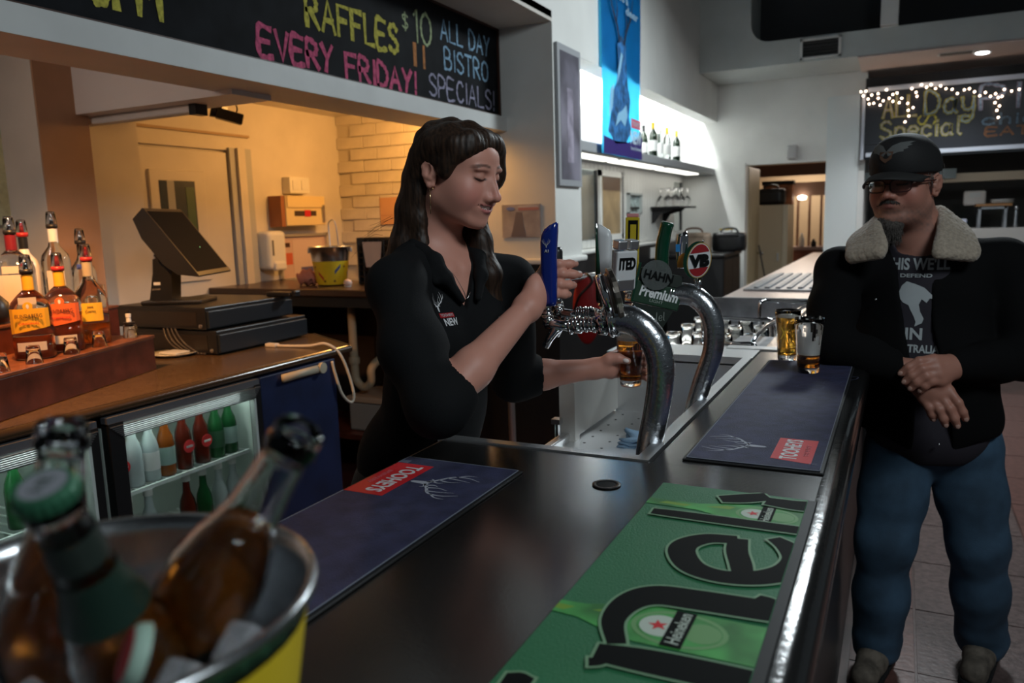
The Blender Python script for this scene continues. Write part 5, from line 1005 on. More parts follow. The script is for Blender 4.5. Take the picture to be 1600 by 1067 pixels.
# lettering on the rum labels
for x, y, c_, t_, yy in ((.497,-.105,Ly,'ORIGINAL',0),(.350,-.105,Lo,'OVERPROOF',0)):
    o_ = onshelf(x,y,ZL); bt = [o for o in bpy.data.objects if o.get('category') == 'bottle' and (o.location-o_).length < 1e-4][0]
    dr = Vector((math.cos(0), math.sin(0), 0)); M0 = plane_M((0,0,0), (1,0,0), (0,0,1))
    for s_, z_, w_, h_, m_ in (('BUNDABERG', .142, .058, .012, mat('label_ink', (.06,.035,.02), .5)), (t_, .118, .045, .007, M_red)): text(s_, .01, plane_M((.0,-.0612,z_), (1,.0,0), (0,0,1)), m_, bt, width=w_*1.3, height=h_, name='label_lettering')
    obj('label_badge', xf(lathe([(0,0),(.014,0),(.014,.002),(0,.002)],18,cap=False), T(.0,-.0560,.172) @ RX(90)), c_, bt); obj('badge_bear', xf(lathe([(0,0),(.005,0),(.005,.001),(0,.001)],12,cap=False), T(.0,-.0582,.172) @ RX(90) @ Matrix.Diagonal((.8,1.5,1,1))), M_paper, bt)
bt = [o for o in bpy.data.objects if o.get('label', '').startswith('tequila')][0]
for s_, z_, w_ in (('Jose', .136, .020), ('Cuervo', .122, .034)): text(s_, .01, plane_M((0,-.0572,z_), (1,0,0), (0,0,1)), MATS['label_ink'], bt, width=w_, height=.010, name='label_lettering')
bt = [o for o in bpy.data.objects if o.get('label', '').startswith('clear vodka')][0]
text('ABS', .01, plane_M((0,-.0470,.165), (1,0,0), (0,0,1)), MATS['label_blue'], bt, width=.034, height=.014, name='label_lettering')
# shot glasses, upside down on the lower tread
pg = None
for i, (x, y) in enumerate(((.60,-.032),(.43,-.030),(.285,-.028),(.74,-.032))):
    if pg is None:
        pg = empty('shot_glass', '', 'glass', (0,0,0)); obj('glass_wall', lathe([(.0245,0),(.0250,.002),(.0190,.052),(.0170,.056),(0,.056),(0,.044),(.0150,.042),(.0225,.001)],20,cap=False), M_glass, pg, smooth=True); g_ = pg
    else: g_ = copy_tree(pg)
    g_.location = onshelf(x, y, ZL+.0003); g_['group'] = 'upside-down shot glasses on the spirit shelf'
    g_['label'] = ('upside-down shot glass in front of the yellow-labelled rum', 'upside-down shot glass in front of the orange-labelled rum', 'upside-down shot glass in front of the tequila bottle', 'upside-down shot glass at the extreme left edge of the spirit shelf')[i]
t = empty('spirit_bottle', 'tiny clear bottle with cork at the right end of the upper step', 'bottle', onshelf(-.165,-.31,ZU)); obj('glass_body', lathe([(0,0),(.022,0),(.024,.02),(.014,.06),(.013,.075),(.016,.085),(0,.088)],16,cap=False), M_tint, t, smooth=True); obj('neck_ring', lathe([(.0142,.056),(.0142,.066)],14,cap=False), M_paper, t)
t = empty('pourer_pair', 'glass with an upturned pourer and shot glass at the right end of the lower tread', 'glass', onshelf(.062,-.055,ZL)); obj('jar', lathe([(.024,0),(.025,.002),(.022,.045),(.018,.05),(0,.05),(0,.047),(.020,.043),(.023,.001)],18,cap=False), M_glass, t, smooth=True); obj('jar', lathe([(.020,0),(.021,.002),(.018,.04),(0,.043),(0,.04),(.017,.037),(.019,.001)],16,M=T(-.035,.035,0),cap=False), M_glass, t, smooth=True); obj('pourer_collar', lathe([(0,.051),(.020,.051),(.021,.058),(0,.060)],16,cap=False), M_pour, t); obj('pourer_spout', lathe([(0,.06),(.009,.06),(.008,.075),(.010,.078),(.010,.090),(0,.092)],12,cap=False), M_paper, t); obj('pourer_tip', lathe([(0,.092),(.006,.092),(.006,.105),(0,.107)],10,cap=False), M_pour, t)
# ================================================================ cash drawers, till, odds and ends on the back bar
def drawer(name, label, M, w_, d_, h_):
    b = empty(name, label, 'cash drawer', M.to_translation(), M.to_euler())
    obj('case', box(-w_,0,0,d_,.006,h_,bev=.004), M_black, b); obj('front', box(.0,.014,.006,d_-.006,.012,h_-.016,bev=.003), mat('drawer_front', (.012,.016,.022), .4), b)
    for i in range(2): obj('foot', box(-w_+.04 if i else -.06,-w_+.07 if i else -.03,.03,.06,0,.007), M_black, b)
    for xx in (-.03,): obj('lock', xf(lathe([(0,0),(.009,0),(.009,.003),(0,.004)],14,cap=False), T(xx,0,.02) @ RX(90)), M_steel, b)
    obj('painted_side_sheen', box(-w_+.03,-.05,-.002,0,.02,h_-.02), mat('drawer_sheen', (.020,.016,.014), .35), b)  # sheen on the case side, put in as a lighter brown sheet
    return b
th_ = math.atan2(.604, -.017)-math.pi/2
M1 = Matrix.Translation((-2.577,2.376,.9702)) @ Matrix.Rotation(th_, 4, 'Z'); drawer('cash_drawer', 'lower black cash drawer standing on the back bar', M1, .50, .58, .105)
M2 = Matrix.Translation((-2.615,2.362,1.0755)) @ Matrix.Rotation(th_, 4, 'Z'); drawer('cash_drawer', 'upper black cash drawer, under the till', M2, .54, .54, .100)
tl = empty('till', 'black touch-screen till on a stand, seen from its side', 'till', (-2.93, 2.53, 1.1757), (0,0,R(26)))
obj('base', box(-.15,.12,-.10,.10,0,.018,bev=.006), M_black, tl)
bm = prism([(-.13,.018),(-.03,.018),(-.02,.14),(-.05,.22),(-.10,.20),(-.105,.14)], -.05, .05); xf(bm, RX(90)); obj('stand', bm, M_black, tl)
Mt = T(.030,0,.272) @ RY(-36)
bm = prism([(-.050,-.13),(.018,-.195),(.022,-.190),(.022,.170),(.018,.175),(-.045,.165),(-.070,.08),(-.070,-.06)], -.190, .190); xf(bm, RX(90)); obj('screen_case', xf(bm, Mt), M_black, tl); obj('screen_glass', xf(box(.0215,.0235,-.178,.178,-.170,.155), Mt), mat('screen_black', (.006,.006,.007), .6, spec=.03), tl)
obj('hinge', xf(tube([(-.075,-.055,-.01),(-.075,.055,-.01)], .030, 16), Mt), M_black, tl, smooth=True); obj('rear_display', xf(box(-.115,-.07,-.10,-.02,-.02,.02,bev=.006), Mt), M_black, tl)
obj('sticker', box(-.105,-.075,-.0515,-.0500,.085,.098), M_paper, tl); text('posi', .01, plane_M((-.095,-.0515,.066), (1,0,0), (0,0,1)), mat('brand_grey', (.35,.30,.25), .5), tl, width=.034, height=.010, name='maker_mark')
obj('power_light', xf(box(.0235,.0242,.05,.054,-.05,-.046), Mt), mat('led_green', (.2,.9,.3), .5, emit=(.4,1,.4), estr=1.5), tl)
t = thing1('cable_bundle', 'bundle of dark cables hanging down beside the cash drawers', 'cable', (-2.90, 2.42, .9705)); 
for i in range(4): obj('strand', tube(smooth_path([(.03+.02*i,-.02,.205),(.02+.02*i,-.05,.14),(.06+.03*i,-.07,.06),(.12+.03*i,-.045,.008),(.2+.02*i,-.05,.006)],6), .0045, 6), mat('cable_dark', (.05,.04,.035), .4), t, smooth=True)
t = thing1('phone_handset', 'small black handset on the upper cash drawer behind the till', 'handset', (-2.62, 2.85, 1.176)); obj('body', box(-.09,.06,-.03,.03,0,.022,bev=.008), M_black, t); obj('clip', box(.06,.085,-.02,.02,0,.03,bev=.006), M_black, t)
t = thing1('saucer', 'white plate lying on the back bar by the cash drawers', 'plate', (-2.78, 2.33, .9703)); obj('plate', lathe([(0,0),(.06,0),(.095,.012),(.098,.016),(.07,.009),(0,.006)],32,cap=False), mat('plate_white', (.72,.68,.55), .3), t, smooth=True); obj('napkin', box(-.05,.05,-.04,.04,.010,.018,bev=.004), M_paper, t)
cc = thing1('charger_cable', 'white charger cable looping down over the edge of the back bar', 'cable', (-2.30, 2.62, .9705)); pts = [(-.20,.02,.006),(-.12,.03,.006),(-.02,.04,.010),(.055,.055,.02),(.105,.08,-.02),(.125,.11,-.11),(.135,.13,-.22),(.13,.11,-.25),(.125,.06,-.20),(.118,.03,-.10),(.115,.02,-.05)]
obj('lead', tube(smooth_path(pts,6), .006, 8), mat('cable_white', (.62,.55,.45), .5), cc, smooth=True); obj('plug', box(-.25,-.19,.005,.035,0,.016,bev=.004), MATS['cable_white'], cc)
# ================================================================ ice bucket in front of the camera
M_ice = mat('ice', (.93,.95,.98), .08, trans=.85, ior=1.2, bump=(60,.3)); M_cbot = mat('clear_bottle', (.96,.98,.97), .01, trans=1.0, ior=1.35); M_ale = mat('amber_ale', (.90,.26,.03), .03, trans=.93, ior=1.33)
bk2 = bucket('ice_bucket', 'steel and yellow ice bucket of beers, blurred in the near foreground', (-.407,.264,B+.0002), 1.0, -60, .216)
obj('handle_drop', tube(smooth_path([(.118,-.05,.215),(.135,-.045,.15),(.12,-.075,.135),(.110,-.085,.16)],6), .005, 8), mat('dark_green_enamel', (.02,.09,.06), .3), bk2, smooth=True)
P_beer = [(0,0),(.027,0),(.0300,.006),(.0305,.02),(.0305,.105),(.0290,.125),(.0230,.148),(.0165,.170),(.0140,.195),(.0128,.215),(.0128,.220)]
P_lip = [(.0128,.220),(.0145,.221),(.0150,.226),(.0138,.229),(.0140,.234),(.0132,.2355),(.0105,.2350)]
P_in = [(.0105,.235),(.0108,.215),(.0118,.195),(.0145,.168),(.0210,.146),(.0270,.122),(.0285,.105),(.0285,.010),(0,.008)]
def beer(label, base, u, fill, cap, foil):
    u = Vector(u).normalized(); q = u.to_track_quat('Z', 'X')
    b = empty('beer_bottle', label, 'bottle', base, q.to_euler())
    obj('glass_body', lathe(P_beer+P_lip+P_in, 40, cap=False), M_cbot, b, smooth=True)
    liq = [(0,.0085)]+[(r-.0003,z) for r,z in P_in[::-1][1:] if z < fill]; zt = fill; rt = np.interp(fill, [z for r,z in P_in[::-1]], [r for r,z in P_in[::-1]])-.0003
    bm = lathe(liq+[(rt,zt),(0,zt)], 36, cap=False)
    obj('beer', bm, M_ale, b, smooth=True)
    if foil: obj('neck_label', lathe([(.0236,.149),(.0172,.170),(.0160,.180)],32,cap=False), mat('foil_green', (.010,.028,.020), .4), b, smooth=True); obj('neck_label', lathe([(.0150,.188),(.0139,.207)],32,cap=False), mat('foil_dark', (.02,.03,.025), .4), b, smooth=True)
    if cap: 
        bm = bmesh.new(); n = 42
        ring = [[bm.verts.new((r_*math.cos(2*math.pi*i/n)*(1+(.05 if i % 2 and kk < 2 else 0)), r_*math.sin(2*math.pi*i/n)*(1+(.05 if i % 2 and kk < 2 else 0)), z)) for i in range(n)] for kk, (r_, z) in enumerate(((.0158,.2300),(.0155,.2350),(.0140,.2385)))]
        for a, c in zip(ring, ring[1:]):
            for i in range(n): bm.faces.new((a[i], a[(i+1) % n], c[(i+1) % n], c[i]))
        bm.faces.new(ring[-1]); obj('crown_cap', bm, mat('cap_green', (.03,.13,.07), .35, .3), b); obj('cap_disc', lathe([(0,.2387),(.0115,.2387)],32,cap=False), mat('cap_grey', (.22,.23,.26), .4), b); text('HE', .01, T(0,0,.2389), mat('cap_print', (.10,.12,.12), .5), b, width=.012)
    return b
def beer_at(mouth, u, *a):
    u = Vector(u).normalized(); base = Vector(mouth)+u*.235; return beer(a[0], base, -u, *a[1:])
beer_at((-.292,.322,1.389), (-.593,-.029,-.805), 'open clear beer bottle leaning right in the near ice bucket', .158, False, False)
beer_at((-.428,.277,1.392), (-.20,-.03,-.98), 'open clear beer bottle standing at the back left of the ice bucket', .165, False, False)
beer_at((-.372,.228,1.376), (-.12,.36,-.92), 'capped beer bottle with green foil pointing at the camera from the ice bucket', .16, True, True)
rg_ = random.Random(21); pi_ = []
for k in range(400):
    if len(pi_) > 26: break
    a = rg_.uniform(0, 6.283); r_ = .088*math.sqrt(rg_.random()); z = rg_.uniform(1.20, 1.268); p = Vector((-.407+r_*math.cos(a), .264+r_*math.sin(a), z))
    ok = all((p-q).length > .027 for q in pi_)
    for mth, u in (((-.292,.322,1.389), (-.593,-.029,-.805)), ((-.428,.277,1.392), (-.20,-.03,-.98)), ((-.372,.228,1.376), (-.12,.36,-.92))):
        u = Vector(u).normalized(); w_ = p-Vector(mth); t_ = max(0, min(.235, w_.dot(u))); d_ = (w_-u*t_).length
        if d_ < .046: ok = False
    if ok: pi_.append(p)
for i, p in enumerate(pi_):
    bm = box(-.013,.013,-.013,.013,-.011,.011,bev=.004,seg=2); bmesh.ops.transform(bm, matrix=Matrix.Rotation(rg_.uniform(0,3),4,'X') @ Matrix.Rotation(rg_.uniform(0,3),4,'Y'), verts=bm.verts)
    o = obj('ice_cube', bm, M_ice, smooth=True); o.location = p; tag(o, 'melting ice cube among the loose ice of the near bucket', 'ice cube', 'ice cubes in the near ice bucket')
o = obj('crushed_ice', lathe([(0,1.062+.008),(.083,1.07),(.105,1.19),(.107,1.205),(.05,1.212),(0,1.208)],32,cap=False), mat('ice_melt', (.55,.57,.60), .15, trans=.4, noise=(40,.3), bump=(50,.6)), smooth=True); o.location = (-.407,.264,0); o['kind'] = 'stuff'; tag(o, 'melted crushed ice filling the near bucket below the bottles', 'ice')
t = empty('crown_seal', 'loose red and green crown cap lying on the ice', 'bottle cap', (-.328,.238,1.292), (R(65),R(10),R(-40))); obj('cap_skirt', lathe([(.0165,0),(.0155,.005),(.013,.0075),(0,.0078)],26,cap=False), mat('cap_mint', (.35,.5,.42), .35), t, smooth=True); obj('cap_red', lathe([(.0135,.0078),(.0110,.0085),(0,.0086)],20,cap=False), M_red, t)
# ================================================================ smooth-blended solids -> one continuous mesh (surface nets)
class Sdf:
    def __init__(s): s.p = []
    def add(s, fn, k=.02, op='u'): s.p.append((fn, k, op)); return s
    def cone(s, a, b, ra, rb, k=.02, op='u'):
        a = np.array(a, np.float32); b = np.array(b, np.float32); ba = b-a; l2 = float(ba@ba)+1e-12
        def fn(P):
            h = np.clip((P-a)@ba/l2, 0, 1)
            return np.linalg.norm(P-a-h[:, None]*ba, axis=1)-(ra+(rb-ra)*h)
        return s.add(fn, k, op)
    def chain(s, pts, rs, k=.02, op='u'):
        for i in range(len(pts)-1): s.cone(pts[i], pts[i+1], rs[i], rs[i+1], k, op)
        return s
    def ell(s, c, r, k=.02, op='u', rot=None):
        c = np.array(c, np.float32); r = np.array(r, np.float32); Rm = None if rot is None else np.array(rot, np.float32)
        def fn(P):
            q = P-c
            if Rm is not None: q = q@Rm
            k0 = np.linalg.norm(q/r, axis=1); k1 = np.linalg.norm(q/(r*r), axis=1)
            return np.where(k1 > 1e-9, k0*(k0-1)/np.maximum(k1, 1e-9), -r.min())
        return s.add(fn, k, op)
    def box(s, c, h, rad, k=.01, op='u', rot=None):
        c = np.array(c, np.float32); h = np.array(h, np.float32)-rad; Rm = None if rot is None else np.array(rot, np.float32)
        def fn(P):
            q = P-c
            if Rm is not None: q = q@Rm
            q = np.abs(q)-h
            return np.linalg.norm(np.maximum(q, 0), axis=1)+np.minimum(q.max(1), 0)-rad
        return s.add(fn, k, op)
    def ev(s, P, prims=None):
        d = np.full(len(P), 9.0, np.float32)
        for fn, k, op in (prims if prims is not None else s.p):
            e = fn(P).astype(np.float32)
            if op == 'u':
                h = np.maximum(k-np.abs(d-e), 0)/k; d = np.minimum(d, e)-h*h*k*.25
            elif op == 's':
                h = np.maximum(k-np.abs(d+e), 0)/k; d = np.maximum(d, -e)+h*h*k*.25
            elif op == 'i':
                h = np.maximum(k-np.abs(d-e), 0)/k; d = np.maximum(d, e)+h*h*k*.25
            else: d = d+e          # displacement
        return d
    def mesh(s, lo, hi, vox, n=16):
        lo = np.array(lo, float); hi = np.array(hi, float); B_ = n*vox; nb = np.ceil((hi-lo)/B_).astype(int); Rb = B_*.87
        ii = np.stack(np.meshgrid(*[np.arange(x) for x in nb], indexing='ij'), -1).reshape(-1, 3)
        cen = lo+(ii+.5)*B_; vals = [fn(cen.astype(np.float32)) for fn, k, op in s.p]
        d = s.ev(cen.astype(np.float32)); act = np.where(np.abs(d) < Rb*1.25+.004)[0]
        g = np.stack(np.meshgrid(*[np.arange(n+1)]*3, indexing='ij'), -1).reshape(-1, 3)
        dim = nb*n+2; ids = []; pos = []; quads = []
        cid = lambda c: (c[:, 0]*dim[1]+c[:, 1])*dim[2]+c[:, 2]
        corn = [(0,0,0),(1,0,0),(0,1,0),(1,1,0),(0,0,1),(1,0,1),(0,1,1),(1,1,1)]
        edges = [(0,1),(2,3),(4,5),(6,7),(0,2),(1,3),(4,6),(5,7),(0,4),(1,5),(2,6),(3,7)]
        for b in act:
            pr = [q for q, v in zip(s.p, vals) if q[2] == 'd' or v[b] < Rb*1.6+q[1]+.01]
            base = ii[b]*n
            F = s.ev((lo+(base+g)*vox).astype(np.float32), pr).reshape(n+1, n+1, n+1)
            sg = F < 0
            if sg.all() or not sg.any(): continue
            C8 = [F[x:n+x, y:n+y, z:n+z] for x, y, z in corn]
            cnt = sum((c < 0).astype(int) for c in C8); m = (cnt > 0) & (cnt < 8)
            cells = np.argwhere(m); v8 = np.stack([c[m] for c in C8], 1)
            acc = np.zeros((len(cells), 3)); num = np.zeros(len(cells))
            for e0, e1 in edges:
                a, c = v8[:, e0], v8[:, e1]; x = (a < 0) != (c < 0); t = np.where(x, a/np.where(x, a-c, 1), 0)
                p = np.array(corn[e0])+t[:, None]*(np.array(corn[e1])-np.array(corn[e0])); acc += p*x[:, None]; num += x
            pos.append(lo+(base+cells+acc/num[:, None])*vox); ids.append(cid(base+cells+1))
            for ax in range(3):
                o1 = [slice(0, n)]*3; o2 = [slice(0, n)]*3; o2[ax] = slice(1, n+1)
                A, Bq = sg[tuple(o1)], sg[tuple(o2)]
                for flip, mm in ((0, A & ~Bq), (1, ~A & Bq)):
                    c = np.argwhere(mm)
                    if not len(c): continue
                    c = base+c+1; u = [0,0,0]; v = [0,0,0]; u[(ax+1) % 3] = 1; v[(ax+2) % 3] = 1; u = np.array(u); v = np.array(v)
                    q = np.stack([cid(c-u-v), cid(c-v), cid(c), cid(c-u)], 1)
                    quads.append(q[:, ::-1] if flip else q)
        ids = np.concatenate(ids); pos = np.concatenate(pos); quads = np.concatenate(quads)
        o = np.argsort(ids); ids = ids[o]; pos = pos[o]
        ix = np.searchsorted(ids, quads); ix = np.clip(ix, 0, len(ids)-1); ok = (ids[ix] == quads).all(1)
        return pos, ix[ok]
def mesh_from(name, pos, quads, col=None):
    me = bpy.data.meshes.new(name)
    me.vertices.add(len(pos)); me.vertices.foreach_set('co', pos.astype(np.float32).ravel())
    me.loops.add(quads.size); me.loops.foreach_set('vertex_index', quads.astype(np.int32).ravel())
    me.polygons.add(len(quads)); me.polygons.foreach_set('loop_start', np.arange(0, quads.size, 4, dtype=np.int32))
    me.update(calc_edges=True)
    if col is not None:
        a = me.color_attributes.new('Col', 'FLOAT_COLOR', 'POINT'); c = np.ones((len(pos), 4), np.float32); c[:, :3] = col; a.data.foreach_set('color', c.ravel())
    me.validate(); me.shade_smooth()
    return me
class Fr:
    """a frame: origin + axes (x right, y forward, z up of the person); f(x,y,z) -> world"""
    def __init__(s, o, y, z=(0,0,1)):
        s.o = np.array(o, float); y = np.array(y, float); y /= np.linalg.norm(y); x = np.cross(y, z); x /= np.linalg.norm(x); z = np.cross(x, y)
        s.M = np.stack([x, y, z], 1)     # columns are axes
    def __call__(s, x, y, z): return s.o+s.M@np.array([x, y, z], float)
    def inv(s, P): return (P-s.o)@s.M
def n3(P, f, seed=0):
    """cheap smooth pseudo-noise from summed sines"""
    r = np.random.RandomState(seed); out = 0
    for i in range(5):
        d = r.randn(3); d /= np.linalg.norm(d); out = out+np.sin(P@(d*f*(.6+.25*i)).astype(np.float32)+r.rand()*6.28)
    return out/5
def smst(a, b, x): t = np.clip((x-a)/(b-a), 0, 1); return t*t*(3-2*t)
HEADMARK = {}
def head_sdf(S, F, male=False):
    """skull, face, ears and neck stub in head frame F"""
    p = F; M = F.M; s = 1.03 if male else .945; sx = 1.10 if male else .945
    def E(c, r, k, op='u', rot=None):
        S.ell(p(*[c[0]*sx, c[1]*s, c[2]*s]), [r[0]*sx, r[1]*s, r[2]*s], k, op, M if rot is None else M@rot)
    E((0,-.014,.032 if male else .026), (.073,.095 if male else .087,.086 if male else .067), .02)
    E((0,.030,-.030), (.060,.062,.078), .03)
    jw = .049 if not male else .054
    for q in (-1, 1):
        S.cone(p(q*jw*sx,-.002*s,-.062*s), p(q*.022*sx,.066*s,-.096*s), .017*s, .015*s, .03)
        E((q*.043,.052,-.030), (.022,.026,.022), .028)             # cheekbone
        E((q*.038,.062 if not male else .052,-.046), (.021,.021,.018), .022)              # cheek
        E((q*(.043 if not male else .040),.030 if not male else .022,-.058), (.020,.034,.034), .03)               # side of the jaw
    E((0,.078,-.101), (.016,.013,.012), .018)                       # chin
    E((0,.066,.040), (.052,.032,.040), .03) if male else E((0,.056,.032), (.052,.031,.036), .03)                         # forehead
    bz_ = .019 if male else .014
    for q in (-1, 1): E((q*.028,.083,bz_), (.022,.009,.006), .012)  # brow ridge
    for q in (-1, 1): E((q*.033,.100,-.003), (.019,.017,.010), .012, 's')   # socket
    for q in (-1, 1): E((q*.032,.0755,-.003), (.0145,.0145,.0120), .005)    # lids over the eyeball
    dz = .010 if male else 0.
    S.cone(p(0,.086*s,.008*s), p(0,.1110*s,(-.038+dz)*s), .0078*s, .0085*s, .010)   # nose bridge
    E((0,.1115,-.0425+dz), (.0095,.0095,.0080), .008)                    # tip
    for q in (-1, 1): E((q*.012,.098,-.0455+dz), (.0078,.010,.0075), .006)
    for q in (-1, 1): E((q*.0068,.104,-.0530+dz), (.0028,.0042,.0024), .002, 's')
    E((0,.080,-.068+dz), (.030,.015,.020), .015)                       # muzzle
    up, lo, mid = [], [], []
    for t in np.linspace(-1, 1, 9):
        w_ = 1-t*t; cx_ = (.037 if not male else .031)*t; cy_ = (.0935-.018*t*t) if not male else (.0935-.022*t*t); cz_ = -.0665+(.0100 if not male else -.004)*t*t if not male else -.059-.003*t*t
        g = .0052 if not male else .0022
        up.append(((cx_, cy_+.0020, cz_+g*w_**.7), (.0034*w_+.0010))); lo.append(((cx_, cy_+.0005, cz_-(g+.0014)*w_**.7), .0044*w_+.0010)); mid.append(((cx_, cy_+.0015, cz_), .0044*w_**.8+.0004))
    HEADMARK.clear(); HEADMARK.update(up=up, lo=lo, mid=mid)
    for C_ in (up, lo):
        for (a, ra), (b, rb) in zip(C_, C_[1:]): S.cone(p(a[0]*sx,a[1]*s,a[2]*s), p(b[0]*sx,b[1]*s,b[2]*s), ra*s, rb*s, .003)
    if not male:   # parted, smiling lips
        for (a, ra), (b, rb) in zip(mid, mid[1:]):
            S.cone(p(a[0]*sx,a[1]*s,a[2]*s), p(b[0]*sx,b[1]*s,b[2]*s), ra*s, rb*s, .002, 's')
    for q in (-1, 1): S.cone(p(q*.007*sx,.088*s,-.012*s), p(q*.012*sx,.0935*s,(-.042+dz)*s), .0075*s, .0085*s, .010)
    for q in (-1, 1):   # ears: plate, rim, inner fold, lobe, tragus
        ey = -.009 if not male else -.012
        def ep(u, v, o=0): return p((q*(.0770-.42*u+o))*sx, (ey+u)*s, (-.010+v+.12*u)*s)
        S.cone(ep(-.002,.010), ep(-.003,-.012), .0085, .0075, .006)
        S.cone(ep(-.008,.016), ep(-.008,-.008), .0070, .0065, .006); S.ell(ep(-.005,.004,.0105), [.0085*s,.0080*s,.0140*s], .003, 's', M)
        S.chain([ep(.009,.008), ep(.006,.022), ep(-.004,.0295), ep(-.015,.025), ep(-.0195,.010), ep(-.016,-.006), ep(-.009,-.019), ep(-.002,-.0285), ep(.005,-.026), ep(.008,-.012)], [.0030,.0034,.0036,.0036,.0034,.0034,.0038,.0052,.0042,.003], .004)
        S.chain([ep(-.003,.019), ep(-.0105,.013), ep(-.0125,.001), ep(-.007,-.010), ep(0,-.013)], [.0022,.0026,.0028,.0026,.002], .003)
        S.cone(ep(.0085,-.001,.001), ep(.007,-.006,.002), .0040, .0036, .004)
    S.cone(p(0,-.022*s,-.060*s), p(0,-.042*s,-.15*s), .050*s, .050*s, .03)
def seg_dist(L, C_):
    d = np.full(len(L), 9.0)
    for (a, ra), (b, rb) in zip(C_, C_[1:]):
        a = np.array(a); b = np.array(b); ba = b-a; t = np.clip((L-a)@ba/(ba@ba), 0, 1)
        d = np.minimum(d, np.linalg.norm(L-a-t[:, None]*ba, axis=1)-(ra+(rb-ra)*t))
    return d
def finger(S, pts, r, k=.006):
    S.chain(pts, [r, r*.95, r*.88, r*.78][:len(pts)], k)
def strand(bm, pts, r0, r1, n=4, m=5):
    P = smooth_path(pts, m); N = len(P); tube(P, [r0+(r1-r0)*(i/(N-1))**2 for i in range(N)], n, bm, cap=False)
# ================================================================ the bartender
M_skin = vmat('skin', .5, bump=(900,.04,.0006), sub=.12)
rc = np.array([.8957,.4448,0]); Fc = np.array([-.4448,.8957,0])
def facing(th, pd):
    f = math.cos(R(th))*rc-math.sin(R(th))*Fc
    return f*math.cos(R(pd))+np.array([0,0,-math.sin(R(pd))])
wm = empty('person', 'young woman with long brown hair in a black shirt, pulling a beer behind the bar', 'person', (-.92, 1.47, 0))
WO = (-.92, 1.47, 0)
fh = facing(30, 13); zt = np.array([0,0,1.])
Mh = Fr((0,0,0), fh, zt).M
HW = Fr(np.array([-.8275,1.4320,1.6080]), fh, zt)
TF = Fr((-.868,1.425,0), facing(45, 0))
# joints
shR, elR, wrR = np.array([-.883,1.275,1.380]), np.array([-.742,1.190,1.172]), np.array([-.669,1.423,1.326])
shL, elL, wrL = np.array([-.785,1.570,1.362]), np.array([-.858,1.735,1.108]), np.array([-.684,1.853,1.120])
S = Sdf()
head_sdf(S, HW)
S.chain([HW(0,-.03,-.07), TF(0,-.018,1.475), TF(0,-.03,1.42)], [.047,.0435,.054], .03)
S.ell(TF(0,-.005,1.315), (.135,.080,.13), .05, 'u', TF.M); S.ell(TF(0,-.045,1.13), (.105,.075,.14), .05, 'u', TF.M); S.ell(TF(0,-.115,.95), (.13,.09,.13), .05, 'u', TF.M)
for q, a in ((1, shR), (-1, shL)):
    S.cone(TF(q*.03,-.03,1.43), a, .035, .045, .04)
    S.cone(TF(q*.02,.045,1.402), TF(q*.125,.02,1.418), .009, .008, .02)      # collar bone
S.cone(shR, elR, .046, .038, .03); S.cone(shL, elL, .046, .038, .03)
S.chain([elR, elR+(wrR-elR)*.35, wrR], [.0385,.0375,.0245], .02); S.chain([elL, elL+(wrL-elL)*.35, wrL], [.0385,.0365,.0245], .02)
# right hand: fingers lie past the tap handle, nails to the camera, thumb behind
kn = [np.array(p) for p in ((-.663,1.507,1.404),(-.657,1.507,1.386),(-.656,1.504,1.364),(-.660,1.495,1.345))]
tips = [np.array(p) for p in ((-.616,1.553,1.406),(-.607,1.553,1.383),(-.617,1.545,1.361),(-.626,1.536,1.342))]
NAIL = []
for a, b in zip(kn, tips):
    S.cone(wrR, a, .0225, .0118, .016)
    m1 = a+(b-a)*.42+np.array([.006,-.012,.003]); m2 = a+(b-a)*.76+np.array([.006,-.007,.001])
    finger(S, [a, m1, m2, b], .0098); NAIL.append((b+np.array([.000,-.004,.001]), (b-m2)/np.linalg.norm(b-m2)))
S.ell((wrR+kn[1])/2+np.array([.0,-.004,.002]), (.020,.030,.034), .02, 'u', Fr((0,0,0), kn[1]-wrR, (0,0,1)).M)
tb = wrR+np.array([.004,.028,.022]); S.chain([wrR+np.array([0,.012,.004]), tb, tb+np.array([.0,.05,.026]), tb+np.array([.004,.082,.036])], [.018,.014,.011,.0085], .012)
# left hand round the glass: thumb towards the camera, fingers round the far side
gl = np.array([-.608,1.907,0])
pm_ = np.array([-.650,1.875,1.128]); S.cone(wrL, pm_, .0235, .020, .02); S.ell(pm_+np.array([-.002,.006,-.004]), (.020,.030,.034), .02)
th_ = [wrL+np.array([.012,-.006,.008]), np.array([-.646,1.849,1.148]), np.array([-.624,1.854,1.150]), np.array([-.601,1.861,1.143])]
S.chain(th_, [.016,.0125,.0105,.0085], .012); NAIL.append((th_[3]+np.array([-.002,-.006,.002]), (th_[3]-th_[2])/np.linalg.norm(th_[3]-th_[2])))
for i, z in enumerate((1.152,1.133,1.113,1.094)):
    R_ = .034+.010; pts = [pm_+np.array([-.004,.012,(z-1.128)*.8])]
    for a in (150, 105, 60, 25): pts.append(gl+np.array([R_*math.cos(R(a)), R_*math.sin(R(a)), z-.002*(150-a)/30]))
    S.chain(pts, [.012,.0098,.0092,.0085,.0075], .006)
pos, qd = S.mesh((-1.16,1.05,.84), (-.42,2.02,1.76), .0026)
L = HW.inv(pos)/.945
x, y, z = L[:, 0], L[:, 1], L[:, 2]; ax_ = np.abs(x)
base = np.array([.60,.28,.21]); col = np.tile(base, (len(pos), 1))
def tint(m, c):
    global col
    col = col*(1-m[:, None])+np.array(c)*m[:, None]
near_head = smst(-.15,-.12, z)*1.0
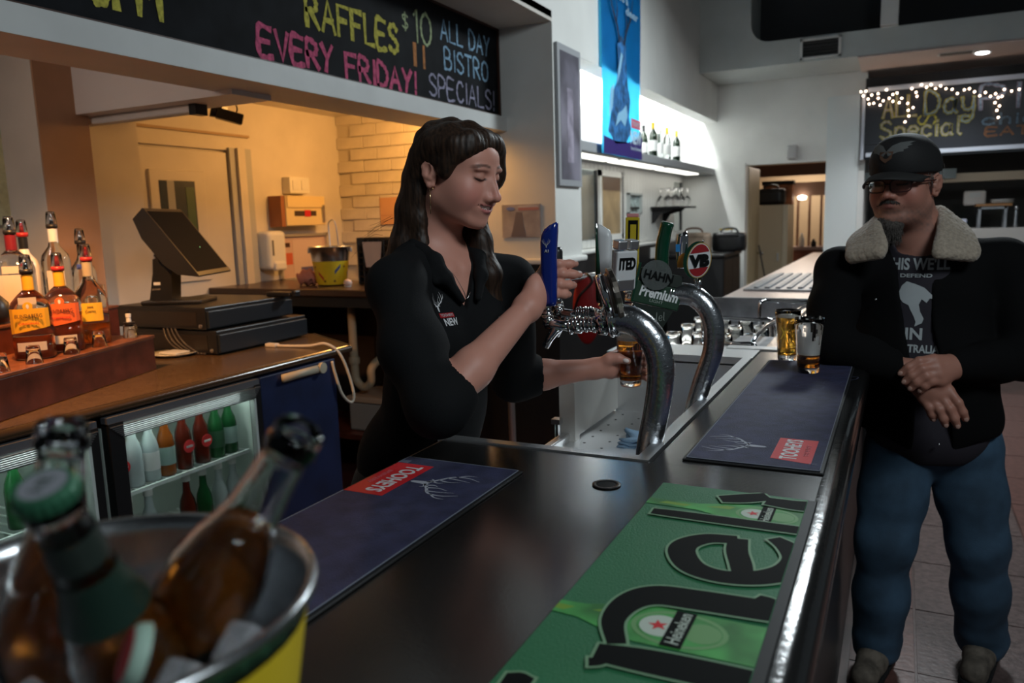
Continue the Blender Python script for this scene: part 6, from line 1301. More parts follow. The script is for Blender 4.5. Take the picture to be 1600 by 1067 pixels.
tint(.70*np.exp(-(((ax_-.045)/.022)**2+((y-.065)/.03)**2+((z+.042)/.024)**2)), (.60,.17,.15))     # natural flush of the cheeks
tint(.35*np.exp(-((x/.02)**2+((y-.115)/.02)**2+((z+.035)/.015)**2)), (.60,.20,.17))
lipm = smst(.0022, .0004, np.minimum(seg_dist(L, HEADMARK['up']), seg_dist(L, HEADMARK['lo'])))
tint(lipm*.85, (.46,.13,.13))
tint(smst(.0006, -.0003, seg_dist(L, HEADMARK['mid'])-.0)*(y < .0945-13*x*x), (.10,.02,.02))     # inside of the mouth
bx = (ax_-.0325)/.0245; bz = z-.0175-.0045*(1-bx**2)+.003*smst(.3,1,bx); tint(.8*smst(1.0,.6,np.abs(bx))*smst(.0044,.0018,np.abs(bz))*(y > .05), (.045,.022,.014))   # eyebrows
lx = (ax_-.032)/.0165; lz = z+.0095-.0045*lx**2; tint(.95*smst(1.1,.8,np.abs(lx))*smst(.0036,.0014,np.abs(lz))*(y > .06), (.012,.008,.007))   # lowered lashes
tint(.30*smst(1.2,.5,np.sqrt(lx**2+((z-.004)/.011)**2))*(y > .06), (.36,.17,.13))
body = obj('body', at0_me(mesh_from('body', pos, qd, col), WO) if False else mesh_from('body', pos-np.array(WO), qd, col), M_skin, wm)
bm = bmesh.new()
for i in range(-4, 5):
    t = i/5.6; w_ = 1-t*t; cx_ = .037*t; cy_ = .0935-.018*t*t-.0028; cz_ = -.0665+.0100*t*t; a_ = math.atan2(-.036*t, .037)
    Mt = Matrix.Translation(Vector(HW(cx_*.945, cy_*.945, (cz_+.0008)*.945))-Vector(WO)) @ Matrix(HW.M.tolist()).to_4x4() @ Matrix.Rotation(a_, 4, 'Z') @ Matrix.Diagonal((.0041,.0024,.0064*w_**.5,1))
    bmesh.ops.create_uvsphere(bm, u_segments=10, v_segments=8, radius=1, matrix=Mt)
obj('teeth', bm, mat('tooth_enamel', (.92,.88,.80), .25), wm, smooth=True)
for p, d in NAIL:
    bm = bmesh.new(); d = Vector(d); n_ = Vector((-.25,-.92,.3)); n_ = (n_-d*n_.dot(d)).normalized(); s_ = d.cross(n_)
    Mx = Matrix((s_, d, n_)).transposed().to_4x4(); Mx.translation = Vector(p)-Vector(WO)+n_*.0046
    bmesh.ops.create_uvsphere(bm, u_segments=10, v_segments=6, radius=1, matrix=Mx @ Matrix.Diagonal((.0056,.0085,.0028,1)))
    obj('fingernail', bm, mat('pale_nail', (.85,.72,.68), .25), wm, smooth=True)
# ---- shirt
C = Sdf()
C.ell(TF(0,-.005,1.30), (.150,.094,.155), .05, 'u', TF.M); C.ell(TF(0,-.04,1.12), (.128,.095,.16), .06, 'u', TF.M); C.ell(TF(0,-.115,.97), (.150,.112,.14), .06, 'u', TF.M)
for q in (-1, 1): C.ell(TF(q*.068,.070,1.265), (.058,.045,.058), .05, 'u', TF.M)
C.cone(TF(0,-.03,1.385), TF(0,-.035,1.440), .075, .066, .04)
C.cone(TF(.04,-.03,1.425), shR, .038, .056, .05); C.cone(TF(-.04,-.03,1.425), shL, .038, .056, .05)
cuR = elR+(wrR-elR)*.10; cuL = elL+(wrL-elL)*.22
C.chain([shR, shR+(elR-shR)*.55+np.array([-.012,-.004,0]), elR+np.array([-.004,0,-.002]), cuR], [.053,.060,.056,.054], .03)
C.chain([shL, elL, cuL], [.058,.056,.052], .03)
def vcut(P):
    q = TF.inv(P); a = math.atan2(.052, .10)
    return np.maximum.reduce([np.abs(q[:, 0]-.012)*math.cos(a)-(q[:, 2]-1.322)*math.sin(a), -q[:, 1]+.012, (1.30-q[:, 2])])
C.add(vcut, .006, 's')
C.cone(TF(0,-.022,1.40), TF(0,-.012,1.50), .056, .060, .008, 's')
for a, d in ((cuR, wrR-elR), (cuL, wrL-elL)):
    d = d/np.linalg.norm(d); C.cone(a+d*.030, a+d*.075, .047, .058, .004, 's')
def folds(P):
    return .0022*n3(P, 34, 3)+.0016*n3(P*np.array([1,1,.45], np.float32), 70, 5)
C.add(folds, 0, 'd')
pos, qd = C.mesh((-1.2,1.03,.82), (-.60,1.92,1.50), .004)
M_shirt = mat('black_shirt_cloth', (.0075,.008,.009), .85, bump=(700,.2), spec=.2)
sh_ = obj('shirt', mesh_from('shirt', pos-np.array(WO), qd), M_shirt, wm)
# collar and placket folded along the neckline
K = Sdf()
for q in (-1, 1):
    pts = [TF(q*.0,-.078,1.478), TF(q*.045,-.055,1.475), TF(q*.066,-.005,1.455), TF(q*.060,.050,1.425), TF(q*.048+.012,.082,1.390), TF(.012+q*.022,.098,1.345)]
    K.chain(pts, [.013,.013,.014,.015,.013,.007], .012)
    K.cone(TF(q*.066,.015,1.44), TF(q*.082,.072,1.385), .012, .006, .02)
pos, qd = K.mesh((-1.05,1.15,1.28), (-.68,1.72,1.53), .0035)
obj('collar', mesh_from('collar', pos-np.array(WO), qd), M_shirt, wm)
# chest emblem: antlers, red tag, letters
def shirt_pt(px_dir_o, d):
    hit, loc, nor, i = sh_.ray_cast(Vector(px_dir_o)-Vector(WO), Vector(d)); return loc, nor
def decal(o, build):
    """wrap a small flat print (built in camera-facing local coords) onto the shirt"""
    pass
o0 = Vector((0,0,1.5)); cv = Vector(TF(.072,.30,1.275)); fdir = -Vector(TF.M[:, 1]); bpy.context.view_layer.update()
def wrap(ob, tgt, off=.0012):
    """lay a flat print on the cloth behind it along -normal of the print"""
    me = ob.data; dn = fdir
    for v in me.vertices:
        hit, loc, nor, i = tgt.ray_cast(v.co-dn*.15, dn)
        if hit: v.co = loc+nor*off
Pm = plane_M(Vector(TF(.086,.16,1.326))-Vector(WO), -Vector(TF.M[:, 0]) if False else Vector(TF.M[:, 0])*-1, (0,0,1))
em = antlers(Pm @ T(0,.004,0), MATS['label_white'], sh_, .034, name='emblem'); wrap(em, sh_)
rg = obj('emblem_tag', xf(box(-.016,.016,-.0045,.0045,0,.0004), Pm @ T(.012,-.008,0)), M_red, sh_); 
for f in range(1): 
    bm = bmesh.new(); bm.from_mesh(rg.data); bmesh.ops.subdivide_edges(bm, edges=bm.edges, cuts=4, use_grid_fill=True); bm.to_mesh(rg.data); bm.free()
wrap(rg, sh_)
t1 = text('NEW', .03, Pm @ T(.016,-.021,0), MATS['label_white'], sh_, width=.031, height=.014, bold=.001, ext=0, name='emblem_letters'); wrap(t1, sh_, .0016)
t2 = text('TOOHEYS', .03, Pm @ T(.012,-.008,0), MATS['label_white'], sh_, width=.027, height=.005, ext=0, name='emblem_letters'); wrap(t2, sh_, .0020)
nm = obj('name_bar', xf(box(-.009,.009,-.002,.002,0,.0008), plane_M(Vector(TF(-.065,.16,1.30))-Vector(WO), Vector(TF.M[:, 0])*-1, (0,0,1))), MATS['label_white'], sh_); wrap(nm, sh_)
# ---- trousers, shoes
J = Sdf(); J.ell(TF(0,-.12,.93), (.148,.112,.12), .05, 'u', TF.M)
for q in (-1, 1): J.chain([TF(q*.085,-.12,.88), TF(q*.09,-.11,.50), TF(q*.095,-.13,.09)], [.088,.060,.045], .04)
pos, qd = J.mesh((-1.25,1.15,.03), (-.60,1.8,1.06), .009); obj('trousers', mesh_from('trousers', pos-np.array(WO), qd), mat('black_trousers', (.010,.012,.014), .8), wm)
for q in (-1, 1):
    J = Sdf(); J.cone(TF(q*.095,-.16,.045), TF(q*.105,.0,.034), .040, .032, .02); J.add(lambda P: P[:, 2]-.004, .004, 's'); pos, qd = J.mesh((-1.25,1.1,.0), (-.6,1.8,.12), .006)
    obj('shoe', mesh_from('shoe', pos-np.array(WO), qd), mat('black_shoe', (.012,.012,.012), .5), wm)
# ---- hair
H = Sdf(); h = .945
def hp(a):
    z = a[2] if a[2] < .05 else .05+(a[2]-.05)*.55
    return HW(a[0]*h, a[1]*h, z*h)
H.ell(hp((0,-.013,.030)), (.0775*h,.0845*h,.0700*h), .02, 'u', HW.M)
def facecut(P):
    q = HW.inv(P)/h; x_, y_, z_ = q[:, 0], q[:, 1], q[:, 2]
    f1 = np.maximum(.036+.5*(z_-.02)-y_, z_-(.036-.9*np.maximum(np.abs(x_)-.03, 0)))
    f2 = np.maximum(z_-(-.004+.35*np.maximum(.02-y_, 0)), -.034-y_)
    return np.minimum(f1, f2)
H.add(facecut, .010, 's')
# near side, swept over the ear and down the back
near = [((0,.054,.100),(.044,.048,.088),(.066,.024,.062),(.0735,-.016,.046),(.068,-.054,.020),(.064,-.068,-.03),(.066,-.070,-.10),(.072,-.064,-.18),(.080,-.050,-.26)),
        ((0,.020,.120),(.050,.0,.096),(.062,-.030,.055),(.060,-.050,.0),(.056,-.060,-.07),(.054,-.068,-.15),(.070,-.072,-.23),(.080,-.060,-.30)),
        ((0,-.03,.118),(.040,-.050,.090),(.040,-.062,.045),(.040,-.070,-.02),(.040,-.078,-.09),(.044,-.080,-.17),(.062,-.086,-.24),(.072,-.078,-.31)),
        ((0,-.07,.090),(.018,-.082,.055),(.020,-.084,0),(.020,-.086,-.07),(.022,-.092,-.15),(.030,-.102,-.23),(.036,-.095,-.30)),
        ((.058,-.054,.0),(.058,-.048,-.06),(.060,-.034,-.12),(.064,-.016,-.17),(.062,.002,-.22),(.058,.018,-.27))]
far = [((0,.056,.100),(-.040,.060,.086),(-.064,.052,.056),(-.074,.040,.012),(-.080,.028,-.035),(-.076,.020,-.09),(-.066,.046,-.15),(-.054,.092,-.22),(-.050,.112,-.29)),
       ((0,.020,.120),(-.052,.026,.096),(-.074,.026,.050),(-.082,.014,-.01),(-.082,.004,-.08),(-.076,.016,-.15),(-.066,.062,-.22),(-.062,.100,-.29),(-.066,.108,-.36)),
       ((0,-.03,.120),(-.052,-.045,.092),(-.074,-.050,.04),(-.080,-.050,-.04),(-.078,-.05,-.12),(-.075,-.045,-.2),(-.072,-.03,-.29)),
       ((0,-.07,.092),(-.03,-.084,.055),(-.04,-.092,0),(-.044,-.114,-.08),(-.044,-.112,-.17),(-.044,-.105,-.28))]
for st in ([(.004,.067,.064),(.034,.064,.058),(.056,.055,.044),(.069,.030,.024),(.073,.010,.012),(.070,-.034,.014)], [(.068,.026,.024),(.070,.020,.004),(.0695,.017,-.008)], [(-.004,.067,.064),(-.030,.062,.060),(-.050,.062,.044),(-.063,.068,.020),(-.067,.070,-.004),(-.068,.056,-.028),(-.070,.03,-.06)]): H.chain([hp(p) for p in smooth_path(st, 4)], [.0075]*40, .014)
for st in near: H.chain([hp(p) for p in st], [.007,.009,.010,.011,.012,.014,.018,.020,.014][:len(st)], .03)
for st in far: H.chain([hp(p) for p in st], [.007,.009,.010,.011,.012,.017,.022,.024,.014][:len(st)], .03)
def groove(P):
    q = HW.inv(P); a = np.arctan2(q[:, 0], q[:, 1]+.02)
    return .00035*np.sin(a*52+2*np.sin(q[:, 2]*12))+.0003*np.sin(a*120+q[:, 2]*30)
H.add(groove, 0, 'd')
pos, qd = H.mesh((-1.10,1.20,1.18), (-.62,1.66,1.76), .003)
mh = mat('brown_hair', (.034,.017,.010), .5, spec=.35); nt = mh.node_tree
tc = nt.nodes.new('ShaderNodeTexCoord'); mp = nt.nodes.new('ShaderNodeMapping'); mp.inputs['Scale'].default_value = (170,170,9); nz = nt.nodes.new('ShaderNodeTexNoise'); nz.inputs['Scale'].default_value = 1; nz.inputs['Detail'].default_value = 3
nt.links.new(tc.outputs['Object'], mp.inputs['Vector']); nt.links.new(mp.outputs['Vector'], nz.inputs['Vector'])
rp = nt.nodes.new('ShaderNodeValToRGB'); rp.color_ramp.elements[0].position = .3; rp.color_ramp.elements[0].color = (.007,.0038,.0028,1); rp.color_ramp.elements[1].position = .75; rp.color_ramp.elements[1].color = (.050,.025,.014,1)
nt.links.new(nz.outputs['Fac'], rp.inputs['Fac']); nt.links.new(rp.outputs['Color'], nt.nodes['Principled BSDF'].inputs['Base Color'])
bp = nt.nodes.new('ShaderNodeBump'); bp.inputs['Strength'].default_value = .35; bp.inputs['Distance'].default_value = .0015; nt.links.new(nz.outputs['Fac'], bp.inputs['Height']); nt.links.new(bp.outputs['Normal'], nt.nodes['Principled BSDF'].inputs['Normal'])
hr = obj('hair', mesh_from('hair', pos-np.array(WO), qd), mh, wm)
# loose locks over the solid mass
rg_ = random.Random(11); bm = bmesh.new(); wo = np.array(WO)
def jit(st, amt):
    o = np.array([rg_.gauss(0,1), rg_.gauss(0,1), rg_.gauss(0,.4)])*amt; e = np.array([rg_.gauss(0,1), rg_.gauss(0,1), rg_.gauss(0,1)])*amt
    n = len(st); return [hp(np.array(p)+o*(i/(n-1))**.6+e*(i/(n-1))**2) for i, p in enumerate(st)]
for grp, cnt in ((near, 230), (far, 200)):
    for k in range(cnt):
        i = rg_.randrange(len(grp)); st = grp[i]
        if i+1 < len(grp) and len(grp[i+1]) == len(st) and rg_.random() < .7:
            t = rg_.random(); st = [tuple(np.array(a)*(1-t)+np.array(b)*t) for a, b in zip(st, grp[i+1])]
        j0 = rg_.choice((1, 2, 3)); st = st[j0:]
        sc_ = rg_.uniform(1.02, 1.09); st = [(p[0]*sc_, (p[1]+.01)*sc_-.01, p[2]) if p[2] > -.1 else (p[0]*(1+(sc_-1)*.7), p[1], p[2]) for p in st]
        P = [tuple(p-wo) for p in jit(st, .009)]
        strand(bm, P, rg_.uniform(.0006,.0013), .0003, 4, 4)
obj('hair_locks', bm, mh, wm, smooth=True)
bm = bmesh.new()
for k in range(7):
    a = HW(.09*h,-.085*h,-.13*h)+np.array([rg_.gauss(0,.01) for _ in range(3)])
    d = -rc*.05+np.array([0,0,-.02]); P = [a, a+d*.5+np.array([0,0,rg_.uniform(-.005,.012)]), a+d*rg_.uniform(.8,1.6)+np.array([0,0,rg_.uniform(-.03,.03)])]
    strand(bm, [tuple(p-wo) for p in P], .0004, .0002, 3, 5)
obj('flyaway_hair', bm, mh, wm)
# ---- ear jewellery and necklace
er = HW(.0815*h,-.005*h,-.046*h)-wo
bm = tube([er, er+np.array([0,0,-.020]), er+np.array([-.001,0,-.048])], .0009, 6); bmesh.ops.create_icosphere(bm, subdivisions=2, radius=.0022, matrix=Matrix.Translation(Vector(HW(.0800*h,.001*h,-.043*h)-wo)))
obj('earring', bm, mat('gold', (.85,.62,.35), .2, 1.0), wm, smooth=True)
pts = [HW(.048*h,-.005,-.150), TF(.050,.045,1.428), TF(.036,.078,1.396), TF(.020,.088,1.362), TF(.006,.082,1.345), TF(-.020,.075,1.375), TF(-.045,.05,1.42)]
bm = bmesh.new()
for p in smooth_path(pts, 16): bmesh.ops.create_icosphere(bm, subdivisions=1, radius=.0011, matrix=Matrix.Translation(Vector(p)-Vector(WO)))
obj('necklace', bm, mat('silver_chain', (.8,.8,.8), .2, 1.0), wm)
# ================================================================ the customer
mn = empty('person', 'man in black cap, glasses and fleece-collared jacket leaning on the bar', 'person', (.13, 2.72, 0)); MO = np.array([.13, 2.72, 0.])
fh2 = np.array([-.40,-.915,-.05]); HM = Fr((.006,2.650,1.578), fh2); BF = Fr((.06,2.70,0), (-.08,-.997,0))
def A(*v): return np.array(v, float)
shR, elR, wrR = A(-.158,2.62,1.312), A(-.164,2.405,1.120), A(.045,2.430,1.045)
shL, elL, wrL = A(.285,2.745,1.330), A(.345,2.66,1.060), A(.160,2.462,1.066)
S = Sdf(); head_sdf(S, HM, True)
S.chain([HM(0,-.03,-.06), BF(0,-.005,1.42), BF(0,.0,1.34)], [.062,.064,.075], .03)
S.ell(HM(0,.02,-.100), (.055,.05,.035), .03)
S.ell(BF(0,-.01,1.18), (.13,.07,.17), .04, 'u', BF.M)
for a, b, c in ((shR, elR, wrR), (shL, elL, wrL)): S.chain([BF(0,-.01,1.33), a], [.045,.04], .03); S.cone(a, b, .045, .040, .03); S.chain([b, b+(c-b)*.4, c], [.042,.040,.031], .02)
NL = []
# his right hand hangs over the wrist rest: palm down, fingers pointing down and outwards
k0 = A(.105,2.408,1.000); S.cone(wrR, k0, .031, .026, .02)
for i, (b, t) in enumerate(((A(.140,2.404,1.005), A(.182,2.396,.932)), (A(.120,2.400,.990), A(.163,2.390,.912)), (A(.098,2.400,.982), A(.135,2.392,.912)), (A(.078,2.404,.978), A(.105,2.398,.925)))):
    S.cone(wrR, b, .026, .0135, .02); m1 = b+(t-b)*.42+A(.004,-.012,.002); m2 = b+(t-b)*.75+A(.003,-.008,0)
    S.chain([b, m1, m2, t], [.0130,.0120,.0112,.0098], .006); NL.append((t+A(0,-.004,0), t-m2, A(.1,-1,.1)))
S.chain([wrR+A(.02,.01,-.005), A(.10,2.44,.985), A(.125,2.455,.95)], [.018,.014,.011], .012)
# his left hand lies across it: knuckles up, fingers pointing to the left and down
for i, (b, t) in enumerate(((A(.098,2.398,1.092), A(.020,2.372,1.052)), (A(.106,2.386,1.074), A(.030,2.366,1.030)), (A(.112,2.382,1.054), A(.046,2.370,1.012)), (A(.118,2.386,1.034), A(.070,2.376,1.006)))):
    S.cone(wrL, b, .028, .0135, .02); m1 = b+(t-b)*.40+A(-.004,-.012,.012); m2 = b+(t-b)*.74+A(-.003,-.010,.008)
    S.chain([b, m1, m2, t], [.0132,.0120,.0112,.0098], .006); NL.append((t+A(-.001,-.004,.001), t-m2, A(-.2,-1,.3)))
pos, qd = S.mesh((-.30,2.28,.86), (.50,2.95,1.80), .0032)
L = HM.inv(pos)/np.array([1.03*1.0,1.03,1.03]); x, y, z = L[:, 0], L[:, 1], L[:, 2]; ax_ = np.abs(x)
col = np.tile(A(.40,.185,.135), (len(pos), 1))
tint(.5*np.exp(-(((ax_-.045)/.026)**2+((y-.065)/.035)**2+((z+.03)/.025)**2)), (.46,.13,.10)); tint(.4*np.exp(-((x/.02)**2+((y-.115)/.02)**2+((z+.04)/.015)**2)), (.46,.13,.10))
lipm = smst(.0022, .0004, np.minimum(seg_dist(L, HEADMARK['up']), seg_dist(L, HEADMARK['lo']))); tint(lipm*.8, (.28,.09,.08))
nz_ = .5+.5*n3(pos.astype(np.float32), 420, 9)
tint(.55*nz_*smst(.030,.020,ax_)*smst(.0035,.0,np.abs(z+.0455-.10*ax_))*(y > .07), (.06,.045,.04))       # moustache
tint(.62*nz_*smst(-.050,-.080,z)*(y > -.02)*smst(-.150,-.13,z)*(1-lipm), (.11,.09,.08))                 # stubble
tint(.8*smst(1.0,.6,np.abs((ax_-.032)/.023))*smst(.006,.002,np.abs(z-.0215))*(y > .05), (.05,.035,.03))
lx = (ax_-.032)/.0165; lz = z+.0035-.0025*lx**2; tint(.85*smst(1.1,.8,np.abs(lx))*smst(.0042,.0016,np.abs(lz))*(y > .06), (.02,.015,.012))
tint(.5*smst(.078,.084,ax_*1.1)*smst(.02,.04,z)*(y < .02), (.10,.09,.085))
obj('body', mesh_from('body', pos-MO, qd, col), M_skin, mn)
for p, d, nn in NL:
    bm = bmesh.new(); d = Vector(d).normalized(); n_ = Vector(nn); n_ = (n_-d*n_.dot(d)).normalized(); s_ = d.cross(n_)
    Mx = Matrix((s_, d, n_)).transposed().to_4x4(); Mx.translation = Vector(p-MO)+n_*.0048
    bmesh.ops.create_uvsphere(bm, u_segments=10, v_segments=6, radius=1, matrix=Mx @ Matrix.Diagonal((.0062,.0080,.0024,1)))
    obj('fingernail', bm, mat('mans_nail', (.45,.27,.22), .35), mn, smooth=True)
d_ = Vector((.042,-.008,-.072)).normalized(); Mr = d_.to_track_quat('Z', 'Y').to_matrix().to_4x4(); Mr.translation = Vector(A(.155,2.398,.980)-MO)
bm = lathe([(.0125,-.005),(.0142,-.005),(.0146,0),(.0142,.005),(.0125,.005)], 20, M=Mr, cap=False); bmesh.ops.create_uvsphere(bm, u_segments=10, v_segments=8, radius=1, matrix=Mr @ T(.004,-.0150,0) @ Matrix.Diagonal((.007,.0035,.006,1)))
obj('ring', bm, mat('dark_silver', (.30,.32,.30), .25, 1.0), mn, smooth=True)
# ---- T-shirt
C = Sdf(); C.ell(BF(0,.005,1.19), (.175,.118,.20), .05, 'u', BF.M); C.ell(BF(-.02,.020,1.00), (.180,.130,.18), .06, 'u', BF.M); C.ell(BF(-.04,.005,.83), (.175,.135,.14), .05, 'u', BF.M)
C.cone(BF(0,0,1.32), BF(0,-.003,1.405), .10, .080, .05)
C.cone(HM(0,-.01,-.06), BF(0,.045,1.412), .06, .068, .006, 's'); C.add(lambda P: P[:, 2]-.725, .01, 's')
C.add(lambda P: .003*n3(P, 40, 8), 0, 'd')
pos, qd = C.mesh((-.2,2.45,.70), (.36,2.95,1.46), .0055)
ts = obj('t_shirt', mesh_from('t_shirt', pos-MO, qd), mat('charcoal_tee', (.024,.021,.030), .85, bump=(600,.2)), mn)
bpy.context.view_layer.update()
def wrap2(ob, tgt, d, off=.0015):
    d = Vector(d)
    for v in ob.data.vertices:
        hit, loc, nor, i = tgt.ray_cast(v.co-d*.25, d)
        if hit: v.co = loc-d*off
DM = Vector((-.15, -.985, .0)); PX = Vector(-BF.M[:, 0]*-1)*-1
def pm2(x, z): return plane_M(Vector(BF(-x,.20,z)-MO), Vector(BF.M[:, 0])*-1, (0,0,1))
M_tp = mat('tee_print', (.42,.46,.48), .8)
for s_, x_, z_, w_, h_ in (("THIS WE'LL", -.004, 1.340, .175, .036), ('DEFEND', -.002, 1.306, .085, .011), ('IN', -.000, 1.135, .045, .035), ('AUSTRALIA', .004, 1.092, .13, .024)):
    wrap2(text(s_, .05, pm2(x_, z_), M_tp, ts, width=w_, height=h_, bold=.0015, ext=0, name='shirt_print'), ts, -Vector(BF.M[:, 1]))
def polyprint(pts, name, m, x0, z0, s):
    bm = bmesh.new(); bm.faces.new([bm.verts.new((p[0]*s, p[1]*s, 0)) for p in pts]); bmesh.ops.triangulate(bm, faces=bm.faces[:]); bmesh.ops.subdivide_edges(bm, edges=bm.edges[:], cuts=3, use_grid_fill=True); xf(bm, pm2(x0, z0)); o = obj(name, bm, m, ts); wrap2(o, ts, -Vector(BF.M[:, 1]), .002)
polyprint([(-.9,.3),(-.7,.85),(-.45,1.1),(0,.95),(.45,.75),(.85,.35),(1.1,.1),(.75,.15),(.6,-.1),(.35,.1),(.22,-.2),(.3,-.6),(.5,-1.0),(.42,-1.25),(.05,-1.45),(.1,-1.2),(.0,-.9),(-.2,-.5),(-.3,-.25),(-.6,-.1)], 'shirt_print', M_tp, -.002, 1.232, .052)
# ---- jacket
J = Sdf()
J.ell(BF(0,-.005,1.20), (.205,.135,.20), .06, 'u', BF.M); J.ell(BF(-.015,.02,1.00), (.212,.165,.20), .07, 'u', BF.M); J.ell(BF(-.035,-.005,.86), (.212,.165,.14), .06, 'u', BF.M)
J.cone(BF(0,-.02,1.33), BF(0,-.03,1.40), .105, .085, .05)
for a, b, c, q in ((shR, elR, wrR, .90), (shL, elL, wrL, 1.0)):
    J.cone(BF(0,-.02,1.345), a, .07, .072, .06); e_ = b+(c-b)*q
    J.chain([a, a+(b-a)*.5+A(-.008 if a is shR else .012,0,0), b, b+(c-b)*.45, e_], [.072,.068,.062,.055,.047], .03)
def jcut(P):
    q = BF.inv(P); z_ = q[:, 2]; x0 = np.interp(z_, [.75,.95,1.15,1.30,1.42], [-.060,-.060,-.010,.010,.010]); w_ = np.interp(z_, [.75,.90,1.05,1.18,1.32,1.42], [.050,.045,.040,.034,.044,.082])
    return np.maximum(np.abs(q[:, 0]-x0)-w_, .03-q[:, 1])
J.add(jcut, .012, 's')
def hem(P):
    q = BF.inv(P); return q[:, 2]-(.775+.05*np.cos(np.clip(q[:, 0]/.2, -1.5, 1.5)*1.2)*(q[:, 1] > 0)*0+.045*smst(.03,.17,np.abs(q[:, 0]+.06)))
J.add(lambda P: hem(P), .012, 's')
J.cone(HM(0,-.02,-.06), BF(0,.02,1.36), .07, .085, .01, 's')
def jf(P): return .0045*n3(P, 22, 13)+.0028*n3(P*np.array([1,1,.6], np.float32), 48, 14)
J.add(jf, 0, 'd')
pos, qd = J.mesh((-.32,2.28,.70), (.52,2.98,1.50), .006)
M_jk = mat('black_jacket_cloth', (.0040,.0040,.0045), .9, bump=(300,.3), spec=.15)
jk = obj('jacket', mesh_from('jacket', pos-MO, qd), M_jk, mn)
bm = bmesh.new()
for p in (BF(.105,.135,1.235), BF(-.082,.158,.815)): bmesh.ops.create_icosphere(bm, subdivisions=2, radius=.004, matrix=Matrix.Translation(Vector(p-MO)))
obj('press_studs', bm, M_chrome, jk, smooth=True)
# fleece collar: two wings
K = Sdf()
inR = [A(.055,2.745,1.475), A(-.035,2.72,1.475), A(-.062,2.64,1.470), A(-.060,2.56,1.445), A(-.045,2.50,1.405), A(-.050,2.475,1.375)]
outR = [A(.055,2.775,1.425), A(-.060,2.755,1.42), A(-.110,2.66,1.425), A(-.128,2.575,1.405), A(-.125,2.515,1.375), A(-.118,2.505,1.362)]
inL = [A(.055,2.745,1.475), A(.100,2.74,1.49), A(.112,2.70,1.485), A(.112,2.63,1.45), A(.105,2.565,1.405), A(.100,2.525,1.372)]
outL = [A(.055,2.775,1.425), A(.140,2.77,1.45), A(.165,2.72,1.445), A(.185,2.655,1.415), A(.195,2.60,1.380), A(.185,2.575,1.360)]
for I_, O_ in ((inR, outR), (inL, outL)):
    a = smooth_path(I_, 5); b = smooth_path(O_, 5)
    for p, q in zip(a, b): K.cone(p, q, .014, .013, .012)
K.add(lambda P: .0016*n3(P, 420, 4)+.0012*n3(P, 800, 6), 0, 'd')
pos, qd = K.mesh((-.18,2.42,1.32), (.24,2.83,1.54), .0028)
obj('fleece_collar', mesh_from('fleece_collar', pos-MO, qd), mat('beige_fleece', (.36,.30,.235), .95, noise=(120,.18), bump=(420,.5), sheen=.3), jk)
# ---- jeans and shoes
P_ = Sdf(); hipc = A(.125,2.74,.80)
P_.ell(hipc, (.175,.135,.12), .05)
legs = [(A(.03,2.70,.74), A(.000,2.625,.46), A(-.012,2.67,.09)), (A(.215,2.76,.74), A(.262,2.735,.45), A(.300,2.83,.09))]
for a, b, c in legs: P_.chain([a, a+(b-a)*.5, b, b+(c-b)*.5, c], [.105,.094,.080,.076,.078], .05)
def jeanf(P): return .0038*n3(P*np.array([1,1,1.2], np.float32), 20, 21)+.0018*np.sin(P[:, 2]*85+7*n3(P, 14, 22))*smst(.20,.10,P[:, 2])+.0022*n3(P, 60, 23)
P_.add(jeanf, 0, 'd')
pos, qd = P_.mesh((-.16,2.5,.02), (.44,2.97,.94), .006)
mj = mat('blue_jeans', (.035,.075,.125), .85, noise=(7,.35), bump=(500,.35)); obj('jeans', mesh_from('jeans', pos-MO, qd), mj, mn)
for a, b, c in legs:
    t = c+A(-.03,-.15,0); K = Sdf(); K.cone(A(c[0]+.01,c[1]+.05,.055), A(t[0],t[1],.042), .045, .040, .03); K.cone(A(c[0],c[1],.08), A(c[0]-.01,c[1]-.06,.06), .046, .040, .03); K.add(lambda P: P[:, 2]-.018, .004, 's')
    pos, qd = K.mesh((c[0]-.2,c[1]-.3,0), (c[0]+.2,c[1]+.2,.16), .005); so = obj('shoe', mesh_from('shoe', pos-MO, qd), mat('worn_tan_shoe', (.12,.10,.08), .8, noise=(30,.4)), mn)
    K = Sdf(); K.cone(A(c[0]+.01,c[1]+.05,.012), A(t[0],t[1],.012), .050, .045, .03); K.add(lambda P: np.abs(P[:, 2]-.012)-.011, .003, 'i'); pos, qd = K.mesh((c[0]-.2,c[1]-.3,-.02), (c[0]+.2,c[1]+.2,.06), .006); obj('sole', mesh_from('sole', pos-MO, qd), M_blackm, so)
    bm = bmesh.new()
    for i in range(4):
        f = .25+.16*i; m_ = c+(t-c)*f; strand(bm, [tuple(A(m_[0]-.035,m_[1],.085-.008*i)-MO), tuple(A(m_[0],m_[1]-.005,.103-.009*i)-MO), tuple(A(m_[0]+.035,m_[1],.085-.008*i)-MO)], .0035, .003, 6, 4)
    obj('laces', bm, mat('lace', (.3,.28,.25), .8), so)
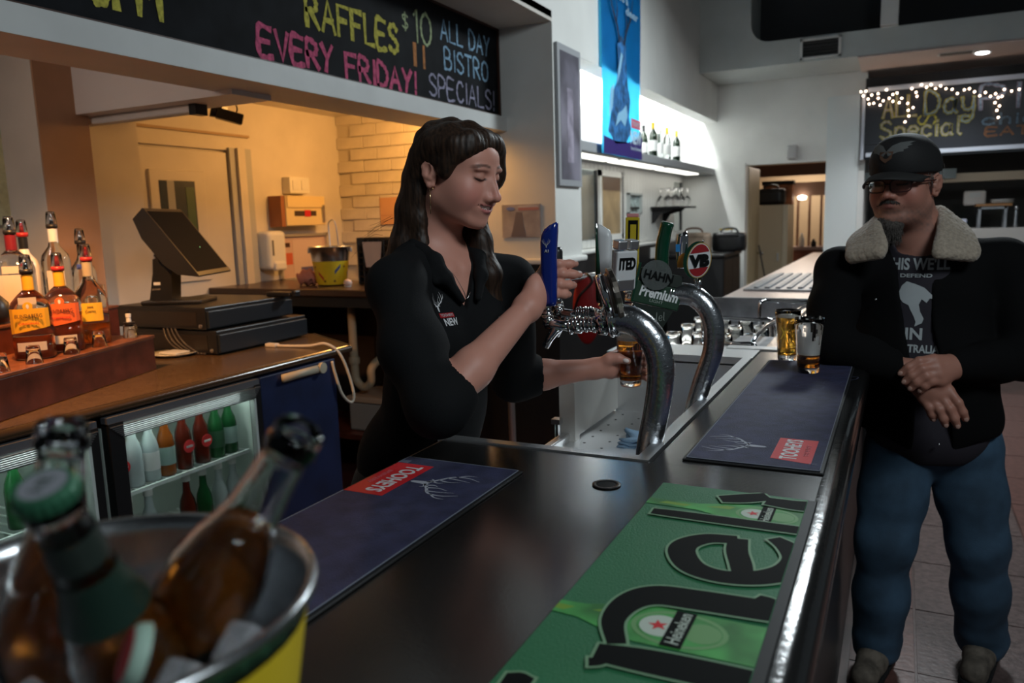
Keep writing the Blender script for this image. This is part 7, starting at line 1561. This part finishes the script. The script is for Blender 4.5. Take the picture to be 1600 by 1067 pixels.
# ---- beard, hair, cap, glasses
rg_ = random.Random(5); bm = bmesh.new()
K = Sdf(); K.ell(HM(.010,.070,-.118), (.043,.030,.026), .02, 'u', HM.M); K.ell(HM(.010,.068,-.146), (.032,.022,.028), .02, 'u', HM.M); K.add(lambda P: .003*n3(P*np.array([1,1,.35], np.float32), 300, 31), 0, 'd')
pos, qd = K.mesh(HM(0,.07,-.13)-.09, HM(0,.07,-.13)+.09, .0028)
mb = mat('grey_beard', (.062,.054,.048), .8, noise=(260,.6), bump=(500,.5)); be = obj('beard', mesh_from('beard', pos-MO, qd), mb, mn)
for i in range(380):
    a = rg_.uniform(-1.5, 1.5); zz = rg_.uniform(-.165,-.095); rr_ = .040*(1-((zz+.125)/.06)**2*.4)
    p0 = HM(.010+math.sin(a)*rr_, .066+math.cos(a)*rr_*.75, zz); p1 = p0+HM.M@A(rg_.gauss(0,.004), rg_.uniform(0,.006), -rg_.uniform(.010,.024)); strand(bm, [tuple(p0-MO), tuple((p0+p1)/2-MO+HM.M@A(0,.002,0)), tuple(p1-MO)], .0008, .0003, 3, 2)
for i in range(260):
    t = rg_.uniform(-1,1); p0 = HM(.034*t, .1040-.022*t*t, -.0465-.012*t*t+rg_.gauss(0,.0018)); p1 = p0+HM.M@A(.006*t+rg_.gauss(0,.002), .001, -rg_.uniform(.004,.009)); strand(bm, [tuple(p0-MO), tuple((p0+p1)/2-MO), tuple(p1-MO)], .0007, .0003, 3, 2)
obj('beard_hairs', bm, mb, mn)
bm = bmesh.new()
for q in (-1, 1):
    for i in range(90):
        p0 = HM(q*(.082+rg_.gauss(0,.001)), -.02+rg_.gauss(0,.022), .022+rg_.gauss(0,.014)); p1 = p0+HM.M@A(q*.001, -.006, -.014); strand(bm, [tuple(p0-MO), tuple((p0+p1)/2-MO), tuple(p1-MO)], .0009, .0004, 3, 2)
obj('side_hair', bm, mat('grey_hair', (.10,.09,.085), .7), mn)
G = Sdf(); hs = 1.03
G.ell(HM(0,-.008,.044), (.0945,.116,.100), .02, 'u', HM.M)
G.ell(HM(0,.050,.072), (.066,.060,.062), .03, 'u', HM.M)
G.add(lambda P: HM.inv(P)[:, 2]-(.026+.0*HM.inv(P)[:, 1]), .004, 's')
M_cap = mat('black_cap_cloth', (.009,.009,.010), .75, bump=(400,.25))
pos, qd = G.mesh(HM(0,0,.08)-.16, HM(0,0,.08)+.16, .004); cp = obj('cap', mesh_from('cap', pos-MO, qd), M_cap, mn)
bm = bmesh.new(); rows = []
for i in range(9):
    t = i/8; row = []
    for j in range(17):
        u = -1+2*j/16; xx = u*(.090-.004*t*t); yb = .112*math.sqrt(max(0, 1-(u*.90)**2))-.012; yy = yb+t*.076*(1-.45*u*u); zz = .037-.022*u*u-.014*t*t-.006*t-.006*u*t
        row.append(bm.verts.new(Vector(HM(xx,yy,zz)-MO)))
    rows.append(row)
for i in range(8):
    for j in range(16): bm.faces.new((rows[i][j], rows[i][j+1], rows[i+1][j+1], rows[i+1][j]))
br = obj('cap_brim', bm, mat('charcoal_brim', (.016,.016,.016), .75, bump=(400,.25)), cp, smooth=True); md = br.modifiers.new('s', 'SOLIDIFY'); md.thickness = .004
bpy.context.view_layer.update()
def wrap3(ob, d, off=.0012):
    d = Vector(d)
    for v in ob.data.vertices:
        hit, loc, nor, i = cp.ray_cast(v.co-d*.12, d)
        if hit: v.co = loc-d*off
PC = plane_M(Vector(HM(.004,.14,.088)-MO), Vector(HM.M[:, 0])*-1, Vector(HM.M[:, 2]))
wing = [(0,.1),(.25,.45),(.6,.62),(1.15,.68),(1.0,.5),(1.12,.45),(.95,.33),(1.02,.24),(.82,.16),(.85,.05),(.6,.02),(.35,-.1),(.12,-.2)]
for q in (-1, 1):
    bm = bmesh.new(); f = bm.faces.new([bm.verts.new((q*x*.052, y_*.045, 0)) for x, y_ in wing]); bmesh.ops.triangulate(bm, faces=bm.faces[:]); bmesh.ops.subdivide_edges(bm, edges=bm.edges[:], cuts=2, use_grid_fill=True); xf(bm, PC)
    wrap3(obj('cap_emblem', bm, mat('emblem_grey', (.10,.105,.105), .8), cp), -HM.M[:, 1])
bm = prism([(-.020,.008),(.020,.008),(.017,-.012),(0,-.024),(-.017,-.012)], 0, .0003); bmesh.ops.subdivide_edges(bm, edges=bm.edges[:], cuts=2, use_grid_fill=True); xf(bm, PC @ T(0,-.004,0)); wrap3(obj('cap_emblem', bm, mat('emblem_bronze', (.10,.05,.03), .8), cp), -HM.M[:, 1], .0016)
# glasses
M_fr = mat('dark_red_frame', (.035,.006,.008), .3); bm = bmesh.new(); lens = []
for q in (-1, 1):
    c0 = q*.0345; pts = []
    for i in range(20):
        a = 2*math.pi*i/20; ca, sa = math.cos(a), math.sin(a); xx = c0+.0275*math.copysign(abs(ca)**.55, ca); zz = -.006+.0175*math.copysign(abs(sa)**.6, sa)
        pts.append(tuple(Vector(HM(xx, .108-.35*max(0, abs(xx)-.02)*.9, zz)-MO)))
    tube(pts, .0018, 6, bm, closed=True); lens.append(pts)
    tube([Vector(HM(q*.062,.092,.002)-MO), Vector(HM(q*.078,.080,.002)-MO), Vector(HM(q*.087,-.01,.004)-MO)], .0020, 6, bm)
tube([Vector(HM(-.008,.110,-.001)-MO), Vector(HM(0,.113,.001)-MO), Vector(HM(.008,.110,-.001)-MO)], .0020, 6, bm)
gs = obj('glasses', bm, M_fr, mn, smooth=True)
bm = bmesh.new()
for pts in lens:
    f = bm.faces.new([bm.verts.new(p) for p in pts])
bmesh.ops.solidify(bm, geom=bm.faces[:], thickness=.001)
obj('lens', bm, mat('lens_glass', (.9,.92,.92), .02, trans=1, ior=1.2), gs)
bm = bmesh.new()
for q in (-1,): tube([Vector(HM(q*.064,.090,.003)-MO), Vector(HM(q*.080,.072,.006)-MO)], .0042, 8, bm)
obj('temple_hinge', bm, mat('pale_metal', (.6,.62,.62), .3, .8), gs)
